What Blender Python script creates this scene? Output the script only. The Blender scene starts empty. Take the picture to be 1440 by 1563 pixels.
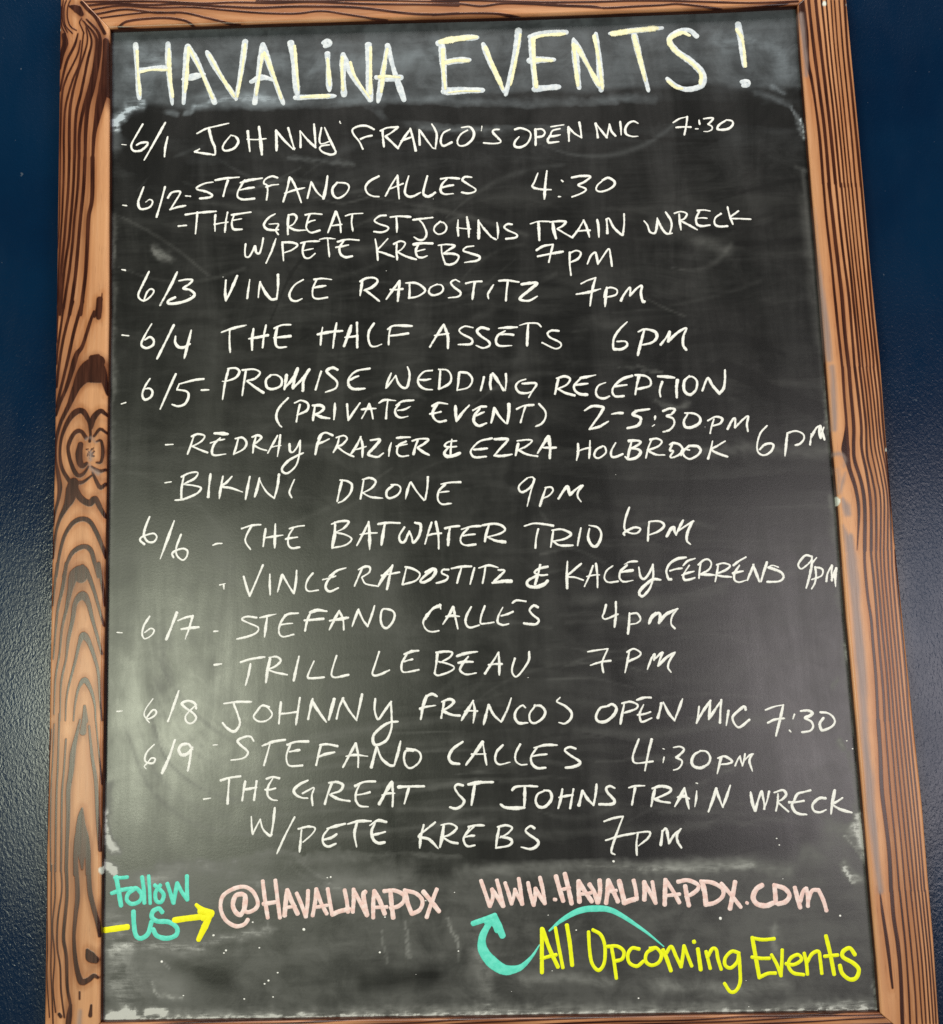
import bpy, bmesh, math, random
import numpy as np
from mathutils import Matrix, Vector
random.seed(7)
scene = bpy.context.scene
COL = scene.collection
R = math.radians

# ---------------------------------------------------------------- camera, world, lamps, exposure
CAM_R = [[0.999376, 0.032542, 0.01376], [-0.030768, 0.99303, -0.113778], [-0.017366, 0.113284, 0.993411]]
CAM_C = [0.01408, -0.12932, 0.91508]
FOCAL_PX = 1413.0

B2W = np.array([[1, 0, 0], [0, 0, -1], [0, 1, 0]], float)      # board axes (right, up, out of the wall) to world
BOARD_Z = 1.5
def world(x, y, z=0.0):
    return (x, -z, y + BOARD_Z)

cd = bpy.data.cameras.new('camera')
cam = bpy.data.objects.new('camera', cd); COL.objects.link(cam)
cd.sensor_fit = 'HORIZONTAL'; cd.sensor_width = 36.0
cd.lens = 36.0 * FOCAL_PX / 1440.0
cd.clip_start = 0.02; cd.clip_end = 60
rw = B2W @ np.array(CAM_R)
m = Matrix([list(rw[0]) + [0], list(rw[1]) + [0], list(rw[2]) + [0], [0, 0, 0, 1]])
m.translation = Vector(world(*CAM_C))
cam.matrix_world = m
scene.camera = cam

wd = bpy.data.worlds.new('World'); scene.world = wd; wd.use_nodes = True
bg = wd.node_tree.nodes['Background']
bg.inputs['Color'].default_value = (0.80, 0.88, 1.0, 1)
bg.inputs['Strength'].default_value = 0.05

def area(name, loc, target, sx, sy, power, color, spread=180):
    l = bpy.data.lights.new(name, 'AREA'); l.shape = 'RECTANGLE'; l.size = sx; l.size_y = sy
    l.energy = power; l.color = color; l.spread = R(spread)
    o = bpy.data.objects.new(name, l); COL.objects.link(o)
    o.location = loc
    o.rotation_euler = (Vector(target) - Vector(loc)).to_track_quat('-Z', 'Y').to_euler()
    return o
area('ceiling_lamp', (0.0, -1.15, 4.2), (0, 0, 1.45), 2.4, .7, 100, (1.0, 0.95, 0.90))
area('window_light', (-1.20, -2.6, 1.08), (-0.1, 0, 1.3), 0.66, 0.8, 44, (0.95, 1.0, 0.76))
area('doorway_light', (1.42, -2.4, 1.10), (0.2, 0, 1.4), 1.0, 1.2, 27, (1.0, 0.91, 0.92))
scene.view_settings.view_transform = 'Standard'
scene.view_settings.look = 'None'
scene.view_settings.exposure = 0.0
scene.view_settings.gamma = 1.0
scene.view_settings.use_curve_mapping = False
scene.render.engine = 'CYCLES'
scene.cycles.max_bounces = 6
scene.cycles.transparent_max_bounces = 16
scene.cycles.use_denoising = False

# ---------------------------------------------------------------- traced data, millimetres on the board
WRITING = {
'title': '''6.6:-340.3,487.5 -338.3,459.5 -335.5,426.3
6.59:-305.7,486.9 -304.4,454.4 -300.7,419.0
7.33:-337.1,457.3 -322.2,459.2 -306.2,458.9
6.59:-285.0,483.3 -287.0,453.7 -288.6,419.2
6.59:-285.0,483.3 -273.4,462.4 -255.6,417.9
7.32:-288.7,446.0 -278.6,448.2 -267.8,450.3
6.58:-263.9,475.3 -250.8,450.4 -233.1,421.7
6.58:-223.2,486.2 -227.3,454.9 -233.1,421.3
6.57:-204.4,481.7 -208.7,452.3 -213.4,415.8
6.57:-204.4,481.7 -195.2,449.9 -183.3,414.2
6.56:-216.9,440.1 -205.6,444.4 -192.1,440.6
7.29:-174.8,482.7 -171.2,452.6 -168.4,424.0
7.26:-170.3,420.2 -150.4,420.5 -129.3,420.4
6.55:-136.0,468.6 -135.2,447.4 -134.4,427.2
8.77:-139.3,480.8 -136.1,481.4 -134.8,479.9 -137.6,477.4
7.27:-119.3,466.6 -119.7,441.2 -119.0,421.0
6.54:-119.3,466.3 -108.6,440.8 -91.8,414.1
7.27:-92.4,477.0 -93.0,445.6 -91.5,414.4
6.54:-72.3,475.2 -77.4,445.0 -83.2,412.6
6.53:-72.3,475.2 -65.3,444.5 -56.0,413.0
7.26:-84.4,439.4 -74.1,437.1 -58.5,438.3
7.27:-18.7,474.8 -0.4,479.6 22.6,479.9
7.98:-14.8,473.7 -13.4,446.0 -13.1,420.3
7.25:-15.0,451.9 -1.1,454.7 13.6,455.0
8.67:-14.1,420.7 4.8,421.1 26.3,420.5
6.51:29.1,471.9 36.7,449.4 49.1,417.8
7.24:67.0,486.5 63.0,461.2 51.0,415.0
7.25:78.5,478.3 93.1,482.1 117.0,481.8
7.23:80.2,477.8 80.8,447.6 82.1,419.1
7.95:76.8,451.4 88.5,452.0 102.3,451.5
8.64:81.2,419.4 94.1,420.5 106.2,420.9
7.22:124.5,473.0 126.1,445.7 128.0,419.1
6.49:124.8,471.9 134.9,450.8 149.0,419.1
7.21:148.3,478.3 150.1,450.2 150.8,415.4
6.51:163.4,478.4 189.8,480.6 217.8,482.3
7.2:188.2,476.6 192.7,450.2 200.0,413.4
7.19:253.8,471.6 246.5,478.4 234.4,477.6 225.0,469.1 231.4,456.0 246.2,443.4 257.3,429.2 255.7,416.5 241.0,412.6 229.3,416.7 220.8,424.9
7.19:298.0,483.5 299.9,464.1 300.9,436.5
7.15:298.0,418.4 303.4,417.8 302.5,415.0 299.4,414.4''',
'title_yellow': '''3.63:-338.5,479.9 -337.2,453.9 -334.5,429.9
4.54:-304.6,480.4 -303.7,454.4 -300.1,426.6
3.63:-334.4,456.1 -322.2,457.8 -306.9,456.8
4.53:-283.6,481.3 -284.8,457.3 -286.9,431.6
3.62:-282.2,479.4 -271.7,456.8 -257.7,423.1
3.62:-261.3,472.0 -249.1,448.4 -234.8,424.0
3.62:-223.2,482.5 -226.4,454.9 -231.7,423.8
3.61:-204.8,470.6 -207.7,450.4 -211.6,424.8
4.52:-202.7,472.4 -194.3,449.8 -185.0,420.1
3.61:-170.6,478.4 -168.8,452.5 -166.9,428.5
4.49:-164.2,420.3 -150.4,420.9 -134.9,420.6
4.51:-135.7,462.2 -134.8,447.4 -134.0,432.6
4.5:-120.4,463.4 -120.7,441.3 -119.9,426.6
3.6:-111.8,457.5 -106.9,440.7 -91.8,416.3
4.5:-90.0,473.2 -90.6,445.5 -91.3,421.7
4.5:-72.4,470.6 -76.5,448.6 -79.6,423.1
4.49:-81.8,439.7 -74.1,440.3 -60.3,438.4
7.2:-15.7,476.3 -0.4,479.0 21.5,480.3
4.49:-13.7,468.1 -13.8,446.0 -12.3,424.0
5.39:-14.1,452.3 -1.1,454.7 12.7,454.1
2.68:-9.0,419.2 4.8,420.3 23.7,419.5
5.38:31.3,468.1 38.4,447.5 47.8,421.5
3.59:68.6,481.3 64.7,461.1 56.5,424.8
4.49:80.8,476.0 93.0,479.1 115.5,480.0
5.37:81.8,475.2 81.8,447.5 83.2,421.8
5.37:81.6,451.2 88.5,451.7 100.5,450.4
5.36:124.3,467.8 125.4,445.7 126.8,421.9
5.36:127.0,465.9 136.5,447.1 149.0,420.9
4.46:146.4,476.5 149.7,450.2 152.3,417.2
7.16:165.5,477.9 189.8,480.6 212.2,482.2
5.35:188.1,474.4 192.7,450.2 197.2,424.4
5.34:246.1,472.8 237.7,476.0 224.9,468.2 231.4,455.0 246.1,442.5 255.6,429.3 254.6,418.4
4.44:221.0,422.5 229.2,414.9 235.1,413.7
4.45:296.2,477.2 301.6,464.0 302.5,435.6''',
'follow': '''4.85:-349.9,-365.3 -347.4,-378.2 -344.9,-391.9
3.64:-351.5,-366.1 -344.4,-366.2 -338.9,-365.8
4.24:-354.1,-380.3 -345.0,-377.6 -334.8,-376.3
4.24:-330.9,-376.4 -337.9,-380.8 -339.4,-386.7 -334.7,-390.6 -327.6,-388.5 -325.3,-382.6 -330.1,-376.4 -334.8,-377.1
4.24:-325.0,-366.0 -323.3,-377.4 -322.5,-390.2
3.63:-318.7,-365.1 -317.6,-377.5 -316.9,-390.8
4.23:-307.3,-374.0 -311.9,-380.7 -311.1,-388.2 -306.4,-389.5 -304.0,-383.1 -308.0,-377.8 -312.8,-373.9
4.23:-300.7,-372.7 -297.8,-381.0 -294.6,-390.9
4.23:-294.6,-390.9 -293.0,-382.7 -291.2,-372.5
4.23:-291.2,-372.5 -286.8,-380.6 -281.2,-388.2
4.23:-281.2,-388.2 -281.7,-378.4 -281.8,-366.1
4.82:-333.0,-397.4 -332.4,-408.7 -330.4,-419.2 -325.4,-422.3 -318.7,-418.0 -315.6,-407.6
4.82:-305.2,-398.9 -308.7,-395.5 -314.1,-397.9 -315.2,-403.1 -310.1,-407.0 -299.2,-408.0 -291.3,-413.4 -292.0,-420.1 -300.6,-422.9 -310.0,-420.4 -314.0,-414.4''',
'arrow_y': '''6.03:-360.0,-413.9 -349.3,-412.7 -338.3,-411.5
6.02:-293.7,-406.6 -281.9,-405.2 -267.8,-404.0
3.61,6.63,8.43:-272.9,-392.9 -266.3,-398.4 -258.4,-401.6
5.41,7.22,4.81:-258.4,-400.8 -264.7,-413.4 -270.6,-425.1
6.02:-269.4,-399.0 -263.1,-401.4 -261.6,-404.5
6.02:-266.3,-405.8 -264.7,-404.4 -262.3,-403.0''',
'pink': '''4.82:-228.6,-384.3 -234.9,-385.7 -237.7,-393.8 -234.9,-400.7 -230.2,-403.0 -226.3,-396.4 -225.5,-387.4 -228.6,-384.3 -232.5,-384.5
4.21:-226.3,-388.1 -226.8,-397.9 -223.2,-401.0 -216.1,-398.1 -213.8,-392.2 -218.4,-382.3 -227.0,-377.6 -238.0,-379.6 -247.5,-386.1 -249.3,-397.3 -244.3,-407.9 -235.0,-413.4 -227.1,-412.1 -223.2,-407.7
4.21:-209.0,-372.8 -207.0,-389.4 -204.3,-406.7
4.21:-196.9,-372.4 -194.9,-389.7 -192.7,-407.0
4.21:-208.6,-393.8 -202.0,-393.1 -196.1,-392.4
4.81:-185.5,-381.7 -187.1,-392.9 -188.3,-405.1
4.81:-185.5,-381.7 -181.6,-391.5 -175.8,-403.7
3.6:-186.4,-397.7 -181.7,-397.2 -177.8,-397.0
4.21:-176.6,-384.9 -172.3,-394.8 -168.0,-406.6
4.2:-165.6,-382.7 -166.3,-394.9 -168.0,-406.6
4.2:-157.7,-381.4 -159.0,-393.6 -161.5,-405.8
4.2:-157.7,-381.4 -153.5,-393.8 -148.0,-404.4
3.6:-160.1,-398.4 -153.5,-397.5 -147.3,-396.6
4.2:-146.8,-381.6 -144.9,-394.0 -143.0,-404.5
4.79:-143.0,-405.2 -135.6,-402.4 -126.3,-400.7
4.2:-130.7,-383.1 -128.8,-392.9 -127.7,-403.4
4.2:-122.1,-382.6 -122.2,-393.1 -123.2,-403.5
4.2:-122.1,-383.3 -116.0,-394.7 -109.7,-407.1
4.8:-110.8,-385.1 -112.8,-388.8 -109.7,-406.8
4.19:-102.5,-384.6 -103.6,-396.5 -103.8,-409.2
4.79:-102.5,-384.6 -97.3,-393.7 -92.8,-405.8
3.59:-104.4,-399.8 -97.4,-399.7 -90.4,-399.6
4.79:-86.9,-385.7 -86.1,-397.0 -84.8,-409.7
4.19:-93.2,-385.1 -83.0,-384.8 -74.5,-389.1 -74.7,-395.0 -80.2,-399.4 -87.3,-400.7
4.79:-72.9,-386.1 -70.8,-396.6 -67.1,-406.4
4.19:-73.7,-385.0 -62.8,-387.9 -56.7,-394.8 -59.3,-402.9 -67.1,-406.7
4.79:-55.7,-386.5 -48.2,-395.7 -41.1,-404.9
4.19:-42.7,-384.6 -48.2,-397.2 -53.1,-410.1''',
'pink_web': '''4.18:-0.4,-377.9 3.4,-389.6 7.2,-401.6
4.18:7.2,-401.6 10.3,-393.5 9.7,-386.0
4.18:9.7,-386.0 13.5,-391.3 19.6,-401.9
4.18:20.1,-402.0 17.4,-389.2 14.7,-377.9
4.18:22.4,-380.6 25.2,-389.4 27.9,-399.9
3.58:27.9,-399.9 30.5,-392.5 31.5,-386.6
3.58:31.5,-386.6 34.4,-393.4 38.0,-400.5
4.18:38.0,-400.5 36.9,-388.2 35.5,-376.9
4.18:44.2,-380.9 46.1,-391.4 48.8,-401.6
4.17:48.8,-401.6 50.7,-393.0 51.0,-386.3
4.17:51.0,-386.3 55.3,-393.9 59.4,-400.4
4.18:59.4,-400.4 57.9,-387.2 55.7,-376.4
3.57:68.4,-396.8 70.1,-397.1
4.77:70.9,-375.6 73.5,-386.1 76.9,-398.5
4.77:79.5,-373.6 82.1,-386.4 84.8,-401.1
3.58:73.4,-388.4 78.9,-387.5 83.6,-386.7
4.77:92.4,-380.7 92.0,-389.6 92.3,-399.8
4.76:92.4,-380.7 97.4,-389.8 104.0,-399.6
3.57:91.9,-392.6 98.1,-392.5 103.6,-391.7
4.76:102.4,-383.9 106.7,-391.5 109.4,-400.8
4.76:112.2,-380.4 112.2,-390.1 109.7,-400.8
4.76:120.4,-380.6 119.1,-391.8 117.4,-401.5
4.76:120.4,-380.6 124.6,-390.5 128.7,-400.3
3.57:119.1,-391.1 123.8,-390.7 127.7,-390.2
5.35:130.7,-381.6 133.0,-392.2 134.9,-401.9
5.35:134.9,-401.5 139.6,-399.8 144.3,-398.7
4.16:144.4,-381.3 145.9,-389.5 146.6,-398.8
4.75:154.4,-383.0 154.4,-391.2 153.6,-399.4
4.16:154.4,-383.5 159.3,-392.9 164.2,-402.7
4.16:162.1,-383.2 163.2,-393.0 164.2,-402.7
4.75:174.6,-381.6 173.5,-393.2 172.6,-404.4
4.16:174.6,-381.6 181.0,-391.9 186.6,-402.8
3.56:173.8,-396.2 180.8,-395.6 187.4,-395.1
4.74:192.9,-387.8 193.9,-396.7 195.4,-405.7
4.15:186.1,-383.8 195.5,-382.6 204.6,-386.6 204.6,-391.0 198.6,-395.4 193.1,-397.5
5.34:209.3,-385.2 211.0,-394.9 211.5,-405.4
4.15:207.8,-384.0 218.6,-385.4 227.5,-390.9 227.9,-397.6 220.6,-403.4 211.2,-405.4
4.14:227.0,-386.4 236.3,-397.8 244.2,-408.4
4.74:240.2,-385.2 237.1,-397.8 233.8,-409.7
3.55:249.8,-404.4 250.7,-405.0
5.32:265.5,-388.9 259.8,-392.5 256.3,-399.8 259.7,-405.9 268.1,-407.6 274.4,-405.5
4.73:277.0,-389.2 277.3,-397.4 277.2,-405.6
4.73:276.7,-389.2 286.1,-392.4 290.6,-398.5 286.8,-404.3 279.0,-406.4
4.72:296.1,-391.9 297.8,-400.9 299.9,-410.2
4.13:300.3,-404.7 303.6,-395.8 306.9,-392.9
4.13:306.9,-392.9 307.8,-401.2 307.2,-409.3
4.13:307.6,-404.1 312.1,-395.3 318.3,-394.7
4.13:318.3,-394.7 322.2,-404.5 324.3,-413.7''',
'swoosh': '''1.78,4.15,5.93,6.52,5.34,2.97,1.19:62.6,-425.3 74.6,-416.0 90.4,-408.2 106.0,-406.1 124.4,-409.1 151.4,-426.8 169.8,-442.1
1.19,2.97,5.34,7.71,10.7,11.9,10.1,7.71,6.52,6.52:52.9,-437.7 45.5,-447.8 35.9,-456.4 28.1,-459.1 18.1,-458.9 6.8,-451.3 -0.6,-440.8 -1.0,-430.4 3.1,-421.6 8.0,-415.0
5.36:-9.4,-416.8 1.9,-413.4 12.1,-409.9
5.35,7.73,6.54:12.0,-411.1 14.8,-419.7 18.4,-428.7
5.95:3.3,-415.7 9.6,-415.1 11.8,-417.4
7.14:9.5,-415.8 12.5,-418.9 13.9,-423.4''',
'yellow_text': '''4.15:55.8,-422.9 55.0,-442.1 54.2,-462.7
4.15:56.5,-423.7 62.0,-440.8 69.5,-458.0
3.55:53.9,-450.2 61.7,-448.2 68.4,-446.9
3.55:68.5,-422.5 71.2,-441.1 74.1,-458.8
4.15:79.4,-420.3 81.5,-436.9 82.9,-456.8
3.55:99.6,-427.0 99.8,-441.8 101.5,-455.1 107.3,-461.8 113.0,-455.4 114.4,-440.7 111.1,-430.2 103.6,-425.3
3.54:120.6,-441.6 122.3,-454.1 123.8,-469.5
3.54:116.8,-440.7 126.0,-440.7 131.9,-445.5 130.1,-452.1 123.0,-454.1
3.54:146.6,-443.7 139.8,-442.8 135.6,-448.6 136.8,-455.9 143.5,-459.0 149.9,-454.8
3.54:160.5,-443.3 153.4,-447.5 152.2,-454.9 157.4,-458.6 164.4,-455.9 167.1,-449.3 162.8,-443.3 156.7,-443.5
4.12:168.9,-445.0 172.2,-453.9 175.2,-463.9
3.54:171.8,-448.0 176.7,-442.2 180.8,-451.2 184.9,-460.8
3.53:184.9,-460.8 187.0,-451.3 188.7,-441.8
3.53:188.7,-441.8 191.6,-450.7 194.9,-460.3
4.13:198.2,-438.0 198.4,-438.9
4.12:201.5,-445.0 202.4,-454.6 203.1,-463.7
3.53:209.0,-447.4 210.5,-454.8 212.1,-462.9
3.53:209.9,-453.3 214.9,-445.4 218.7,-446.2 219.8,-454.3 222.3,-463.9
3.52:240.0,-449.7 233.2,-448.0 226.7,-453.8 226.3,-460.3 231.5,-462.7 238.0,-457.0 239.5,-450.4 239.8,-464.3 239.1,-476.0 234.8,-483.2 229.4,-483.8 224.5,-476.4
4.11:253.1,-436.0 255.1,-453.0 257.4,-472.1
3.53:253.1,-436.5 263.0,-438.2 273.8,-437.6
3.52:251.5,-453.6 260.3,-454.9 268.0,-455.1
3.52:257.7,-471.8 265.5,-468.6 272.9,-468.4
3.52:270.0,-451.9 274.5,-460.8 277.6,-471.1
3.52:280.4,-447.7 279.2,-459.4 277.6,-471.1
3.52:282.9,-460.3 290.5,-461.2 297.7,-457.0 294.9,-452.5 287.9,-455.3 285.1,-461.8 289.2,-468.5 299.0,-470.5
3.52:300.7,-451.2 302.1,-460.0 302.4,-470.3
3.52:302.9,-459.3 308.0,-452.1 314.2,-450.1 315.2,-457.4 315.8,-469.9
4.1:322.1,-436.3 324.8,-451.8 327.2,-470.9
3.52:319.3,-454.6 325.4,-454.1 332.0,-453.7
4.09:347.9,-453.8 343.5,-447.8 337.1,-450.6 336.7,-455.7 345.5,-461.1 350.4,-467.0 347.5,-474.3 341.3,-475.6 334.9,-470.3 333.1,-463.0''',
'e1_date': '''2.05:-353.5,375.7 -349.2,375.0
2.56:-331.8,397.2 -338.9,384.4 -343.6,374.6 -341.3,368.2 -333.6,368.2 -327.6,373.1 -326.7,376.7 -333.6,376.6 -337.9,374.4
2.56:-307.9,398.1 -318.1,379.0 -329.7,357.6
2.56:-305.3,382.2 -307.7,370.5 -308.5,360.5''',
'e1_name': '''2.56:-274.3,384.7 -264.6,389.6 -254.2,391.9 -241.1,394.6
3.06:-261.8,389.5 -259.1,377.6 -255.6,368.4 -255.2,361.1 -257.7,360.3
2.55:-256.8,360.5 -268.0,362.4 -276.6,364.3 -276.6,364.3 -271.8,367.2
2.55:-238.7,381.3 -245.6,372.5 -247.3,367.1 -243.9,364.3 -235.3,366.7 -230.8,373.7 -233.5,379.3 -238.4,381.3
3.06:-220.8,385.1 -219.8,373.3 -218.8,362.9
2.04:-221.5,376.1 -211.1,375.3 -201.7,376.0
3.57:-209.0,389.2 -207.4,373.7 -206.1,358.8
3.06:-191.1,384.8 -190.8,374.8 -190.6,362.5
2.55:-190.8,384.2 -182.8,373.6 -173.4,363.3 -173.4,363.3 -171.7,364.1
2.55:-178.3,387.0 -175.0,374.2 -172.0,362.9
2.55:-165.8,382.9 -165.4,373.8 -165.5,364.8
2.54:-165.0,382.1 -157.8,372.6 -149.7,364.1
2.55:-151.1,389.9 -150.2,376.8 -149.7,364.5
2.03:-143.3,385.8 -145.6,373.2 -144.5,368.3 -141.1,368.2 -135.7,370.0
2.54:-139.9,385.5 -134.9,372.8 -128.6,358.9
2.54:-128.6,358.9 -129.8,356.5 -134.4,355.7 -142.0,358.6 -145.4,362.8 -143.0,365.7 -135.4,366.4
1.53:-124.0,392.1 -123.9,391.0
2.54:-88.1,381.6 -95.8,385.8 -104.4,385.8 -110.6,382.5 -109.7,377.0 -103.8,368.6 -100.3,360.4
2.54:-102.5,371.6 -96.8,373.8 -90.5,374.9
3.05:-79.4,380.3 -78.9,371.2 -78.2,362.2
2.54:-81.5,379.8 -74.4,382.8 -62.9,383.2 -62.9,383.2 -70.2,377.2 -76.3,373.8
3.04:-76.3,373.5 -70.4,367.3 -63.4,359.8
2.54:-63.3,360.3 -57.5,370.4 -50.2,380.4
3.04:-50.2,380.9 -47.4,369.1 -45.0,356.3
2.54:-60.1,367.8 -53.2,370.2 -48.4,371.8
2.53:-41.0,379.3 -40.9,370.6 -40.7,362.5
2.53:-40.6,379.3 -34.4,369.4 -27.5,358.9 -27.5,358.9 -24.4,357.7
2.53:-27.5,384.9 -23.9,378.0 -22.7,371.7 -24.4,358.0
2.53:-8.8,378.3 -15.4,375.0 -18.3,368.8 -18.4,363.4 -15.4,360.6 -7.1,364.2
2.53:3.6,380.0 12.2,380.2 16.2,373.7 14.3,366.6 7.3,360.6 0.4,360.3 -1.3,365.4 2.5,372.5 9.5,376.7
1.52:24.8,380.6 24.0,375.6
2.53:42.5,376.3 37.7,376.1 35.9,373.8 39.2,369.2 43.8,363.6 42.3,361.5 35.5,361.0 26.1,362.1
2.52:58.9,375.6 65.1,376.8 73.5,373.2 75.3,367.7 71.3,359.8 64.3,355.9 58.4,357.2 58.6,362.1 63.0,367.3
3.03:80.4,375.1 80.4,365.7 80.0,357.5
2.52:80.4,374.7 87.2,374.8 90.1,371.1 87.7,367.2 80.9,366.1
2.52:96.8,377.0 102.7,377.8 109.9,378.6
2.52:106.0,374.6 98.2,372.6 95.4,366.9 92.9,363.1 93.8,359.8 98.9,359.9 104.0,360.3
2.52:94.5,366.6 99.7,366.7 105.7,367.8
3.02:114.9,376.1 114.9,367.9 114.8,360.7
2.52:115.4,375.1 121.1,368.6 128.0,363.8
2.52:126.4,380.8 127.4,372.8 128.0,363.8
2.52:143.3,379.1 144.3,371.3 145.0,363.1
2.52:143.7,378.5 149.2,370.2 154.5,362.7
2.52:154.0,362.8 156.0,369.9 157.6,377.4
2.52:157.9,377.0 159.4,369.7 163.4,364.2
2.52:169.0,379.8 169.3,373.0 169.3,365.4
2.52:187.2,377.3 182.9,379.6 177.7,377.7 174.0,371.9 174.6,365.9 180.4,363.1 186.5,362.9''',
'e1_time': '''2.01:223.9,376.5 230.6,380.4 238.9,382.4
2.51:238.9,382.4 237.3,372.9 234.7,362.7
2.51:226.7,371.0 233.5,371.3 242.0,370.9
2.51:250.9,377.8 251.3,373.6
2.51:247.0,368.7 249.0,368.6
2.01:255.7,379.4 261.2,380.0 265.6,379.5 261.7,374.6 260.0,373.2 263.7,370.6 263.5,367.3 259.5,365.3 255.3,365.5
2.51:279.4,377.1 271.8,372.4 269.3,368.0 273.1,366.6 280.8,367.5 285.5,371.9 284.8,375.8 279.4,377.1''',
'e2_date': '''2.03:-351.8,308.9 -347.7,308.0
2.54:-330.1,327.7 -333.1,319.3 -335.7,311.3 -333.8,304.6 -328.6,303.9 -322.7,306.4 -320.6,311.6 -323.6,313.9 -327.5,311.5
2.54:-307.7,327.2 -312.1,309.5 -316.4,294.5
2.54:-304.7,314.9 -300.5,320.7 -292.6,321.6 -292.2,318.6 -297.8,309.0 -302.1,302.0
3.04:-302.1,302.3 -294.4,304.4 -286.3,305.8
2.54:-285.9,316.4 -281.2,315.8''',
'e2_name': '''2.54:-257.6,330.3 -266.2,329.2 -274.4,325.2 -273.0,322.6 -264.5,320.2 -258.5,316.4 -261.0,313.8 -271.3,312.9
2.54:-255.1,332.3 -243.9,334.0 -230.2,334.6
2.54:-241.8,331.8 -244.6,323.0 -246.7,314.5
3.04:-228.5,328.6 -219.9,330.9 -206.2,332.6
2.53:-224.2,331.1 -227.6,325.9 -231.6,318.0 -231.1,312.6 -225.1,310.1 -214.0,310.7
2.53:-229.4,320.6 -221.7,322.1 -214.5,322.9
2.53:-189.9,332.5 -195.9,334.3 -202.8,331.2 -204.2,326.7 -201.1,324.8 -200.3,318.5 -201.5,308.8
2.53:-202.0,322.7 -196.0,324.6 -189.1,325.1
3.04:-177.1,332.5 -179.8,320.4 -184.1,306.3
2.53:-175.7,331.4 -170.4,320.1 -165.4,304.7
2.53:-182.4,315.2 -172.1,318.3 -161.8,320.4
2.53:-154.9,326.6 -156.7,317.7 -158.9,308.9
2.53:-154.6,325.9 -149.1,315.6 -142.1,308.2
3.54:-137.7,332.0 -139.3,320.6 -142.2,307.9
2.53:-127.6,324.8 -132.5,318.6 -131.9,311.4 -127.0,307.7 -119.3,311.8 -115.4,318.8 -118.2,323.4 -127.6,324.8
2.52:-84.1,330.1 -93.5,325.1 -98.3,318.7 -96.2,311.8 -90.4,308.4 -84.6,307.8
2.52:-64.7,330.2 -71.4,319.7 -77.6,308.2
2.52:-64.7,330.2 -64.3,317.7 -63.5,304.8
2.52:-74.0,315.4 -66.3,318.1 -59.1,321.0
2.52:-53.1,328.7 -56.1,319.1 -57.3,310.3 -53.0,306.5 -47.8,307.2 -41.3,310.5
3.02:-33.7,328.1 -36.5,318.4 -38.3,309.5 -34.3,305.8 -30.0,307.1 -26.0,309.9
2.52:-19.8,324.5 -11.6,325.4 -0.4,324.1
2.52:-13.4,324.2 -18.6,318.6 -20.2,311.5 -16.4,307.8 -7.4,308.0
2.52:-18.7,315.0 -12.7,316.6 -6.8,317.2
2.51:12.2,325.0 5.4,325.7 2.9,322.2 8.5,317.5 16.0,311.9 14.2,308.9 8.2,307.7 1.5,308.9''',
'e2_time': '''2.51:81.0,326.6 77.3,317.5 74.9,312.2 82.9,309.2 93.9,308.3
3.01:90.5,328.7 88.2,313.5 86.7,298.6
2.51:105.3,318.1 106.6,316.7
2.5:101.5,300.5 103.4,300.4
2.5:115.9,320.6 125.8,322.0 135.1,320.9 128.9,315.4 122.3,312.1 129.4,308.3 129.3,305.6 123.2,302.3 115.4,299.6
2.5:147.6,316.5 153.6,318.9 159.4,315.1 159.5,310.7 153.9,306.5 145.3,304.1 140.7,306.4 142.3,311.4 148.4,316.5''',
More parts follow.
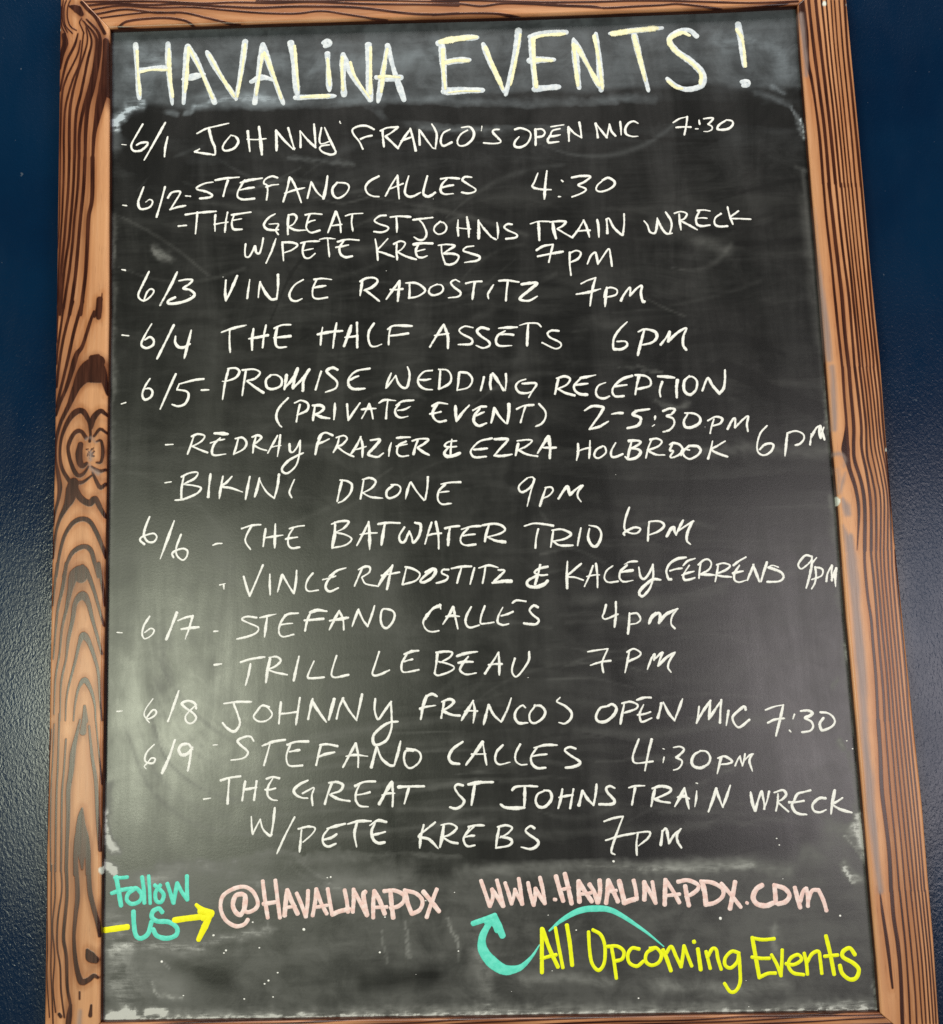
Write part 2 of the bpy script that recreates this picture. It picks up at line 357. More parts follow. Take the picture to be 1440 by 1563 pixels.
'e3_name': '''2.53:-293.4,283.9 -285.2,284.3
2.53:-286.3,296.0 -271.3,297.6 -254.2,298.4
2.53:-273.7,298.2 -274.6,286.7 -275.6,275.1
2.53:-254.9,294.5 -255.5,286.0 -255.2,277.1
2.02:-256.2,284.2 -249.0,285.4 -241.9,286.2
2.53:-242.2,296.8 -243.9,287.3 -245.0,275.6
2.53:-238.0,293.8 -228.6,294.9 -218.0,296.1
2.52:-235.1,294.1 -237.5,287.1 -237.5,281.7 -235.1,278.1 -227.2,277.8
2.53:-237.4,287.9 -232.0,288.6 -227.9,289.2
2.52:-192.8,293.1 -199.6,289.1 -204.4,282.2 -201.4,277.2 -194.6,275.7 -189.5,276.0
2.02:-198.8,282.4 -189.4,282.0 -192.0,275.6 -189.5,270.7
3.02:-178.8,291.5 -179.6,281.3 -179.6,270.7
2.52:-178.8,291.2 -173.2,292.0 -170.3,288.4 -173.3,281.9 -178.9,278.6
2.52:-178.4,278.0 -170.8,274.7 -160.6,274.4
2.52:-161.3,290.9 -153.6,292.0 -144.1,290.9
2.52:-157.0,291.0 -159.6,282.3 -160.2,276.1 -155.5,271.5 -146.3,273.6
2.01:-159.1,282.3 -155.4,283.9 -151.3,284.8
3.02:-129.4,293.2 -133.3,283.0 -137.9,271.2
2.52:-129.4,293.2 -125.6,282.7 -124.6,270.7
2.01:-135.9,277.8 -130.0,278.5 -123.5,279.1
2.01:-119.6,288.2 -112.8,290.0 -101.6,290.3
2.51:-112.5,289.3 -113.3,280.5 -112.1,271.6
2.51:-77.5,287.1 -84.0,286.8 -89.5,282.2 -85.8,278.6 -76.1,274.7 -76.6,271.1 -82.6,269.1 -90.4,270.1
2.51:-73.0,285.1 -63.6,285.7 -52.1,284.5
2.51:-67.0,285.1 -66.5,276.9 -66.7,268.8
3.01:-49.5,281.2 -40.0,282.1 -29.4,282.9
2.5:-43.7,281.4 -39.3,275.9 -36.1,266.1 -38.8,260.0 -43.9,259.3 -48.9,262.5
2.5:-21.4,278.4 -27.0,273.6 -28.1,268.4 -23.5,264.7 -17.0,267.1 -15.2,272.3 -18.1,276.8 -22.3,277.9
2.5:-3.1,279.1 -3.7,271.0 -3.3,262.2
2:-4.7,271.0 2.0,269.9 9.4,269.1
3:6.1,281.9 7.4,270.6 7.5,260.7
3.5:17.8,277.9 17.9,268.4 17.5,258.6
2.5:18.1,276.9 23.9,268.2 30.7,259.5 30.7,259.5 35.4,256.8
2.5:37.0,274.7 37.7,266.8 37.1,258.0
2.5:52.4,272.4 47.7,272.9 44.3,270.0 47.5,266.4 56.6,261.6 55.6,258.2 45.5,257.1
2:71.3,272.3 79.9,274.5 91.7,274.0
2.99:79.5,273.8 79.8,264.3 79.8,254.4
3.49:94.3,273.4 95.0,264.6 97.0,255.7
2.49:91.6,273.3 101.8,274.0 107.8,272.9 104.1,268.6 98.9,266.2
2.49:98.9,265.6 106.3,260.6 113.6,255.9
2.49:113.6,255.9 119.9,263.6 126.4,274.1
2.49:126.1,274.1 129.2,265.9 131.3,256.0
2.49:118.1,262.4 124.9,262.9 132.3,263.0
2.99:140.2,273.9 141.1,265.4 141.0,255.6
2.98:149.8,274.3 150.0,266.9 149.9,259.1
2.49:149.8,273.9 152.4,274.7 156.9,264.8 164.9,256.4
2.49:168.1,279.2 167.5,267.9 165.6,256.4
2.48:188.3,270.7 191.5,266.1 193.6,259.0 198.6,257.6 201.0,264.9 201.9,273.3
2.48:201.9,273.3 205.6,263.0 210.3,256.6 216.1,256.6
2.48:210.8,279.5 215.3,271.4 216.1,264.3 213.6,256.3
2.48:224.5,276.7 224.7,268.4 225.5,260.1
2.48:219.8,277.9 226.6,279.4 232.4,276.9 229.6,271.7 225.3,270.1
2.48:225.7,269.6 234.2,264.5 241.9,259.5
2.48:243.5,279.8 249.4,280.3 256.2,279.0
2.48:245.5,279.4 241.6,271.2 242.3,265.1 247.5,263.1 255.3,263.9
1.98:243.0,271.7 248.0,271.9 252.7,271.3
2.48:267.4,275.7 261.4,271.4 260.2,265.2 264.2,262.1 273.3,262.1
2.48:274.5,282.5 276.0,273.4 278.8,264.0
2.48:285.3,277.8 276.5,270.8 286.5,269.5 297.3,268.6''',
'e4_name': '''2.51:-223.5,261.8 -224.2,254.7 -223.6,248.6 -220.2,247.9 -216.8,252.7 -214.0,259.3
2.51:-213.7,259.3 -212.5,252.5 -209.1,251.5 -206.6,259.3 -205.2,267.4
2.51:-192.1,266.2 -196.4,253.7 -202.3,240.6
2.51:-185.5,262.4 -184.9,253.2 -184.3,242.7
2.51:-185.5,262.1 -176.0,261.7 -169.6,258.8 -175.2,253.8 -182.9,251.1
2.51:-166.2,260.6 -159.0,262.1 -147.1,262.0
2.51:-162.4,261.2 -164.5,252.5 -162.6,245.4 -157.5,244.3 -151.7,248.8
2.01:-163.4,252.4 -159.1,253.3 -153.7,254.2
2.01:-146.8,263.8 -140.3,264.9 -130.8,263.9
2.51:-138.3,263.4 -137.7,255.0 -136.9,245.1
2.51:-128.2,260.6 -118.3,262.7 -106.1,261.5
2.51:-121.7,261.4 -126.1,254.5 -125.3,247.5 -120.3,243.8 -113.2,244.6
2.51:-130.0,254.7 -123.5,255.5 -117.1,256.7
2.5:-89.2,261.9 -87.7,251.3 -86.9,239.4
2.5:-76.3,261.8 -82.0,255.5 -87.2,249.5 -80.5,246.7 -70.3,242.2
2.5:-66.9,257.6 -67.5,248.8 -67.0,239.1
2.5:-70.2,255.9 -63.4,258.8 -58.3,256.4 -61.9,250.3 -66.5,247.4
2.5:-66.2,247.0 -57.8,242.3 -47.4,238.6
3.5:-49.9,254.8 -40.6,255.7 -30.2,255.1
2.5:-44.9,254.1 -47.6,248.0 -46.0,241.8 -41.0,240.4 -36.2,242.0
2.5:-47.6,247.0 -42.5,248.2 -38.4,249.1
2.49:-21.1,252.7 -20.7,243.5 -17.6,232.6
2.5:-24.1,252.8 -15.3,253.5 -7.3,251.8 -12.1,248.4 -19.0,244.3
2.99:-18.6,243.8 -8.9,243.1 -3.6,240.2 -6.6,234.2 -12.6,231.8 -17.6,232.6
2.49:11.9,250.7 4.8,249.9 1.3,246.2 8.0,243.3 17.6,239.4 15.3,235.2 2.6,233.5''',
'e4_time': '''2.49:76.3,243.7 83.9,248.0 93.7,249.3
2.48:93.7,249.3 91.1,240.2 88.6,230.6
2.98:77.6,237.2 90.3,239.3 103.4,241.3
2.48:110.4,240.3 109.9,228.1 110.7,215.9
2.48:110.4,239.4 117.2,241.8 121.8,239.0 118.5,233.0 110.8,229.5
2.48:128.0,227.4 132.1,236.0 136.6,239.0 137.9,234.0 138.7,226.7 138.7,226.7 143.7,233.8 150.5,242.3 152.1,233.5 153.0,224.0''',
'e5_date': '''2.02:-351.8,239.2 -348.2,238.3
2.51:-323.7,236.0 -328.7,225.3 -334.4,212.4 -332.8,207.1 -327.7,205.2 -321.0,210.2 -318.5,215.3 -321.9,217.2 -325.6,213.8 -328.9,204.7
3.01:-294.5,234.2 -301.5,219.1 -311.9,199.6
3.01:-292.3,225.0 -284.6,226.1 -278.7,225.2 -282.1,221.0 -288.0,216.8 -281.2,214.8 -276.4,210.3 -279.5,206.0 -289.6,202.1 -302.3,201.0 -303.1,204.3 -296.4,207.5''',
'e5_name': '''3:-244.0,223.6 -244.7,212.6 -244.0,202.1 -244.0,202.1 -238.9,212.4 -232.4,228.0
2.5:-219.3,223.3 -220.6,214.3 -222.0,203.6
2.5:-208.4,220.8 -209.8,212.2 -210.6,204.4
3:-208.8,220.5 -203.4,209.3 -197.6,202.0 -192.5,202.0
3:-190.1,227.8 -190.2,214.9 -191.7,201.8
2.5:-164.2,221.3 -173.0,216.0 -178.5,206.7 -176.5,200.5 -171.5,198.9 -165.7,201.1
2.5:-153.0,221.2 -144.2,221.9 -135.2,220.5
2.49:-150.2,221.1 -154.2,211.8 -154.3,203.1 -149.6,200.5 -139.5,201.6
3:-154.2,212.2 -147.7,213.3 -141.3,214.1
2.99:-103.5,217.3 -104.6,210.0 -105.8,202.7
2.99:-105.5,217.3 -98.7,220.6 -90.3,220.3 -87.7,216.3 -93.9,210.5 -101.5,207.8
2.99:-100.6,208.1 -93.2,201.8 -86.4,195.8
2.49:-65.1,216.5 -72.1,207.1 -79.0,197.6
2.98:-64.8,216.5 -66.0,206.8 -67.3,195.1
2.99:-74.6,207.5 -67.9,207.2 -62.0,207.7
2.98:-54.8,212.7 -55.0,204.7 -55.5,197.8
2.49:-58.5,213.9 -48.4,213.5 -40.9,208.5 -39.4,204.1 -47.0,199.2 -56.1,197.8
2.48:-26.6,211.4 -33.4,208.2 -35.2,203.1 -31.1,200.0 -23.5,201.8 -20.4,206.0 -22.4,210.4 -27.4,211.0
2.48:-3.7,213.2 -8.0,215.4 -12.3,212.7 -9.9,208.2 -3.0,201.9 -5.2,197.6 -15.2,196.6
2.48:2.8,211.2 10.4,212.7 19.4,212.7
2.98:12.1,212.3 10.5,204.0 9.1,194.3
2.48:31.0,208.4 25.9,200.8 25.0,197.4 25.6,194.4
2.98:36.9,212.7 45.6,212.8 56.9,210.6
2.48:45.9,212.0 44.2,201.0 43.2,191.3
2.97:59.7,208.1 68.9,209.1 75.6,208.5 67.8,201.9 58.4,194.4 58.3,191.8 66.6,190.5 75.1,194.7''',
'e5_time': '''2.47:120.7,206.5 127.5,209.7 135.7,212.2
2.47:135.7,212.2 131.7,199.5 128.7,183.0
2.96:115.5,195.6 127.0,197.1 139.8,200.2
2.96:146.5,201.4 145.1,192.1 143.9,181.8
2.47:143.4,191.3 145.4,199.0 150.5,201.4 156.7,198.6 155.2,193.4 145.0,191.2
2.96:160.2,187.0 163.5,193.1 168.8,199.8 170.5,199.8 169.8,192.0 169.8,192.0 177.1,199.5 182.3,201.8 181.0,194.2 182.3,185.5 184.4,185.4''',
'e6_date': '''2:-350.8,169.5 -344.0,168.5
2.5:-320.5,180.1 -325.7,171.3 -330.6,161.1 -329.8,156.8 -324.7,154.9 -318.8,158.1 -318.4,163.3 -322.3,166.4 -327.3,163.6
2.99:-297.6,178.2 -305.4,162.0 -314.5,143.4
2.99:-295.8,165.9 -296.1,159.9 -292.7,155.0 -286.8,154.4 -281.0,157.6
2.99:-279.7,171.7 -283.0,157.7 -286.6,143.1''',
'e6_name': '''2.99:-248.2,168.8 -237.3,172.4 -223.5,175.2
2.49:-240.0,171.7 -240.3,159.6 -239.7,147.5
2.98:-215.7,171.1 -217.1,160.5 -217.2,149.1
2.98:-220.2,160.9 -210.4,162.3 -200.7,164.0
2.98:-202.8,174.4 -205.0,163.5 -206.4,151.2
2.49:-194.4,170.9 -186.8,174.0 -177.6,174.2
2.98:-191.5,171.6 -193.3,161.3 -192.8,153.6 -189.5,150.6 -182.3,151.0
2.98:-194.5,161.0 -186.9,161.5 -177.5,162.2
2.48:-144.9,169.9 -146.3,161.4 -147.1,151.8
2.98:-150.0,162.9 -138.3,164.9 -124.5,165.7
2.48:-130.4,174.2 -132.6,162.6 -134.5,148.2
3.96:-115.5,170.6 -119.1,160.4 -123.1,149.9
2.97:-109.6,173.8 -109.5,161.8 -109.7,147.7
2.48:-121.9,158.8 -114.9,159.2 -109.0,160.0
2.47:-92.1,172.5 -97.2,164.7 -98.2,156.2 -95.8,149.2 -90.8,148.2 -85.0,150.2
2.47:-75.4,167.4 -77.1,158.9 -77.6,149.6
2.97:-78.0,165.8 -71.2,169.3 -53.5,168.3
2.97:-76.4,158.8 -68.1,159.4 -57.3,160.7
2.96:-21.0,168.5 -26.3,160.5 -35.7,145.7
2.96:-21.0,168.5 -17.2,156.7 -17.4,143.7
2.47:-30.5,157.5 -23.0,158.3 -16.3,159.1
2.47:8.6,164.3 0.6,166.0 -5.4,162.3 -2.2,157.9 6.9,152.4 5.9,147.3 -6.6,147.1
2.96:24.8,162.0 17.2,164.0 12.9,160.7 16.1,155.5 24.2,149.2 24.9,144.9 18.2,142.6 11.6,145.4
2.96:35.2,162.7 43.9,163.1 53.5,163.1
2.46:41.2,159.7 33.6,154.9 31.7,148.1 35.7,144.2 47.2,144.1
2.96:37.0,156.1 43.6,156.2 49.6,155.3
1.97:56.4,165.0 64.0,166.8 74.0,166.4 78.0,162.8
2.95:65.0,165.7 63.9,155.5 63.1,143.5
2.46:95.9,157.7 88.6,158.3 84.4,155.6 86.7,151.2 96.4,145.7 97.1,141.4 91.2,139.4 78.5,146.0''',
'e6_time': '''2.45:165.4,164.5 157.6,157.2 151.3,148.0 150.0,138.7 150.4,136.1
2.94:150.8,136.6 158.2,136.3 164.2,139.9 162.7,144.2 154.4,144.5
2.94:182.4,155.5 178.4,142.8 174.6,129.6
2.94:176.5,154.0 183.2,156.3 193.0,153.4 194.7,147.3 189.1,142.1 179.1,140.0
2.93:198.1,139.5 204.3,147.0 207.9,152.8 205.7,142.6 205.7,142.6 216.1,151.7 225.0,155.8 221.7,148.0 220.7,138.7 223.7,133.3''',
'e7_date': '''1.98:-350.6,97.5 -346.3,98.8
2.48:-321.7,122.7 -326.8,114.7 -329.3,106.3 -326.7,101.1 -320.9,103.5 -318.9,108.5 -321.8,112.5 -327.7,112.2
2.97:-295.3,126.6 -302.5,110.5 -310.8,91.1
2.48:-266.6,120.5 -275.8,119.8 -291.7,116.1 -291.7,116.1 -294.2,110.2 -293.3,110.2 -284.1,108.1 -282.1,103.0 -285.7,95.5 -292.4,93.1 -298.8,95.1''',
'e7_name': '''2.47:-269.1,109.0 -261.6,109.0
2.47:-241.3,130.1 -244.9,115.3 -247.4,98.7
2.48:-242.0,130.5 -234.0,130.6 -230.3,126.7 -234.0,120.8 -244.0,117.3 -247.4,117.4
2.97:-223.6,127.8 -225.7,114.6 -227.4,102.1
2.47:-227.3,128.3 -215.6,128.7 -209.2,125.1 -213.9,119.3 -222.3,117.0
2.96:-222.3,116.5 -214.0,109.9 -205.7,104.0
2.47:-198.1,122.1 -203.1,117.2 -202.0,109.5 -195.7,107.6 -188.1,110.7 -187.2,117.5 -192.2,121.9 -198.9,122.2
3.95:-182.2,121.6 -183.1,114.8 -184.3,107.2
3.46:-184.3,108.0 -175.6,117.9 -170.8,128.0
3.95:-170.8,128.0 -173.9,117.9 -175.7,107.7
3.46:-175.7,107.7 -165.6,117.6 -158.8,126.7
3.95:-159.6,125.9 -164.7,115.8 -165.7,104.7
2.47:-146.8,124.1 -149.7,115.3 -152.7,105.2
2.96:-130.1,125.2 -135.4,127.6 -141.3,124.4 -138.0,120.0 -131.0,112.9 -132.4,106.2 -142.4,102.5
2.96:-97.4,125.4 -110.5,123.3 -118.1,116.7 -119.0,109.1 -114.1,104.7 -102.8,104.8
2.46:-117.6,114.2 -113.1,116.6 -108.9,117.9
2.46:-75.7,119.6 -79.9,109.9 -81.2,104.6 -81.2,104.6 -76.8,109.8 -71.1,117.0 -71.1,117.0 -68.8,109.5 -64.4,104.5 -59.9,104.9 -57.3,114.0 -57.3,120.4 -59.0,125.6
2.46:-34.0,121.1 -42.3,120.0 -48.3,113.4 -47.6,106.6 -41.9,102.2 -34.5,101.1
2.46:-47.5,112.0 -41.7,111.5 -35.9,112.3
2.95:-25.7,121.1 -26.6,111.0 -27.5,101.7
2.46:-27.3,122.0 -19.0,120.9 -15.0,114.8 -16.9,107.2 -27.0,101.6
2.94:-6.7,117.9 -7.8,108.6 -9.3,99.8
2.45:-5.8,118.4 2.4,116.7 6.4,109.8 2.0,102.3 -9.3,99.8
2.94:18.2,112.4 16.7,106.0 14.5,98.7
3.92:25.6,114.2 24.3,105.8 24.8,100.0
3.43:27.3,115.8 33.6,105.4 37.6,98.2
2.45:40.5,115.0 40.6,106.9 39.3,97.8
2.45:60.2,108.6 53.5,106.4 50.0,101.5 53.1,95.5 60.5,94.3 66.3,95.8
2.44:56.7,104.3 70.7,103.8 66.3,95.8 62.8,90.0
2.93:93.2,107.6 91.2,100.0 89.3,92.5
2.44:91.6,108.5 99.9,110.2 105.1,107.2 101.2,101.4 92.0,97.5
2.93:92.8,97.4 100.0,93.0 109.0,90.3
2.93:115.5,108.0 123.0,109.1 130.7,110.5
2.93:115.5,107.3 109.4,101.1 109.2,96.0 114.0,91.6 121.8,90.5
2.44:111.1,101.0 116.1,101.5 122.7,102.0
2.44:140.5,102.3 133.3,99.4 130.5,92.7 132.7,87.6 138.4,86.2 143.8,88.1
2.92:167.9,108.5 157.5,105.3 148.9,98.0 147.0,92.2 150.0,87.8 158.3,87.9
2.44:148.9,98.0 154.7,98.6 161.8,99.2
2.92:174.4,107.2 172.0,98.9 169.9,89.2
2.92:170.9,109.1 180.7,107.9 185.8,103.5 185.1,97.6 176.8,95.3 171.0,94.7
3.41:193.8,106.9 202.0,106.3 209.9,105.0
3.4:197.6,101.0 194.7,93.0 195.0,86.3
3.4:213.0,102.5 211.6,94.1 211.4,84.7
2.92:225.1,106.3 219.8,100.6 219.3,91.3 224.8,86.9 230.8,91.7 232.6,100.1 228.3,105.3 223.4,104.7
2.91:237.4,90.7 242.1,101.5 244.6,102.7 247.5,96.2 254.4,86.7
2.91:261.3,110.9 260.6,100.8 258.8,92.4 254.4,87.2''',
'e8_name': '''2.46:-180.7,97.7 -190.0,87.9 -192.9,78.7 -190.1,71.0 -187.6,68.2
2.46:-168.8,90.5 -170.9,82.2 -172.6,72.9
2.46:-174.1,92.4 -167.5,94.7 -160.8,91.1 -161.7,84.4 -171.8,79.7
2.95:-153.6,88.3 -155.0,79.9 -155.7,73.9
2.95:-155.9,89.1 -147.6,88.9 -144.6,85.5 -149.3,81.4 -154.7,79.6
2.95:-154.3,79.9 -146.1,76.6 -139.1,75.3
2.95:-133.3,90.3 -133.7,82.6 -134.5,74.2
2.94:-121.0,89.2 -120.5,80.4 -119.9,72.8 -119.9,72.8 -113.7,81.9 -108.0,89.8
2.45:-98.6,88.9 -102.1,81.5 -106.3,74.2
2.45:-98.6,88.9 -96.3,81.3 -95.1,73.5
2.94:-106.2,83.3 -101.2,83.8 -92.2,83.8
2.45:-88.6,89.4 -82.8,92.3 -71.9,91.2
2.45:-79.8,91.1 -81.0,82.4 -81.9,73.0
2.45:-71.3,86.3 -64.6,90.3 -53.6,90.9
2.45:-68.0,87.0 -72.2,82.1 -71.5,76.2 -66.6,73.5 -60.0,74.6
2.45:-69.8,81.0 -63.1,81.8 -57.1,84.6
2.94:-34.9,84.2 -28.2,87.3 -19.7,86.0
2.93:-29.9,85.7 -34.2,79.1 -33.9,72.4 -28.8,68.0 -21.5,68.9
2.45:-37.5,76.2 -31.8,77.0 -26.2,78.1
3.42:-11.5,83.4 -11.4,74.9 -10.9,68.2
2.93:-10.9,68.2 -4.6,76.4 2.3,83.6
2.93:6.2,78.5 12.9,81.7 19.5,81.9
2.93:12.9,80.0 7.7,73.4 6.7,66.8 11.5,62.4 19.0,64.8
2.44:9.4,72.9 13.5,74.9 17.1,76.3
2.93:27.4,80.3 26.2,72.8 24.0,65.3
2.93:27.7,80.0 32.4,71.7 38.4,64.2
3.41:42.4,83.8 42.1,74.8 40.1,64.1
2.44:50.1,78.2 57.5,81.3 67.4,82.0
2.44:59.1,80.9 56.4,73.4 53.6,64.3
2.43:72.7,82.8 78.7,75.2 78.7,68.5 74.9,62.7 68.5,59.8''',
'e8_time': '''2.92:118.5,74.5 126.6,78.6 136.4,77.2 135.3,72.4 127.4,61.8 122.2,55.2
2.91:122.6,55.2 132.2,57.4 141.3,62.3
2.91:145.6,69.8 150.9,70.7 156.4,70.5
2.91:183.2,73.6 169.0,72.0 170.6,72.0 166.4,68.8 173.6,65.2 173.7,61.0 169.9,56.9 160.3,54.9
2.91:188.7,66.0 188.2,63.0
2.42:185.6,56.1 187.3,57.3
2.91:196.8,71.1 203.5,73.4 208.7,72.3 204.8,67.5 199.8,65.9 206.3,63.2 207.2,57.3 202.3,51.7 196.0,50.0
2.9:221.2,66.9 217.2,60.3 218.0,54.5 223.7,53.4 232.1,57.3 233.3,63.1 227.8,67.5 218.8,68.3
2.42:247.1,61.0 244.1,52.7 242.6,46.9
2.42:241.1,59.8 248.8,63.4 255.3,61.5 253.3,56.6 245.8,54.3
2.9:260.1,50.5 264.9,58.7 268.3,61.1 267.7,51.9 267.7,51.9 276.4,60.0 281.5,62.8 279.7,54.8 280.2,47.8''',
'e9_name': '''2.46:-305.2,53.8 -297.8,54.0
2.46:-276.5,62.2 -279.7,52.2 -282.9,43.6
2.46:-278.9,61.5 -272.3,63.7 -265.7,61.5 -269.0,56.1 -278.1,51.3
2.46:-278.1,51.3 -270.6,47.7 -262.6,44.3
3.94:-255.4,63.8 -249.0,63.6 -242.4,62.7
2.46:-249.9,58.8 -255.7,53.1 -258.2,45.6 -255.7,41.4 -244.4,42.3
1.97:-259.8,54.1 -252.4,56.3 -245.4,57.5
2.45:-231.6,57.3 -233.8,49.0 -236.1,41.7
2.45:-234.4,57.7 -227.5,58.5 -223.3,53.7 -225.8,47.1 -236.1,41.7
2.45:-213.9,58.4 -215.9,50.1 -216.8,42.7
2.45:-217.5,58.8 -211.7,60.3 -208.2,57.9 -212.6,53.3 -216.7,50.9
2.45:-215.9,50.4 -209.3,46.5 -203.0,44.6
2.45:-191.8,59.3 -196.9,50.3 -201.7,41.9
2.45:-189.0,59.9 -190.2,49.2 -192.0,38.2
1.96:-198.5,47.5 -193.6,48.6 -188.6,49.1
2.45:-179.8,50.5 -179.2,43.0 -176.2,42.0 -172.1,46.9 -168.9,53.5
2.44:-168.9,53.5 -169.6,41.8 -173.1,28.6 -181.4,20.9 -186.6,22.0 -187.1,26.5 -181.3,33.0 -173.0,37.7 -166.0,40.7
2.94:-147.1,58.6 -151.4,49.5 -153.8,38.9
2.94:-136.0,57.7 -143.0,60.7 -147.9,58.6 -150.5,54.5
2.45:-151.4,49.5 -145.6,51.4 -139.7,54.2
2.45:-129.5,55.5 -131.6,47.2 -135.6,40.3
2.45:-132.3,55.3 -124.8,57.0 -121.6,53.6 -126.6,47.9 -131.6,46.4
2.44:-131.6,45.9 -123.4,39.4 -115.2,35.3
2.93:-107.5,55.1 -112.6,45.7 -117.5,38.4
2.93:-108.0,55.1 -106.0,46.3 -106.4,34.7
1.95:-116.0,41.7 -108.5,43.4 -102.5,45.2
2.93:-97.8,51.4 -88.6,51.8 -92.8,45.9 -99.7,38.6 -99.7,36.4 -91.4,34.1 -85.5,37.6
2.44:-77.1,47.9 -78.9,42.1 -79.8,34.8
2.93:-71.4,52.8 -64.6,53.3 -58.2,53.1
2.44:-62.2,49.0 -69.7,45.1 -71.5,37.6 -67.5,34.0 -60.2,34.4
1.95:-72.2,44.3 -66.4,45.3 -61.3,46.1
2.92:-50.3,49.8 -53.1,42.9 -55.0,35.6
2.44:-55.9,49.3 -49.0,51.1 -39.8,50.4 -44.2,45.9 -50.8,42.4
2.92:-50.8,41.9 -45.2,37.6 -39.5,34.4
2.43:-11.5,47.8 -19.4,47.1 -23.6,43.5 -19.6,41.7 -11.7,42.1
2.43:-16.1,49.3 -17.3,41.6 -17.8,33.3
3.4:-19.6,41.7 -23.9,36.0 -21.5,32.4 -14.9,32.9 -8.3,35.3
2.43:24.4,49.2 11.8,46.5 3.3,38.4 3.2,33.4 7.2,30.5 17.9,30.8
2.92:5.8,38.4 12.4,38.6 19.1,39.1
2.92:26.7,48.2 38.2,48.1 39.8,46.4 32.1,38.3 26.1,31.8
2.91:26.1,31.5 34.3,30.9 43.5,32.2
3.4:50.3,42.7 49.0,37.7 47.4,31.4
2.43:49.6,45.7 59.5,46.5 64.4,45.2 58.4,39.9 50.9,36.8
2.91:50.9,36.0 58.9,31.6 69.0,29.4
3.4:80.9,49.3 75.7,41.8 69.6,32.9
3.88:80.9,49.0 82.1,38.3 81.4,27.3
2.91:73.1,38.2 80.5,37.6 88.0,37.7
2.9:110.1,40.6 110.1,33.1 108.1,24.4
1.94:108.9,33.0 115.6,35.1 122.4,36.6
2.42:122.3,43.2 121.6,33.6 120.6,25.7
2.41:220.8,30.6 214.3,31.3 212.3,25.5
2.42:134.5,37.3 128.6,34.2 125.9,28.5 129.0,25.4 134.0,27.4 137.8,31.4 136.9,36.4 134.5,37.6
2.42:147.7,40.2 143.3,32.9 143.0,27.0 147.1,26.1 154.4,28.8
2.9:163.8,41.3 161.3,33.1 159.2,24.8
3.38:160.9,41.9 168.3,42.0 172.9,40.2 167.1,35.7 163.5,34.2
2.9:163.5,34.2 170.3,32.8 172.1,29.4 167.4,24.6 160.0,23.3 156.8,25.8
2.42:183.8,42.3 179.8,33.3 177.2,24.1
2.42:182.2,42.3 188.8,43.3 193.9,40.3 190.0,35.4 179.2,31.6
2.9:179.7,31.3 187.1,27.2 195.7,26.4
2.89:204.0,36.6 201.5,30.9 204.7,29.9 201.7,25.1 203.2,23.4 210.7,26.4 214.3,31.3 211.3,36.4 205.7,38.2 201.8,36.7
2.89:221.0,34.9 215.0,29.6 215.5,24.6 221.1,21.6 228.6,25.0 232.1,29.8 229.1,34.1 221.8,34.8
2.41:244.4,38.6 241.9,29.5 238.9,21.0
2.41:256.8,38.3 249.5,34.2 243.2,30.3 249.8,25.9 258.4,22.6''',
'e9_time': '''2.41:299.5,52.5 292.6,45.2 288.7,34.6 288.9,26.3 294.4,22.8 301.1,25.8 304.7,31.5 302.5,34.4 295.9,33.5 290.7,28.7
2.88:319.4,44.3 317.4,33.6 315.4,21.7
2.4:319.1,44.3 327.7,46.2 334.8,42.9 335.3,37.9 330.9,33.1 326.4,31.9
2.4:342.9,42.7 342.1,37.7 341.0,31.8
2.89:342.7,39.4 348.2,48.3 352.5,50.7
2.89:352.5,50.7 351.2,44.0 351.9,38.2
2.4:351.9,38.2 353.9,44.0 355.9,48.9
2.4:353.2,49.8 354.4,43.1 355.7,36.3''',
'e10_name': '''1.96:-305.6,15.0 -299.3,15.8
2.45:-286.7,20.4 -288.7,9.2 -288.9,-1.6
2.45:-289.0,20.5 -280.5,24.2 -272.5,24.3 -275.5,18.7 -286.2,13.2
2.44:-286.2,12.7 -276.3,11.2 -269.2,8.5 -273.8,2.9 -287.0,-2.2 -295.2,-2.9
2.93:-259.6,22.3 -260.9,11.6 -261.9,-1.0
2.93:-247.1,19.4 -249.0,9.5 -250.7,-2.4
2.44:-238.1,19.1 -243.3,13.5 -248.1,9.5 -239.1,7.5 -227.6,3.2
2.93:-220.0,18.2 -222.3,7.0 -224.3,-4.2
2.93:-210.3,16.5 -212.4,6.6 -215.1,-1.9
2.44:-210.8,15.7 -203.7,3.0 -195.7,-4.2
2.93:-190.6,19.8 -192.2,7.6 -195.4,-4.2
2.44:-175.2,13.7 -179.0,5.5 -180.2,0.6 -178.0,-4.1
2.92:-127.1,11.7 -129.7,2.2 -132.4,-9.3
2.43:-129.1,11.8 -122.2,10.6 -117.4,6.8 -119.1,-1.4 -125.8,-8.6 -131.1,-10.9
2.43:-105.4,11.3 -107.3,1.5 -109.1,-7.7
2.43:-106.6,11.7 -99.2,13.1 -93.5,9.3 -97.7,2.8 -106.8,-1.8
2.43:-106.8,-1.8 -98.7,-6.2 -87.1,-7.8
2.43:-75.5,5.1 -82.2,-0.2 -82.8,-5.9 -79.1,-8.0 -71.6,-4.7 -68.6,1.0 -71.4,4.9 -78.0,5.5
2.91:-59.1,6.8 -61.7,-0.0 -63.9,-8.9
2.42:-58.2,7.3 -52.7,-2.0 -45.6,-11.1
2.42:-41.1,12.2 -42.0,1.0 -44.3,-10.5
2.42:-8.5,5.8 -18.9,5.8 -28.0,4.5
2.42:-23.9,4.3 -30.6,-2.7 -31.7,-10.9 -27.7,-15.7 -18.6,-15.3
1.94:-31.0,-4.0 -25.8,-3.4 -20.5,-3.1''',
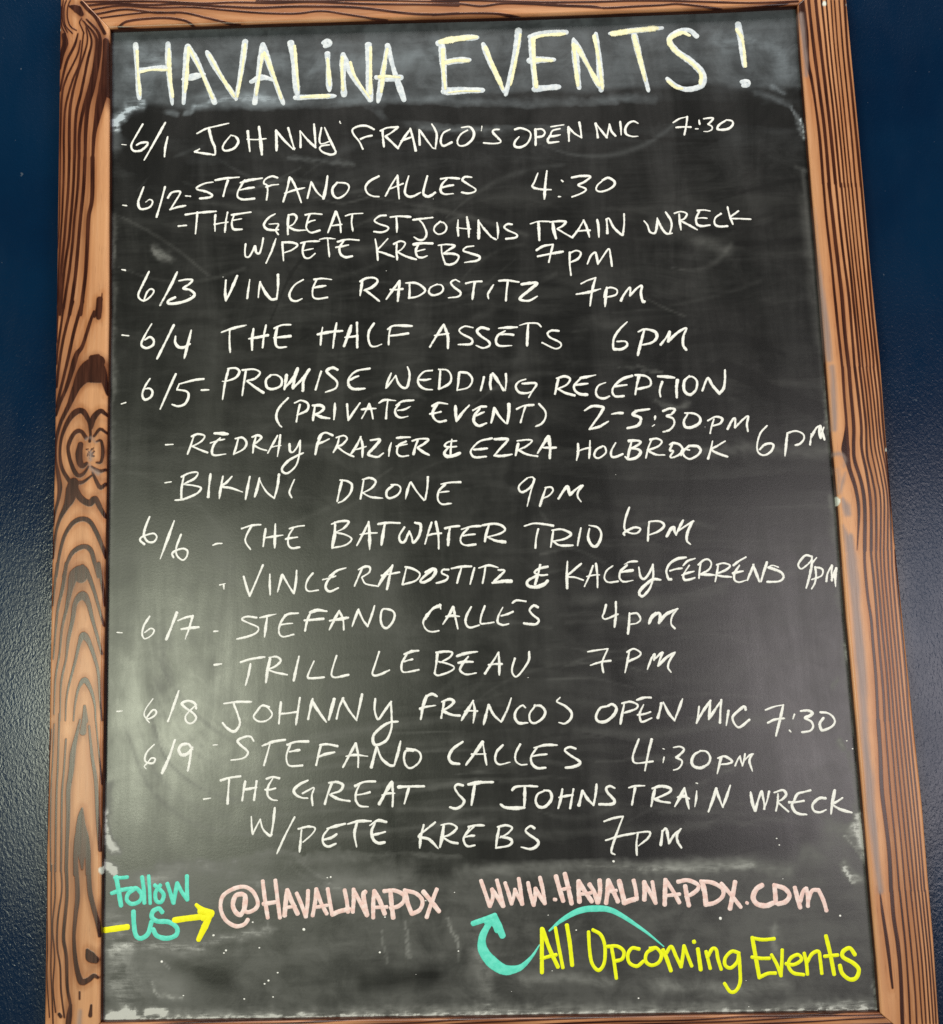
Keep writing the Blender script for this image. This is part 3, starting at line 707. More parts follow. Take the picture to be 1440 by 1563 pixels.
'e10_time': '''2.42:58.0,7.5 50.4,1.2 49.4,-3.7 52.6,-6.3 59.2,-3.2 64.4,3.2 63.8,8.2 58.0,7.9
2.41:65.2,6.5 60.7,-7.4 57.0,-20.4
2.89:76.4,-2.6 72.8,-11.9 69.6,-20.8
2.41:75.6,-2.6 81.3,-2.3 83.3,-5.7 79.3,-10.5 73.5,-13.1
3.37:88.5,-13.9 93.3,-6.8 97.6,-2.4 99.0,-7.0 99.7,-10.7
2.89:99.7,-10.7 105.6,-5.6 111.5,-1.8
2.41:113.1,-1.6 108.0,-8.1 107.7,-13.1 110.5,-17.6''',
'e11_date': '''2.44:-320.8,-18.9 -325.0,-29.3 -326.2,-37.5 -322.1,-43.9 -316.3,-44.0 -313.4,-39.5 -316.4,-35.8 -322.9,-36.8 -328.7,-39.1 -330.1,-42.3 -325.8,-46.4
2.92:-296.1,-24.0 -302.4,-41.5 -309.6,-60.9
2.43:-289.1,-37.7 -293.6,-50.0 -293.2,-58.2 -287.5,-63.3 -283.4,-60.1 -282.6,-54.5 -286.7,-51.9 -293.3,-53.3 -297.8,-56.4 -296.5,-60.5''',
'e11_name': '''1.94:-257.2,-49.5 -253.1,-48.0 -248.1,-47.9
2.43:-228.4,-33.8 -219.5,-31.1 -209.3,-30.4
2.42:-218.7,-31.9 -223.6,-40.8 -224.5,-47.3 -219.6,-54.7
2.91:-204.4,-34.9 -205.6,-43.0 -206.8,-52.1
2.42:-205.6,-43.7 -196.6,-42.7 -187.4,-41.6
2.91:-194.6,-30.6 -195.0,-41.7 -195.4,-53.8
2.42:-176.9,-35.4 -181.1,-42.2 -182.0,-50.3 -178.7,-54.7 -170.6,-54.3
2.42:-180.5,-35.3 -172.0,-33.3 -165.8,-32.8
2.42:-184.4,-45.7 -178.6,-44.7 -172.7,-44.1
2.9:-134.7,-33.2 -136.1,-43.6 -138.3,-56.0
2.42:-138.3,-32.1 -130.2,-29.7 -121.5,-30.3 -126.2,-36.6 -135.3,-40.7
2.9:-135.1,-30.6 -135.3,-43.7 -137.9,-56.0
2.42:-134.5,-40.7 -124.7,-43.2 -118.6,-47.8 -124.8,-53.5 -137.9,-56.0
2.42:-101.3,-31.3 -106.7,-42.1 -113.4,-54.2
3.38:-101.3,-31.3 -100.6,-44.8 -100.8,-58.2
1.93:-110.0,-43.5 -101.8,-42.5 -93.0,-42.4
2.9:-91.9,-33.6 -82.0,-32.6 -70.3,-33.3
3.38:-85.3,-33.8 -87.2,-43.6 -89.0,-54.3
2.89:-65.8,-37.7 -70.9,-45.7 -70.2,-51.5 -66.1,-52.1 -61.0,-42.0 -61.0,-42.0 -58.7,-47.8 -57.2,-53.5 -51.4,-46.4 -49.5,-35.8 -55.1,-33.5
2.41:-38.6,-33.7 -42.3,-44.2 -45.7,-55.0
2.89:-34.4,-33.2 -32.2,-47.0 -32.2,-60.0
2.41:-43.2,-46.6 -36.7,-45.2 -29.2,-44.8
2.89:-25.5,-40.0 -18.6,-38.6 -11.1,-38.2
3.37:-20.5,-39.2 -22.1,-48.1 -22.7,-56.8
2.41:10.1,-38.9 1.0,-39.1 -8.9,-41.5
2.4:-2.3,-40.6 -9.1,-47.7 -10.1,-54.2 -5.3,-57.6 4.6,-57.0
2.89:-7.5,-48.1 -1.7,-47.2 4.0,-46.9
2.89:18.1,-38.8 15.3,-46.9 13.8,-54.3
2.41:11.6,-38.3 23.8,-37.0 31.1,-39.2 34.2,-43.4 28.3,-47.3 16.9,-49.9
3.36:16.9,-50.2 24.9,-54.1 33.9,-55.6
2.4:53.6,-40.3 62.8,-38.0 72.5,-39.0 82.2,-40.9
2.4:67.1,-43.7 64.7,-52.6 63.5,-62.5
2.4:82.0,-45.8 80.4,-53.9 78.7,-62.0
2.4:80.7,-45.4 90.1,-44.8 99.3,-49.6 93.0,-54.3 81.5,-56.4
2.87:81.5,-56.4 87.8,-60.6 100.5,-61.0
2.4:109.3,-44.2 107.3,-52.3 105.3,-61.2
2.87:117.7,-45.3 116.0,-53.4 118.6,-60.8 123.4,-62.6 127.7,-57.0 129.1,-49.8 125.8,-44.0 117.8,-41.7''',
'e11_time': '''2.39:158.2,-25.1 153.7,-36.7 152.5,-46.4 157.9,-50.7 164.4,-50.9 168.1,-47.0 163.0,-45.2 156.5,-47.4 151.4,-50.5 152.1,-52.6
2.87:177.0,-40.7 175.8,-48.8 174.9,-58.9
2.39:177.1,-39.9 186.0,-39.7 190.7,-42.0 191.3,-45.3 185.4,-50.0 175.6,-53.4
3.34:193.6,-55.1 197.6,-48.7 201.0,-46.4 201.6,-50.5 203.0,-53.8
2.87:203.0,-53.8 206.6,-46.6 210.6,-39.9
2.39:205.6,-49.8 213.2,-45.2 220.9,-40.8
2.86:219.9,-41.3 214.4,-51.7 213.2,-59.8 216.3,-63.5''',
'e12_name': '''1.93:-250.3,-89.2 -245.0,-88.0
1.93:-246.4,-89.0 -246.1,-93.2
2.41:-226.5,-81.5 -223.8,-91.3 -220.6,-101.1
2.41:-220.6,-101.1 -214.8,-88.3 -207.2,-70.7
2.41:-200.4,-80.3 -200.5,-90.4 -200.2,-100.4
2.89:-188.4,-81.1 -190.4,-89.1 -192.7,-97.4
2.41:-187.9,-80.7 -182.3,-91.0 -176.8,-99.9
2.41:-173.7,-77.3 -174.5,-88.0 -176.5,-99.9
2.41:-157.5,-80.4 -162.7,-86.7 -164.8,-93.9 -162.0,-98.1 -152.5,-97.4
2.41:-124.9,-76.3 -133.4,-78.7 -141.6,-84.2
2.4:-136.7,-81.9 -143.3,-89.0 -145.0,-95.4 -141.0,-99.0 -132.6,-95.8
2.41:-147.8,-87.2 -141.6,-85.8 -135.1,-84.0
2.4:-108.6,-77.1 -112.3,-85.1 -116.5,-94.3
2.4:-112.2,-78.3 -105.7,-75.6 -101.1,-76.5 -101.7,-81.4 -109.1,-86.0
2.4:-109.1,-86.5 -105.2,-92.6 -93.0,-95.4
3.36:-79.0,-76.4 -86.3,-84.6 -92.2,-93.8
2.88:-78.4,-75.1 -81.5,-86.0 -84.4,-98.6
2.4:-89.6,-85.0 -80.6,-83.6 -71.7,-82.2
2.4:-64.8,-78.5 -66.9,-86.5 -69.0,-94.5
2.4:-65.9,-77.1 -57.8,-79.5 -51.5,-84.6 -55.7,-90.9 -68.4,-94.5
3.36:-39.2,-80.9 -48.3,-87.9 -51.2,-91.9 -47.6,-92.8 -40.2,-89.0 -36.0,-83.0 -38.4,-80.1 -45.8,-83.1
2.4:-23.0,-81.1 -28.7,-81.2 -29.6,-84.5 -24.0,-87.9 -26.6,-91.8 -35.4,-94.0
2.4:-20.1,-80.2 -10.0,-78.6 -0.3,-78.6
2.39:-10.0,-79.4 -12.6,-86.6 -15.0,-94.6
2.39:2.6,-80.3 0.3,-87.8 -2.1,-96.0
2.39:7.1,-80.4 16.8,-78.2 25.6,-80.5
2.87:13.5,-79.3 12.1,-87.4 10.2,-95.4
2.87:26.3,-83.0 32.3,-84.0 26.1,-90.3 20.2,-95.7
3.82:20.2,-95.4 29.2,-94.4 38.7,-94.4
2.87:75.0,-81.3 67.5,-82.7 61.7,-86.5 67.3,-89.5 74.1,-89.3
2.87:67.7,-79.4 64.9,-89.1 61.8,-98.6
3.82:64.0,-89.8 55.0,-94.4 54.8,-99.2 62.0,-101.1 70.1,-98.9 74.3,-95.2
2.86:94.6,-77.1 93.4,-90.0 93.2,-103.2
2.38:108.1,-79.4 99.7,-86.1 93.8,-91.6 101.0,-92.6 109.3,-95.6
2.38:119.6,-81.9 115.2,-92.3 110.3,-101.8
2.86:122.6,-79.9 123.4,-90.9 123.1,-103.1
2.38:113.1,-92.2 119.6,-91.1 125.3,-91.0
2.38:138.9,-82.7 132.7,-87.2 130.3,-94.3 133.8,-98.5 143.6,-98.0
2.38:163.3,-78.9 156.5,-79.0 150.7,-81.3
2.38:153.1,-82.2 146.3,-88.4 145.2,-94.8 149.1,-98.5 158.1,-97.5
2.86:146.0,-89.2 152.0,-88.3 158.6,-87.5
2.38:164.6,-84.9 165.7,-93.8 169.3,-96.4 174.4,-90.9 178.5,-82.6
2.85:178.5,-82.6 178.2,-94.2 174.4,-105.4 167.6,-112.9 164.1,-111.8 164.7,-107.5 171.4,-101.3 178.1,-97.1 185.1,-97.7
2.85:211.4,-76.5 202.8,-77.7 195.4,-82.0 191.6,-88.4 191.8,-92.9 193.3,-97.3 195.8,-97.6
2.38:195.0,-89.2 200.9,-87.7 206.9,-87.1
2.38:220.1,-77.9 213.0,-80.0 208.2,-84.4
2.37:214.1,-84.6 209.8,-90.3 207.6,-95.4 209.4,-98.7 215.2,-98.0 218.8,-96.8
2.38:206.4,-93.8 212.3,-91.9 218.4,-90.5
2.37:225.9,-81.7 224.1,-89.4 223.0,-97.4
2.38:223.1,-84.2 228.6,-79.8 233.2,-79.3 235.9,-83.3 233.2,-89.1 225.2,-93.6
2.85:225.4,-94.1 231.6,-94.2 239.3,-94.8
2.37:242.5,-85.5 240.7,-93.2 238.7,-101.0
2.37:241.2,-84.8 247.8,-83.4 254.1,-85.8 250.6,-89.6 242.0,-93.2
3.32:240.6,-95.1 247.0,-96.4 254.4,-97.1
2.37:270.1,-78.2 263.4,-81.6 257.3,-85.9
2.37:263.2,-86.1 258.1,-93.7 257.7,-100.2 262.1,-102.5 268.7,-100.9
2.37:256.2,-93.7 261.5,-92.6 266.4,-91.8
2.84:277.4,-85.7 273.7,-93.6 270.2,-100.7
2.84:276.7,-85.9 279.4,-95.1 281.7,-102.4
2.84:290.5,-83.7 286.6,-93.4 283.4,-102.4
2.37:301.1,-89.0 295.4,-87.1 291.4,-89.0
2.84:291.4,-89.0 297.7,-91.1 303.9,-94.5 305.6,-99.1 300.8,-102.9 289.4,-103.1''',
'e12_time': '''2.37:334.1,-79.3 328.3,-78.5 322.0,-84.8 320.9,-88.6 323.5,-91.3 328.9,-88.2 333.8,-83.2 334.7,-79.3
2.84:334.9,-79.7 333.7,-89.0 330.9,-99.3 327.1,-110.1
1.89:339.2,-80.9 336.7,-83.7 334.7,-86.5
2.83:337.3,-90.2 337.5,-98.2 335.6,-105.9 332.4,-110.9
2.36:337.1,-90.4 342.2,-91.2 344.6,-93.9 342.3,-99.0 333.0,-102.2
2.84:347.1,-104.3 348.9,-96.6 353.6,-89.0
2.83:353.6,-89.0 352.8,-96.1 352.5,-103.8
2.83:352.5,-103.8 354.6,-97.4 358.0,-91.7
2.83:357.7,-91.7 356.1,-100.1 355.7,-109.4''',
'e13_date': '''1.93:-352.0,-132.7 -347.1,-133.2
2.41:-319.9,-118.0 -325.4,-126.8 -327.2,-134.8 -324.4,-139.7 -318.0,-136.7 -315.3,-131.9 -318.8,-129.9 -324.5,-133.6
3.37:-292.9,-115.0 -297.7,-127.7 -303.2,-141.0
2.41:-291.6,-123.0 -284.8,-120.4 -276.7,-118.7
2.88:-277.0,-118.7 -280.2,-129.8 -284.4,-141.2
2.88:-288.3,-131.5 -279.9,-130.6 -271.1,-130.1''',
'e13_name': '''1.92:-256.2,-134.7 -252.0,-134.5
2.4:-213.7,-122.5 -223.1,-121.1 -228.3,-123.7 -221.5,-127.6 -212.6,-131.9 -213.4,-136.7 -221.5,-140.4 -233.2,-142.8
2.4:-210.4,-122.6 -202.0,-121.0 -194.8,-119.6
2.88:-203.3,-121.7 -204.5,-130.5 -206.0,-141.4
2.4:-172.5,-119.3 -182.5,-120.0 -187.8,-124.6
2.39:-185.5,-120.7 -190.7,-130.1 -191.6,-138.1 -187.6,-141.9 -177.2,-140.0
2.4:-190.7,-130.3 -184.6,-129.5 -178.4,-129.1
2.87:-160.7,-119.8 -164.0,-127.8 -165.9,-136.8
3.36:-160.7,-119.0 -153.3,-117.0 -144.6,-118.3
2.87:-166.4,-126.6 -156.7,-126.2 -147.6,-125.5
2.87:-132.0,-118.3 -136.5,-126.2 -141.9,-136.3
2.39:-132.0,-118.3 -128.4,-126.5 -127.7,-137.0
3.35:-141.2,-127.7 -133.2,-126.6 -123.4,-125.3
2.87:-112.9,-117.6 -116.2,-125.2 -119.3,-133.5
2.87:-113.2,-117.9 -108.2,-128.7 -104.1,-134.2
2.39:-97.0,-114.6 -100.1,-124.1 -104.1,-134.2
2.39:-79.8,-119.9 -88.6,-118.1 -91.2,-126.0 -89.8,-134.0 -85.0,-136.4 -79.2,-130.4 -77.4,-123.2 -81.4,-118.6 -87.8,-117.4
3.34:-32.1,-115.8 -40.2,-119.6 -47.7,-128.9
2.39:-32.7,-115.0 -31.8,-119.5
2.38:-45.2,-124.2 -49.4,-132.1 -46.4,-139.4 -40.8,-141.6 -34.3,-140.8
2.86:-19.5,-117.9 -24.3,-126.5 -30.0,-134.3
2.86:-19.5,-117.9 -17.6,-128.3 -15.6,-139.2
2.86:-26.7,-127.2 -20.3,-126.6 -14.0,-127.4
2.38:-1.8,-118.5 -6.6,-127.0 -7.6,-134.2 -3.7,-138.6 5.4,-136.6
2.38:11.7,-118.0 7.9,-127.4 6.9,-134.6 10.9,-135.2 19.9,-134.2
2.38:29.1,-120.1 24.8,-128.0 23.8,-134.3 28.5,-137.0 34.3,-136.2
2.38:27.5,-128.1 33.7,-126.6 39.2,-124.3
2.38:38.9,-115.9 43.0,-113.5 52.1,-114.7
2.85:63.8,-120.9 59.7,-119.1 55.5,-123.3 58.5,-128.2 64.0,-133.2 60.6,-137.4 49.4,-136.1''',
'e13_time': '''2.37:130.7,-120.4 128.4,-128.0 126.6,-131.9 129.7,-134.4 141.7,-130.0
2.84:140.4,-118.1 139.8,-129.9 137.9,-142.3
2.84:153.1,-129.5 152.2,-139.1 150.7,-149.4
2.37:153.1,-130.3 160.3,-129.8 163.6,-135.4 159.9,-139.3 153.4,-140.2
3.78:171.8,-139.7 174.5,-134.2 178.7,-130.3
2.84:172.8,-135.7 180.3,-130.4 183.0,-132.0 181.4,-140.0
3.31:181.5,-139.2 189.1,-131.4 200.2,-126.7
2.36:199.7,-127.0 194.5,-134.0 193.3,-141.1 196.6,-145.7''',
'e14_name': '''2.87:-255.5,-167.3 -248.7,-166.5
2.87:-229.7,-165.5 -220.0,-162.8 -206.1,-161.1
2.38:-220.0,-167.5 -222.0,-177.8 -224.9,-187.8
3.34:-200.6,-163.4 -203.1,-173.6 -204.8,-185.6
2.39:-201.4,-161.7 -194.2,-161.2 -190.2,-165.3 -195.8,-170.6 -203.1,-173.3
2.38:-203.1,-173.6 -194.3,-176.7 -184.0,-178.9
2.86:-172.2,-161.8 -174.9,-172.9 -177.6,-184.8
2.38:-157.5,-166.7 -162.1,-176.4 -163.8,-181.9 -159.7,-183.1 -147.7,-182.5
2.38:-135.2,-162.0 -138.7,-172.3 -140.4,-180.2 -136.5,-182.9 -123.6,-180.7
2.37:-93.3,-159.4 -97.7,-172.0 -100.3,-179.8 -97.9,-182.4 -91.5,-180.9 -83.7,-177.5
2.85:-54.8,-159.6 -61.4,-160.1 -68.6,-162.6
2.37:-66.2,-162.6 -71.2,-171.2 -71.4,-178.3 -67.4,-180.0 -54.9,-178.0
2.37:-68.8,-169.7 -64.8,-168.5 -60.7,-167.7
2.85:-36.2,-162.7 -37.6,-172.2 -39.4,-181.6
2.85:-37.3,-161.9 -28.5,-161.1 -21.8,-162.4 -24.6,-167.1 -33.6,-171.5
2.37:-35.1,-170.7 -25.6,-173.4 -20.1,-176.7 -24.2,-180.5 -35.5,-184.0 -39.5,-182.4
3.32:-17.1,-165.9 -7.7,-163.3 2.6,-162.3
2.37:-6.2,-166.8 -12.0,-173.8 -14.6,-179.2 -11.5,-182.8 -6.7,-183.9 1.0,-182.8
2.84:-16.0,-172.5 -9.5,-171.5 -1.9,-172.0
2.84:23.6,-163.7 17.7,-172.3 9.6,-183.7
2.84:23.6,-163.7 24.0,-174.1 23.6,-185.1
2.84:13.6,-175.3 20.0,-174.7 26.5,-174.9
2.36:39.3,-169.8 36.3,-179.2 36.7,-184.7 40.3,-187.5 46.9,-181.1 52.9,-171.8 53.5,-163.9''',
'e14_time': '''1.89:110.6,-165.6 120.3,-164.3 130.5,-163.3
2.36:130.2,-163.6 124.5,-175.5 124.3,-181.8 125.0,-185.9
2.36:112.9,-178.6 122.9,-175.8 132.6,-174.8
2.35:150.8,-167.6 148.7,-176.2 146.0,-186.5
2.36:148.9,-167.1 155.4,-164.1 161.9,-167.9 159.8,-171.8 150.0,-175.9
2.35:167.9,-184.0 171.6,-175.3 174.2,-170.7
2.83:174.2,-170.7 175.8,-169.9 174.7,-175.4
2.35:174.7,-175.4 182.3,-168.5 183.9,-168.6
2.82:183.5,-168.6 180.3,-175.6 178.4,-181.2
2.82:178.4,-181.2 186.8,-173.4 195.3,-168.8
2.35:195.3,-168.8 189.8,-176.6 187.9,-182.9 190.5,-187.5''',
'e15_date': '''2.39:-351.0,-209.4 -346.2,-209.2
1.91:-316.0,-198.4 -323.0,-208.0 -324.2,-214.2 -320.5,-217.5 -314.1,-214.5 -312.5,-210.6 -315.7,-209.0 -320.0,-213.6 -322.1,-217.4 -319.3,-221.0
2.86:-290.6,-191.6 -294.9,-204.1 -301.0,-220.5
2.38:-273.4,-209.1 -274.8,-203.9 -281.2,-201.3 -287.3,-203.5 -284.4,-207.5 -276.3,-213.3 -273.4,-218.0 -276.3,-222.2 -280.3,-223.0 -283.5,-220.1 -283.5,-215.4 -277.9,-209.3 -273.1,-205.5''',
'e15_name': '''2.38:-246.1,-204.9 -233.0,-203.7 -219.2,-204.1
2.85:-237.0,-204.2 -232.2,-216.9 -230.6,-224.8 -233.8,-230.6 -237.8,-231.8 -243.4,-228.3 -247.4,-223.5
2.37:-201.7,-209.6 -208.9,-208.1 -214.6,-214.3 -217.0,-218.9 -212.2,-223.0 -204.2,-222.4 -199.0,-217.1 -202.5,-210.7 -208.1,-207.4
2.85:-190.3,-205.2 -191.3,-214.9 -192.4,-225.6
2.84:-191.3,-216.5 -183.3,-216.0 -175.6,-215.1
2.84:-171.7,-201.7 -173.7,-213.9 -175.7,-227.0
2.84:-159.2,-203.0 -161.7,-212.7 -163.9,-222.3
2.84:-160.0,-204.9 -152.9,-216.1 -146.3,-225.3
3.31:-138.0,-203.6 -140.9,-213.3 -143.7,-223.2
2.37:-129.1,-202.9 -133.3,-211.9 -136.1,-222.8
2.84:-130.0,-203.5 -124.1,-214.5 -116.6,-224.6
2.84:-110.8,-200.0 -113.7,-212.5 -116.6,-224.6
2.84:-98.0,-204.8 -98.9,-214.5 -97.1,-222.4 -94.7,-224.0 -89.0,-216.3 -82.4,-207.9
2.83:-82.8,-207.9 -82.4,-222.8 -83.0,-233.7 -88.0,-244.5 -97.6,-248.8 -101.0,-245.6 -99.8,-238.7 -92.5,-231.9 -84.4,-227.7 -76.5,-227.0
3.3:-48.0,-203.4 -51.4,-212.7 -54.1,-225.2
2.83:-37.9,-204.0 -42.4,-201.7 -46.9,-203.5 -49.7,-208.1
2.83:-54.7,-215.5 -47.5,-213.6 -39.5,-212.8
2.83:-31.1,-210.2 -32.4,-216.4 -34.2,-224.8
2.83:-33.0,-209.4 -25.7,-207.2 -21.5,-209.7 -25.9,-214.3 -33.2,-218.0
3.3:-32.4,-218.3 -23.8,-222.1 -16.2,-223.1
3.3:-2.7,-209.5 -7.7,-217.1 -14.4,-227.3
2.83:-3.0,-209.5 -1.4,-218.9 -3.3,-230.1
2.35:-11.0,-219.4 -5.4,-218.8 1.1,-219.3
3.29:12.3,-213.8 9.6,-222.3 6.9,-231.9
2.82:12.3,-213.8 16.8,-223.3 23.7,-230.2
2.82:34.3,-208.2 30.4,-218.3 24.0,-230.2
2.82:47.7,-217.2 44.9,-215.2 39.2,-219.3 37.3,-226.3 41.1,-231.8 49.3,-231.9
2.82:56.7,-216.7 51.7,-223.6 52.2,-230.6 56.9,-232.3 64.2,-227.8 66.9,-221.7 63.1,-216.4 56.8,-215.6
2.35:81.7,-208.8 78.7,-212.6 86.1,-216.7 92.2,-223.2 91.1,-229.4 85.4,-233.6 79.9,-232.5
2.81:127.3,-218.3 120.1,-220.1 115.8,-227.8 117.9,-232.5 125.0,-232.7 133.2,-226.7 135.9,-220.5 132.1,-216.5 128.1,-218.0
2.81:143.5,-217.6 141.2,-226.2 139.1,-235.4
2.81:141.7,-216.0 149.7,-214.7 156.6,-218.0 154.1,-221.9 143.6,-225.0
2.81:156.1,-213.3 163.3,-211.2 169.8,-211.4
2.34:162.2,-218.2 158.6,-225.1 158.3,-231.3 160.5,-234.2 169.4,-230.9
2.81:156.2,-227.4 162.5,-226.8 168.5,-225.1
3.27:179.6,-217.1 177.7,-224.1 175.4,-230.9
2.8:181.6,-216.4 186.2,-226.7 191.4,-233.8
2.8:200.1,-213.8 195.9,-223.8 191.4,-233.8
2.33:215.8,-221.3 214.6,-228.3 212.5,-236.8
2.8:212.5,-236.8 218.6,-226.8 227.2,-215.9
2.8:226.9,-215.9 225.9,-223.9 224.5,-233.5
2.8:224.5,-233.5 231.4,-224.1 237.9,-215.6
2.8:237.6,-215.6 236.1,-225.8 235.0,-237.3
2.8:243.9,-226.0 242.6,-232.2 240.9,-239.6
2.8:260.5,-225.7 259.1,-222.6 253.4,-226.3 247.5,-232.3 249.4,-239.4 254.0,-241.8 263.5,-235.1''',
'e15_time': '''1.86:279.4,-226.4 288.3,-223.4 297.2,-222.0
2.79:296.9,-222.3 293.0,-235.2 288.0,-250.9
2.33:280.9,-238.7 287.4,-235.8 297.0,-234.7
2.33:307.0,-231.3 305.4,-235.3
2.32:301.2,-246.3 302.4,-247.6
2.79:313.3,-228.4 319.9,-228.0 324.4,-230.5 321.3,-233.3 317.0,-234.9 322.6,-238.6 324.1,-243.3 320.8,-247.3 313.1,-248.4
2.79:334.7,-235.5 330.7,-240.6 331.5,-245.8 333.8,-247.0 341.1,-244.4 345.2,-239.8 343.6,-234.5 338.5,-230.9 332.1,-230.1''',
'e16_date': '''1.9:-314.3,-242.1 -321.0,-248.7 -323.4,-254.9 -321.7,-258.8 -315.3,-259.8 -313.3,-255.9 -317.0,-255.1 -320.9,-259.6 -323.8,-262.6 -322.1,-264.9
3.32:-294.2,-238.6 -299.4,-254.0 -306.4,-269.6
3.32:-277.0,-247.6 -281.0,-242.8 -287.4,-243.4 -290.3,-248.0 -287.4,-252.5 -281.0,-251.4 -277.0,-246.1
2.37:-277.8,-246.8 -279.4,-257.7 -281.2,-268.2''',
'e16_name': '''1.89:-256.7,-244.3 -252.6,-244.1
2.36:-217.1,-241.6 -220.2,-237.3 -225.8,-237.4 -232.7,-240.6 -229.9,-245.1 -223.5,-250.7 -223.5,-254.6 -228.3,-257.9 -239.1,-259.1
2.84:-208.5,-246.3 -198.7,-242.9 -186.4,-241.3
2.36:-201.4,-245.1 -204.0,-254.4 -207.3,-265.0
2.83:-184.4,-246.1 -175.6,-243.5 -163.8,-243.5
2.36:-181.2,-245.7 -185.2,-255.7 -184.5,-263.5 -180.6,-266.4 -169.7,-266.0
2.83:-182.0,-252.7 -177.2,-252.0 -172.5,-251.4
2.83:-151.7,-247.3 -154.2,-256.6 -156.4,-266.1
2.83:-152.5,-247.3 -145.3,-246.7 -135.5,-248.7
2.83:-155.0,-258.9 -148.6,-256.4 -138.7,-254.5
2.82:-117.9,-246.7 -124.0,-257.4 -130.4,-268.7
2.82:-117.9,-246.7 -115.6,-257.6 -115.8,-269.1
2.35:-127.2,-258.6 -118.4,-257.6 -106.7,-259.1
3.76:-97.7,-251.2 -100.2,-259.6 -103.1,-269.6
2.82:-96.9,-251.2 -93.1,-261.4 -85.6,-268.1 -81.3,-268.7
2.82:-74.3,-246.1 -77.1,-257.2 -80.9,-268.7
2.82:-62.0,-255.3 -69.1,-255.1 -71.2,-262.0 -69.5,-269.0 -64.8,-271.5 -57.5,-267.0 -54.7,-260.9 -58.0,-255.4 -68.3,-252.8
2.81:-14.0,-248.1 -23.9,-254.8 -27.8,-262.5 -25.1,-267.6 -17.8,-268.9
3.75:5.3,-248.7 -2.7,-259.3 -11.2,-269.6
2.34:5.3,-248.7 6.8,-259.6 8.4,-270.4
2.34:-5.8,-260.0 1.3,-260.2 7.8,-260.2
2.34:24.8,-252.3 18.7,-258.4 16.9,-266.0 20.7,-270.5 30.9,-268.7
2.34:41.6,-252.0 36.9,-260.4 36.6,-267.4 41.2,-271.3 47.2,-271.2
2.81:55.1,-255.7 65.6,-253.5 77.0,-253.8
2.8:57.6,-255.6 51.8,-263.9 52.3,-270.9 57.6,-274.9 65.1,-274.8
2.34:52.5,-263.9 58.9,-262.6 66.8,-262.2
2.8:94.8,-257.7 89.2,-256.0 84.3,-258.7 88.9,-263.4 98.1,-269.9 96.3,-273.2 90.0,-275.0 84.4,-275.3''',
'e16_time': '''2.33:156.1,-250.5 151.3,-261.3 149.3,-268.2 152.3,-272.9 168.5,-271.8
2.79:168.4,-250.8 164.5,-264.0 160.5,-279.9
1.86:178.9,-260.1 180.1,-260.5
2.32:179.4,-268.3 178.2,-272.9
2.32:189.2,-259.2 195.5,-258.7 198.9,-261.9 192.6,-267.9 191.0,-268.6 196.3,-271.9 195.3,-276.4 192.0,-279.4 188.0,-280.4
2.79:214.9,-263.1 208.4,-266.8 205.7,-272.9 207.8,-277.6 214.0,-279.0 221.2,-275.6 223.6,-269.6 220.4,-264.1 214.6,-263.1
2.78:234.1,-269.8 232.2,-275.9 229.6,-284.6
2.32:231.0,-270.5 237.3,-268.9 243.4,-272.4 244.0,-274.7 239.3,-276.1 233.0,-276.4
2.78:247.0,-277.9 249.7,-272.6 252.2,-269.3
2.32:252.2,-269.3 252.8,-273.4 254.0,-278.1
2.78:254.0,-278.1 255.9,-272.8 257.1,-267.4
2.32:256.7,-272.8 260.9,-269.1 264.9,-267.5
2.32:264.6,-267.6 261.0,-273.7 263.1,-283.4''',
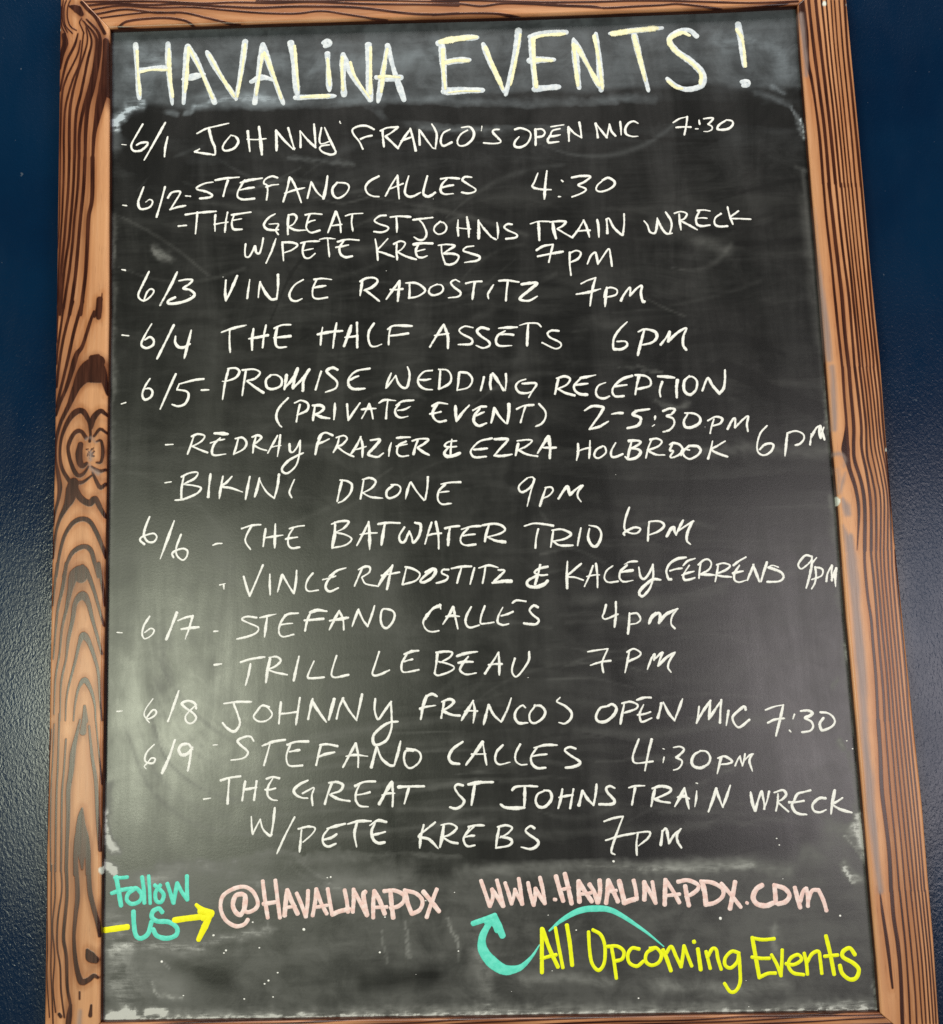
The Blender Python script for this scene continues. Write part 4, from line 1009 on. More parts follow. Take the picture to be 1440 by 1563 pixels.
'e17_name': '''2.35:-265.7,-295.2 -259.5,-294.4
2.83:-249.4,-278.0 -241.1,-275.8 -230.2,-274.6
2.82:-241.1,-277.3 -241.9,-288.1 -242.7,-300.1
2.82:-225.5,-279.6 -227.1,-288.5 -228.4,-297.4
2.82:-227.1,-287.3 -220.4,-286.4 -214.7,-285.5
2.82:-214.4,-279.6 -215.7,-288.1 -217.0,-297.4
2.82:-204.8,-277.7 -198.9,-276.2 -192.4,-277.5
2.35:-198.9,-277.7 -203.3,-285.3 -203.8,-293.0 -199.8,-297.3 -194.5,-298.3
2.82:-206.1,-287.9 -201.4,-288.0 -196.3,-286.9
2.82:-164.8,-280.4 -172.8,-283.9 -178.4,-289.1 -176.0,-293.8 -170.5,-296.5 -165.3,-297.0
2.35:-170.0,-292.4 -164.1,-289.5 -158.9,-287.6 -161.0,-295.0 -160.3,-303.9
2.81:-141.7,-284.0 -145.1,-292.3 -148.6,-303.0
2.81:-144.2,-283.1 -136.3,-282.6 -130.8,-285.8 -134.0,-291.1 -143.6,-293.9
2.81:-143.1,-294.7 -134.9,-298.8 -124.5,-300.9
2.81:-119.2,-286.9 -110.1,-283.3 -99.5,-283.1
2.34:-114.1,-284.7 -118.2,-293.1 -118.4,-300.7 -114.5,-305.7 -106.9,-306.6
2.34:-117.8,-295.4 -111.1,-294.5 -104.8,-293.1
3.74:-83.7,-284.0 -89.8,-293.9 -96.1,-304.4
2.81:-83.2,-284.0 -82.7,-295.6 -83.3,-306.9
2.34:-93.0,-296.1 -87.4,-294.7 -81.1,-294.7
3.27:-77.5,-289.0 -65.2,-288.7 -52.5,-289.0
2.8:-67.1,-289.9 -69.3,-296.7 -71.8,-304.5
2.8:-14.9,-289.2 -20.1,-288.1 -22.9,-291.1 -19.6,-297.3 -14.3,-303.6 -16.8,-308.1 -22.4,-310.7 -28.1,-309.3
3.73:-9.6,-288.4 1.2,-286.9 13.8,-286.9
3.26:-3.6,-288.9 -5.4,-297.7 -7.3,-307.5
2.79:32.2,-294.9 35.7,-292.0 45.2,-291.4 56.5,-292.1
3.26:44.4,-292.7 44.0,-302.1 43.2,-311.3
3.72:43.2,-311.6 33.4,-311.8 24.8,-310.8 21.0,-308.2
2.79:63.1,-296.5 56.7,-299.4 54.4,-305.5 57.0,-310.9 63.3,-311.1 69.5,-304.4 68.6,-297.5 63.1,-295.8
2.79:80.4,-295.5 78.5,-304.6 75.8,-312.9
2.32:77.0,-303.0 84.1,-301.7 90.4,-301.0
2.79:91.0,-295.8 89.0,-304.9 87.1,-313.4
3.71:99.7,-297.6 97.8,-303.6 95.6,-310.9
2.78:100.0,-297.9 104.4,-305.3 109.6,-311.0
2.78:113.4,-291.8 112.1,-301.0 109.6,-311.0
2.78:130.5,-295.7 126.1,-293.7 122.4,-295.9 124.2,-300.5 129.7,-306.8 127.6,-310.5 115.1,-310.5
2.32:144.3,-295.7 150.4,-294.4 159.2,-294.3
2.78:150.3,-295.9 148.3,-303.5 146.4,-311.7
3.24:169.0,-297.9 166.7,-305.5 164.7,-313.4
2.78:166.7,-297.1 175.4,-295.1 183.9,-297.6 182.1,-301.4 168.5,-307.1
2.78:168.5,-307.1 174.7,-309.5 182.7,-310.8
3.24:197.2,-297.8 192.9,-305.5 187.5,-314.0
2.77:197.5,-298.1 199.0,-307.9 200.5,-316.8
3.24:190.5,-305.9 196.0,-305.1 201.1,-307.4
2.31:208.8,-300.9 207.9,-308.2 206.3,-314.8
1.85:208.8,-293.2 210.0,-293.6
3.23:227.7,-298.8 224.0,-308.6 219.1,-319.9
2.77:227.6,-299.6 230.2,-308.8 232.9,-316.2
2.77:241.1,-296.6 237.4,-305.9 232.9,-316.2
3.23:260.2,-303.5 261.2,-312.7 263.0,-320.6
2.77:263.3,-320.6 266.7,-311.3 270.4,-302.6
2.77:270.7,-302.6 272.2,-311.5 272.4,-319.1
2.3:271.7,-319.1 275.3,-311.6 277.9,-302.8
2.76:286.1,-305.8 285.3,-313.3 283.2,-320.9
2.77:282.8,-304.1 290.7,-302.1 293.9,-306.0 290.2,-310.4 285.0,-312.7
2.76:285.6,-313.1 290.4,-318.0 294.8,-322.0
2.76:300.2,-313.4 298.6,-316.6 301.0,-322.2 305.6,-324.7 311.8,-325.3
2.76:317.2,-303.0 310.9,-304.4 304.6,-306.1 300.7,-312.9
2.76:296.1,-313.5 302.6,-313.5 310.3,-312.6
2.76:331.2,-310.8 325.7,-310.4 320.2,-313.9 318.0,-318.0 319.6,-322.3 324.7,-323.6 330.4,-321.6
3.22:340.3,-303.6 337.2,-314.9 335.2,-325.0
2.76:347.0,-310.9 342.6,-313.6 336.6,-316.7
2.76:336.6,-316.7 344.8,-321.6 354.8,-324.6''',
'e18_name': '''2.34:-219.7,-313.0 -219.3,-322.5 -218.4,-329.2
2.34:-218.4,-329.2 -214.2,-321.1 -211.0,-315.7
2.34:-211.0,-315.7 -208.7,-324.3 -202.4,-330.9 -200.0,-329.9
2.81:-197.0,-305.3 -198.4,-318.5 -200.4,-329.8
2.34:-177.8,-314.4 -187.4,-331.7 -195.1,-347.8
2.8:-171.3,-326.8 -172.5,-337.4 -173.4,-346.8
2.33:-174.4,-325.5 -165.3,-323.6 -158.3,-325.3 -161.4,-330.9 -169.8,-337.8
2.8:-129.3,-321.9 -138.4,-323.9 -146.4,-326.0
2.33:-144.8,-325.7 -150.4,-332.7 -150.5,-339.5 -145.8,-342.7 -138.4,-340.2
2.8:-149.6,-336.2 -142.5,-334.4 -137.6,-331.4
2.8:-126.6,-322.2 -116.3,-319.9 -104.3,-320.1
2.8:-117.6,-320.6 -120.4,-331.2 -118.6,-343.4
2.8:-89.5,-321.4 -97.4,-319.7 -105.3,-324.0
2.79:-100.6,-322.6 -103.9,-329.4 -102.4,-337.0 -97.8,-340.7 -91.5,-340.2
2.79:-103.9,-333.2 -97.6,-332.1 -91.0,-330.5
2.79:-53.7,-325.1 -56.8,-336.0 -58.0,-346.0
2.79:-42.7,-323.0 -51.2,-329.3 -58.7,-335.6 -49.0,-338.5 -40.6,-347.0
3.72:-34.6,-326.7 -36.4,-336.5 -38.6,-345.6
2.32:-36.9,-325.6 -28.3,-324.6 -22.1,-328.6 -28.5,-334.5 -36.1,-336.8
2.78:-36.1,-336.8 -28.7,-341.3 -21.6,-343.0
2.32:-5.6,-328.2 -12.0,-333.4 -15.8,-338.6 -13.9,-344.7 -9.1,-346.3
2.79:-10.8,-328.1 -4.0,-326.8 4.0,-327.0
2.32:-9.8,-328.9 -14.8,-336.3 -15.4,-341.6 -12.4,-346.0 -5.3,-345.2
2.32:-14.5,-337.4 -9.8,-336.5 -5.4,-336.1
2.78:18.7,-328.9 16.5,-337.9 15.0,-347.0
2.32:17.1,-328.9 25.0,-327.5 30.9,-330.0 26.3,-335.2 19.2,-338.8
2.78:20.0,-338.0 27.7,-339.8 30.4,-342.9 26.7,-346.5 14.9,-348.2
2.78:52.3,-331.0 48.5,-328.9 43.7,-332.6 46.6,-336.5 55.0,-342.8 54.0,-347.3 47.7,-350.1 39.2,-348.2''',
'e18_time': '''2.31:119.0,-326.4 128.6,-323.5 137.4,-322.4
2.31:137.4,-322.4 131.1,-336.5 125.7,-349.9 124.7,-355.2 127.7,-357.2
2.31:119.8,-344.0 134.0,-340.3 148.2,-338.1
2.76:150.5,-338.5 148.9,-347.5 148.7,-358.1
2.31:149.7,-337.7 161.5,-337.3 160.4,-342.6 150.7,-349.9
3.22:174.0,-336.9 173.1,-343.7 171.9,-349.7
2.76:173.9,-337.6 177.2,-334.7 178.6,-337.8 179.6,-348.4
2.76:179.6,-348.4 185.5,-340.2 192.0,-335.4
2.76:191.7,-335.4 187.8,-341.0 188.2,-347.1 191.3,-352.6''',
}
GRAIN_LEFT = '''4.88,6.27,4.88,2.09:-413.8,496.4 -412.2,486.6 -415.5,474.3 -417.0,458.5
1.39,2.78,2.78,2.09:-398.8,497.4 -402.3,483.9 -410.5,465.0 -416.8,433.8
1.39,2.08,2.08,1.39:-396.0,489.4 -398.9,473.6 -411.2,444.8 -414.8,422.5 -415.2,378.0 -414.8,358.1
1.39,2.08,2.08,2.08:-392.9,497.2 -396.6,464.4 -403.7,444.5 -410.4,416.7 -411.7,388.9 -411.1,357.9
1.39,2.08,2.77,2.77:-390.3,503.9 -389.0,485.6 -398.0,453.2 -403.4,429.8 -406.0,405.4 -405.5,357.7
1.39,2.77,2.77,2.77:-392.1,510.3 -384.2,488.9 -388.1,466.4 -393.9,432.8 -399.3,405.1 -400.0,357.5
1.39,4.16,3.47,2.77:-394.2,512.1 -381.7,496.7 -378.3,484.1 -380.6,460.4 -384.5,440.3 -391.5,412.6 -395.1,388.2 -395.2,357.3
2.08,4.16,4.16,2.77:-390.0,513.0 -376.8,496.5 -375.5,477.1 -381.3,437.9 -386.7,415.7 -388.7,388.0 -388.9,357.0
5.53,9.68,11.1,8.3,4.15,2.77:-369.2,488.2 -367.9,470.0 -368.2,452.0 -370.1,436.3 -374.1,417.4 -377.0,400.8 -379.9,382.1 -381.0,356.7
4.16,6.94,8.33,4.16:-364.9,483.5 -365.1,460.9 -365.4,442.9 -365.2,426.0
2.1,5.6,8.41,4.9:-408.5,528.7 -404.2,527.4 -399.8,524.9 -395.4,519.0
3.5:-395.7,532.7 -389.1,524.4 -380.3,514.9 -370.4,496.2
1.4:-411.8,535.7 -413.9,528.9 -414.2,518.6 -412.4,507.1 -404.7,497.7
1.4:-415.1,535.9 -416.1,524.4 -415.1,510.7 -410.1,499.1
1.4:-407.5,535.6 -410.1,528.8 -410.4,516.2 -407.0,505.8 -400.5,500.9
1.4:-417.6,529.1 -417.7,517.6 -416.1,506.2 -412.2,498.0
1.4:-395.3,514.4 -397.4,509.9 -395.2,504.1 -392.4,497.2
1.37:-414.8,360.0 -414.7,327.0 -414.8,283.5 -416.0,261.9
2.04:-411.1,359.8 -411.2,326.9 -411.9,294.2 -413.4,261.8 -414.3,229.7 -415.0,203.1
2.72:-405.5,359.6 -405.9,326.7 -407.7,294.1 -409.3,267.1 -411.8,234.9 -413.4,197.7
2.72:-400.0,359.4 -400.7,326.5 -403.3,283.0 -404.6,266.9 -408.3,240.1 -410.3,213.5 -411.9,191.0
2.72:-395.3,359.2 -396.1,326.3 -398.8,293.7 -400.4,266.7 -403.5,234.6 -408.5,197.5
3.4:-389.0,358.9 -390.0,326.1 -393.0,288.1 -395.0,255.8 -397.1,229.0 -400.3,202.5 -402.1,190.6
4.07,3.39:-381.1,358.6 -380.9,314.8 -384.2,293.1 -385.2,260.8 -386.3,234.0 -389.0,207.4 -390.8,190.2
0.673,2.69,4.71:-368.9,212.0 -370.0,198.2 -372.1,186.6
2.02:-413.8,204.9 -414.8,178.4 -415.2,162.6
2.02:-407.6,204.6 -410.7,178.3 -413.3,157.3 -414.5,139.5
2.68:-398.8,204.3 -406.0,174.9 -409.7,154.0 -412.3,133.2 -414.0,115.5
3.35,2.68:-388.9,204.0 -396.7,174.6 -402.3,146.4 -407.0,124.7 -413.6,94.8
2.68,3.34,5.35,3.34,2.68:-376.9,192.9 -381.3,180.4 -388.1,157.5 -394.1,148.2 -399.0,130.6 -404.3,113.1 -410.6,97.8 -413.9,86.5
6.06,4.71,2.69:-371.4,205.4 -372.8,195.9 -376.5,187.6
2.66,3.33,4.66,7.99,14.7,20,13.3,6,2.66:-413.9,60.8 -408.7,79.1 -400.4,97.4 -393.5,114.8 -386.6,126.0 -379.5,132.0 -371.3,131.7 -365.5,120.1 -362.2,106.4
9.36,12:-380.6,138.3 -371.4,140.1
5.35:-378.7,144.5 -372.5,145.4
8.01:-388.6,124.0 -370.1,122.3
1.99,2.65,3.98,5.97,5.31,3.98,3.32:-409.0,41.9 -408.3,60.6 -403.0,76.9 -395.1,87.9 -387.0,89.7 -380.7,80.2 -378.0,71.9
3.98,5.97,4.65,2.65:-378.0,72.9 -375.2,83.1 -368.6,89.1 -362.4,84.7
2.65,3.97,3.97,3.31:-399.4,43.9 -400.8,54.2 -395.7,66.3 -388.7,69.2 -383.0,62.8
2.65,3.31,1.99:-374.8,63.6 -368.9,70.5 -362.2,66.2
2.64,2.64,1.98,3.96,4.62,3.3,2.64,1.98:-407.7,82.0 -412.9,61.6 -413.0,41.1 -410.1,24.7 -408.4,12.5 -409.7,0.3 -412.9,-12.7 -414.2,-24.7
3.31,2.65,2.65,3.31,3.97,3.97:-400.1,81.7 -406.9,65.5 -409.1,49.1 -406.8,32.7 -399.9,20.3 -395.8,16.1
9.19,11.8,9.19,5.91,3.28,2.63,2.63,1.97:-394.8,17.1 -396.2,10.0 -398.5,-0.0 -401.9,-7.0 -408.2,-19.9 -411.5,-32.8 -413.2,-47.8 -413.7,-57.7
5.26,5.91,5.91,6.57,5.26,3.94,2.63:-392.7,10.9 -388.5,2.7 -382.4,-2.6 -377.3,-3.8 -372.8,0.1 -367.1,-10.1 -362.5,-18.3
4.61,3.29,1.98:-393.8,17.0 -385.7,17.3 -376.7,23.6
1.98,3.29,3.95,2.63:-375.8,26.6 -371.6,17.3 -367.5,11.1 -362.5,15.0
2.64,3.31,3.97,3.31,3.31,3.97,3.97,3.31,1.98:-383.4,61.6 -388.7,69.5 -394.7,67.6 -400.6,55.0 -399.4,42.7 -394.5,29.3 -389.9,24.0 -384.9,25.9 -379.9,32.8
5.29,6.61,5.95,4.63,3.3:-388.4,55.6 -389.8,46.4 -388.6,37.2 -386.0,33.6 -382.0,36.0
1.98,2.64,3.3,2.64,1.98:-372.2,58.1 -367.7,58.5 -365.8,46.7 -367.6,37.0 -371.9,36.7
1.98,3.3,2.64:-376.9,32.7 -368.7,27.9 -362.7,29.2
2.65:-379.6,74.8 -378.4,65.5 -379.3,58.4
2.62,2.62,3.27,3.92,4.58,4.58,3.92,3.92,3.27,2.62:-410.3,-76.0 -407.5,-54.9 -402.9,-36.1 -395.1,-23.8 -386.1,-19.6 -378.0,-22.4 -371.8,-32.1 -365.6,-46.3 -361.4,-59.4
2.61,3.26,4.57,4.57,3.91,3.26:-403.1,-76.3 -399.4,-62.2 -393.6,-51.9 -383.6,-47.2 -376.5,-50.9 -372.4,-63.0 -368.1,-77.4
5.21,11.7:-384.3,-67.6 -385.6,-76.8
2.6,1.95,1.3:-409.4,-63.1 -411.9,-87.8 -413.0,-104.6
3.25,2.6,1.95:-368.3,-64.4 -364.0,-89.3 -362.2,-106.1
3.24,3.24,2.6,1.95,1.3:-400.4,-63.4 -403.9,-88.1 -408.0,-107.7 -410.0,-132.1 -411.4,-156.5
1.3,1.94,1.94,2.59,3.24,5.18,9.72,7.77,4.53,3.24,2.59,1.94:-409.8,-209.6 -409.1,-175.9 -405.6,-151.8 -403.6,-127.4 -399.5,-107.9 -395.9,-88.3 -392.2,-74.6 -384.2,-69.9 -378.1,-77.0 -372.9,-90.0 -367.7,-107.0 -362.4,-125.8
1.29,1.94,1.94,3.23,3.88,4.52,8.4,4.52,3.23,2.58,1.94:-403.8,-215.8 -403.5,-180.9 -399.1,-156.8 -397.0,-137.4 -393.3,-118.9 -390.7,-102.3 -383.8,-95.6 -378.2,-102.7 -373.5,-119.5 -368.2,-137.3 -364.0,-153.0
1.29,1.93,2.57,3.22,7.07,3.86,2.57,1.93,1.29:-398.4,-216.0 -397.4,-190.8 -390.6,-162.0 -386.0,-141.7 -382.1,-134.9 -376.0,-142.9 -367.8,-167.5 -365.4,-191.7 -363.1,-217.0
1.28,1.92,2.56,5.13,3.21,1.92,1.28:-390.6,-216.2 -389.4,-200.6 -386.2,-185.3 -380.4,-177.8 -374.4,-186.6 -370.2,-201.2 -369.0,-216.9
2.56,5.76:-380.0,-202.8 -379.3,-216.6
1.27:-412.0,-223.7 -413.3,-257.0 -413.9,-294.7 -414.1,-332.1
1.27:-409.2,-219.0 -410.3,-257.1 -411.2,-285.4 -410.9,-322.8 -409.7,-356.5
1.9:-404.5,-209.6 -405.0,-257.2 -405.8,-285.5 -405.8,-313.6 -405.4,-356.7
1.9:-397.6,-233.7 -399.0,-262.1 -400.5,-285.7 -400.2,-323.1 -400.1,-356.8
1.9,5.07,4.44,3.81,3.17,3.17:-384.2,-215.9 -390.1,-243.4 -391.7,-262.3 -394.3,-281.1 -394.1,-304.6 -394.7,-332.6 -395.0,-356.9
3.2,5.75:-379.4,-210.3 -381.1,-227.5
1.9,2.54,3.17,3.17,3.81:-375.3,-221.9 -371.9,-250.6 -368.1,-272.4 -365.7,-305.4 -362.7,-338.1
1.27:-369.6,-210.6 -365.1,-248.9 -362.2,-277.3
1.89,5.67,8.83,10.7,8.83,4.41,1.89:-380.8,-299.3 -381.6,-306.8 -381.7,-317.1 -380.8,-329.2 -380.4,-339.5 -380.2,-346.9 -379.8,-355.2
1.26,3.78,4.41,4.41:-383.5,-312.4 -385.7,-326.3 -386.3,-342.1 -386.0,-359.7
1.26,3.78,5.04,4.41:-378.6,-312.5 -375.5,-327.5 -374.3,-342.4 -374.0,-360.0
0.935:-413.5,-350.4 -412.7,-387.7 -411.4,-424.7 -411.3,-452.1 -408.2,-488.5
1.25:-409.1,-350.5 -408.8,-387.8 -407.8,-415.5 -407.9,-443.1 -406.1,-470.4 -404.7,-494.3
1.25:-406.2,-350.6 -405.1,-378.6 -407.0,-406.3 -404.5,-434.0 -405.4,-461.4 -402.5,-484.1
1.56:-400.3,-350.7 -398.9,-374.1 -402.2,-401.9 -402.2,-424.9 -399.0,-443.3 -397.6,-466.1 -394.2,-488.8
3.11,3.11,2.49:-395.0,-350.9 -393.9,-378.9 -396.3,-415.8 -393.4,-434.3 -391.9,-461.7 -388.6,-479.9 -389.8,-494.6
3.74,4.36,3.74,3.11,3.74,4.36,5.6,4.36,3.74,2.49:-385.7,-351.1 -383.7,-379.2 -385.3,-397.7 -386.4,-416.1 -385.1,-434.5 -382.5,-448.3 -378.5,-457.5 -371.8,-455.8 -367.0,-452.3 -363.1,-454.2
4.38,4.38,4.38,3.13:-374.0,-351.4 -372.1,-374.8 -368.0,-391.6 -363.9,-405.6 -362.2,-416.7
3.11,9.32,6.22:-373.6,-429.3 -370.2,-435.3 -365.3,-438.2
3.09,4.94,4.94:-388.7,-478.1 -389.5,-487.1 -390.3,-494.6
1.85,3.71:-369.0,-478.6 -369.8,-487.6
1.86:-380.2,-466.5 -380.1,-472.9
3.09:-399.1,-486.0 -397.6,-487.9
0.925:-376.4,43.9 -377.2,44.8
1.26:-375.5,47.3 -374.9,47.9
0.661:-378.7,41.3 -379.7,41.9
1.26:-375.9,50.9 -375.1,51.5
1.19:-380.1,47.9 -379.1,47.1
1.12:-379.1,46.5 -379.1,47.2
1.39:-375.2,43.3 -374.3,43.2
1.06:-376.0,47.2 -375.1,46.5
1.06:-381.2,43.5 -381.3,44.2
0.595:-377.2,48.5 -378.4,48.2
0.991:-380.7,46.3 -380.9,45.3
0.727:-379.8,44.4 -379.5,44.9
0.793:-378.3,49.0 -378.2,48.2
0.727:-376.9,45.0 -376.3,44.7
0.661:-379.2,43.3 -379.3,44.2
1.39:-374.8,48.6 -374.2,47.7
1.45:-378.3,45.0 -377.6,45.2
1.26:-382.0,50.0 -382.6,50.6
0.859:-375.9,42.6 -374.8,42.9
0.661:-377.8,45.4 -377.2,45.7
1.45:-376.1,43.8 -376.3,44.4
0.661:-377.2,45.2 -376.8,45.9
0.727:-378.9,45.6 -377.7,46.3
0.926:-377.7,49.8 -376.6,49.9
0.595:-380.1,44.2 -380.2,44.7
0.992:-375.9,50.7 -377.0,51.2
0.727:-377.6,43.0 -376.7,43.6
1.06:-377.4,46.0 -376.2,46.2
1.26:-381.1,50.5 -380.5,50.6
1.32:-377.8,44.1 -376.9,43.2'''
GRAIN_RIGHT = '''5.39,6.74,6.07,4.04,2.7,2.02,2.7,2.7:363.5,502.3 363.6,486.4 364.6,462.8 364.7,434.1 367.5,413.2 369.6,384.8 371.2,348.9 371.3,300.4
3.03:370.8,502.0 371.2,482.2 372.6,442.9 374.6,403.9 376.8,358.9 377.2,308.1 377.2,296.8
3.03:378.1,501.6 378.7,475.3 380.0,436.1 381.4,397.2 382.9,352.3 383.7,299.9
2.02:384.2,501.4 385.0,461.9 385.7,422.8 387.1,384.1 387.9,339.3 388.5,296.4
1.68:389.1,501.2 389.3,455.2 390.2,409.7 391.5,371.1 392.3,326.5 392.5,296.2
1.34:394.0,501.0 393.6,455.0 394.4,409.5 395.3,358.1 396.1,296.1
1.34:397.6,500.8 397.3,448.3 398.0,409.4 398.9,358.0 399.7,295.9
1.68:402.5,500.6 402.2,448.1 402.9,402.7 403.8,351.4 403.9,295.8
2.35:408.0,500.3 407.0,447.9 407.8,402.5 408.5,357.6 409.3,295.5
2.3:371.4,300.5 371.6,262.9 373.2,219.4 373.8,188.6 374.6,152.0 375.9,108.1
3.28:376.8,300.3 378.2,262.6 379.6,219.1 381.0,182.2 381.2,139.6 382.3,107.9
2.3:383.9,300.0 384.8,256.1 386.1,218.9 388.0,182.0 388.2,139.4 388.1,107.7
1.97:389.3,299.8 390.1,255.9 391.5,212.5 392.3,169.6 393.1,127.1 393.4,107.5
1.44:392.9,299.6 393.7,255.8 394.5,212.4 395.3,169.5 396.2,121.0 396.3,107.4
1.31:396.4,299.5 397.2,255.7 398.0,212.3 399.4,169.3 400.2,120.8 400.3,107.3
1.31:400.0,299.3 400.8,255.5 401.5,212.2 402.3,169.2 403.7,120.7 403.6,107.1
1.64:404.2,299.2 404.9,255.4 405.6,212.0 406.4,169.1 407.2,120.6 407.1,107.0
1.97:409.5,299.0 409.6,255.2 409.8,211.8 409.9,169.0 410.6,126.5 411.1,106.9
2.57,2.57,2.57,7.7,3.85,3.21,2.57,0.642:376.1,108.2 375.6,78.3 375.6,48.6 372.9,25.1 374.8,7.4 379.9,-16.1 380.9,-39.4 376.4,-75.3
3.21:382.5,107.9 382.4,84.0 382.6,48.3 380.9,27.1 381.0,13.0 386.0,-10.5 387.1,-33.8 383.8,-75.6
2.57:388.3,107.7 389.5,77.8 390.1,48.1 388.8,24.5 391.5,1.0 393.1,-22.4 392.4,-45.6 390.0,-75.8
2.05:393.0,107.6 394.1,77.6 394.7,47.9 393.5,18.5 396.8,-5.1 398.4,-28.4 394.9,-75.9
1.41:396.5,107.4 397.6,77.5 398.1,47.8 398.0,24.2 401.4,-5.2 403.0,-28.5 398.9,-76.1
1.41:399.9,107.3 401.1,77.4 401.6,47.7 402.0,24.1 405.1,-1.8 406.6,-26.3 402.3,-76.2
1.41:403.4,107.2 404.5,77.2 405.0,47.5 405.5,23.9 408.5,-1.9 409.8,-28.8 405.9,-76.3
1.6:406.9,107.1 408.0,77.1 407.9,47.5 408.9,23.8 411.4,-2.0 412.1,-28.8 409.7,-76.4
1.92:411.0,106.9 411.5,77.0 411.4,47.3 411.9,17.9 413.3,-6.8 414.3,-23.1 413.9,-69.3
2.36:383.5,-75.1 382.6,-91.3 383.1,-119.8 384.7,-142.5 384.6,-165.0 384.8,-198.5 383.5,-238.6
2.04:390.1,-75.3 389.7,-80.1 390.3,-108.7 390.4,-142.7 390.5,-176.4 390.8,-209.8 390.0,-238.8
1.68:394.8,-75.5 394.3,-86.0 394.4,-120.2 394.5,-154.1 395.4,-193.2 394.9,-238.9
1.36:398.8,-75.6 398.0,-97.5 398.2,-142.9 398.8,-187.8 398.8,-239.0
1.36:402.2,-75.7 401.4,-97.6 401.8,-143.0 402.1,-187.9 402.4,-239.1
1.36:406.2,-75.8 405.3,-97.8 405.2,-143.1 405.9,-188.0 405.8,-239.2
1.36:409.9,-76.0 408.9,-97.9 408.9,-143.2 409.3,-193.7 409.6,-239.4
1.68:413.4,-76.1 412.7,-98.0 412.9,-143.4 413.4,-193.8 413.0,-239.5
3.33:383.6,-238.2 383.4,-264.7 382.0,-302.7 383.1,-329.7 384.3,-361.9 383.2,-395.1
1.49:390.1,-238.4 390.1,-270.4 389.9,-313.8 390.8,-356.7 390.9,-395.3
1.33:395.0,-238.5 395.1,-270.5 395.4,-313.9 396.2,-356.9 396.3,-395.4
1.33:398.9,-238.6 399.0,-270.6 399.8,-314.0 400.7,-362.3 401.8,-395.6
1.33:402.4,-238.7 402.9,-270.7 403.8,-319.5 404.6,-362.4 405.0,-395.6
1.33:405.9,-238.8 406.7,-270.8 407.5,-314.3 408.4,-362.5 408.3,-395.7
1.33:409.7,-238.9 410.0,-270.9 410.8,-314.3 411.6,-357.3 411.6,-395.8
1.33:413.1,-239.0 413.4,-271.0 414.1,-314.4 414.3,-357.4 414.3,-395.9
0.606,2.42,3.03,1.82:372.7,-394.5 373.7,-414.7 375.9,-444.3 377.5,-481.3
3.27:383.6,-394.8 383.6,-418.9 385.6,-444.5 385.8,-471.8 384.0,-512.7
1.61:391.2,-395.0 391.7,-413.2 392.4,-447.6 392.1,-481.7 391.0,-512.9
1.46:396.5,-395.1 396.9,-418.3 397.6,-452.6 397.8,-486.7 397.1,-513.0
1.31:401.3,-395.2 402.0,-418.4 402.8,-457.6 402.4,-491.6 402.1,-513.1
1.31:405.2,-395.3 405.6,-418.5 406.3,-457.7 406.0,-491.7 405.6,-513.2
1.31:408.6,-395.4 409.2,-418.6 409.9,-457.8 409.5,-491.8 409.2,-513.3
1.31:411.8,-395.5 412.2,-418.6 412.9,-457.9 412.5,-491.9 412.2,-513.4
1.31:414.9,-395.6 415.3,-418.7 415.5,-458.0 415.3,-491.9 414.7,-513.4'''
GREY_RIGHT = '''5.42,4.74,4.74,4.06:361.8,486.5 362.5,462.9 363.1,436.8 362.4,418.6
0.985,1.97,3.28,4.6,5.91,6.57:360.7,275.8 361.1,248.3 361.5,213.7 361.6,183.0 362.9,152.4 363.7,116.1
6.47,7.76,7.11,5.82:365.3,108.5 365.6,84.6 364.8,60.8 363.8,45.4
3.85,5.14,5.14,3.21:361.4,20.2 367.7,20.5 371.4,15.7 370.2,7.5
2.56,4.48,3.84:370.9,1.7 368.0,-6.4 363.6,-19.1
2.56,3.84,2.56:363.1,5.4 364.1,-5.1 361.9,-19.0
5.1,8.93,7.66:366.6,-25.0 368.9,-32.1 370.1,-39.0
2.54,7.63,11.4:364.6,-50.4 367.2,-62.0 369.6,-75.1
8.8,12.6,11.9,10.7,10.7,10.1,9.43,8.8:370.6,-62.3 370.5,-85.2 370.7,-108.1 370.7,-130.8 371.5,-153.3 371.5,-181.4 371.0,-209.2 370.4,-238.2
8,8,8,8,7.38,6.15,5.54:370.3,-225.9 369.9,-258.9 370.7,-291.6 370.7,-318.6 371.5,-350.9 372.0,-372.2 373.4,-394.8'''
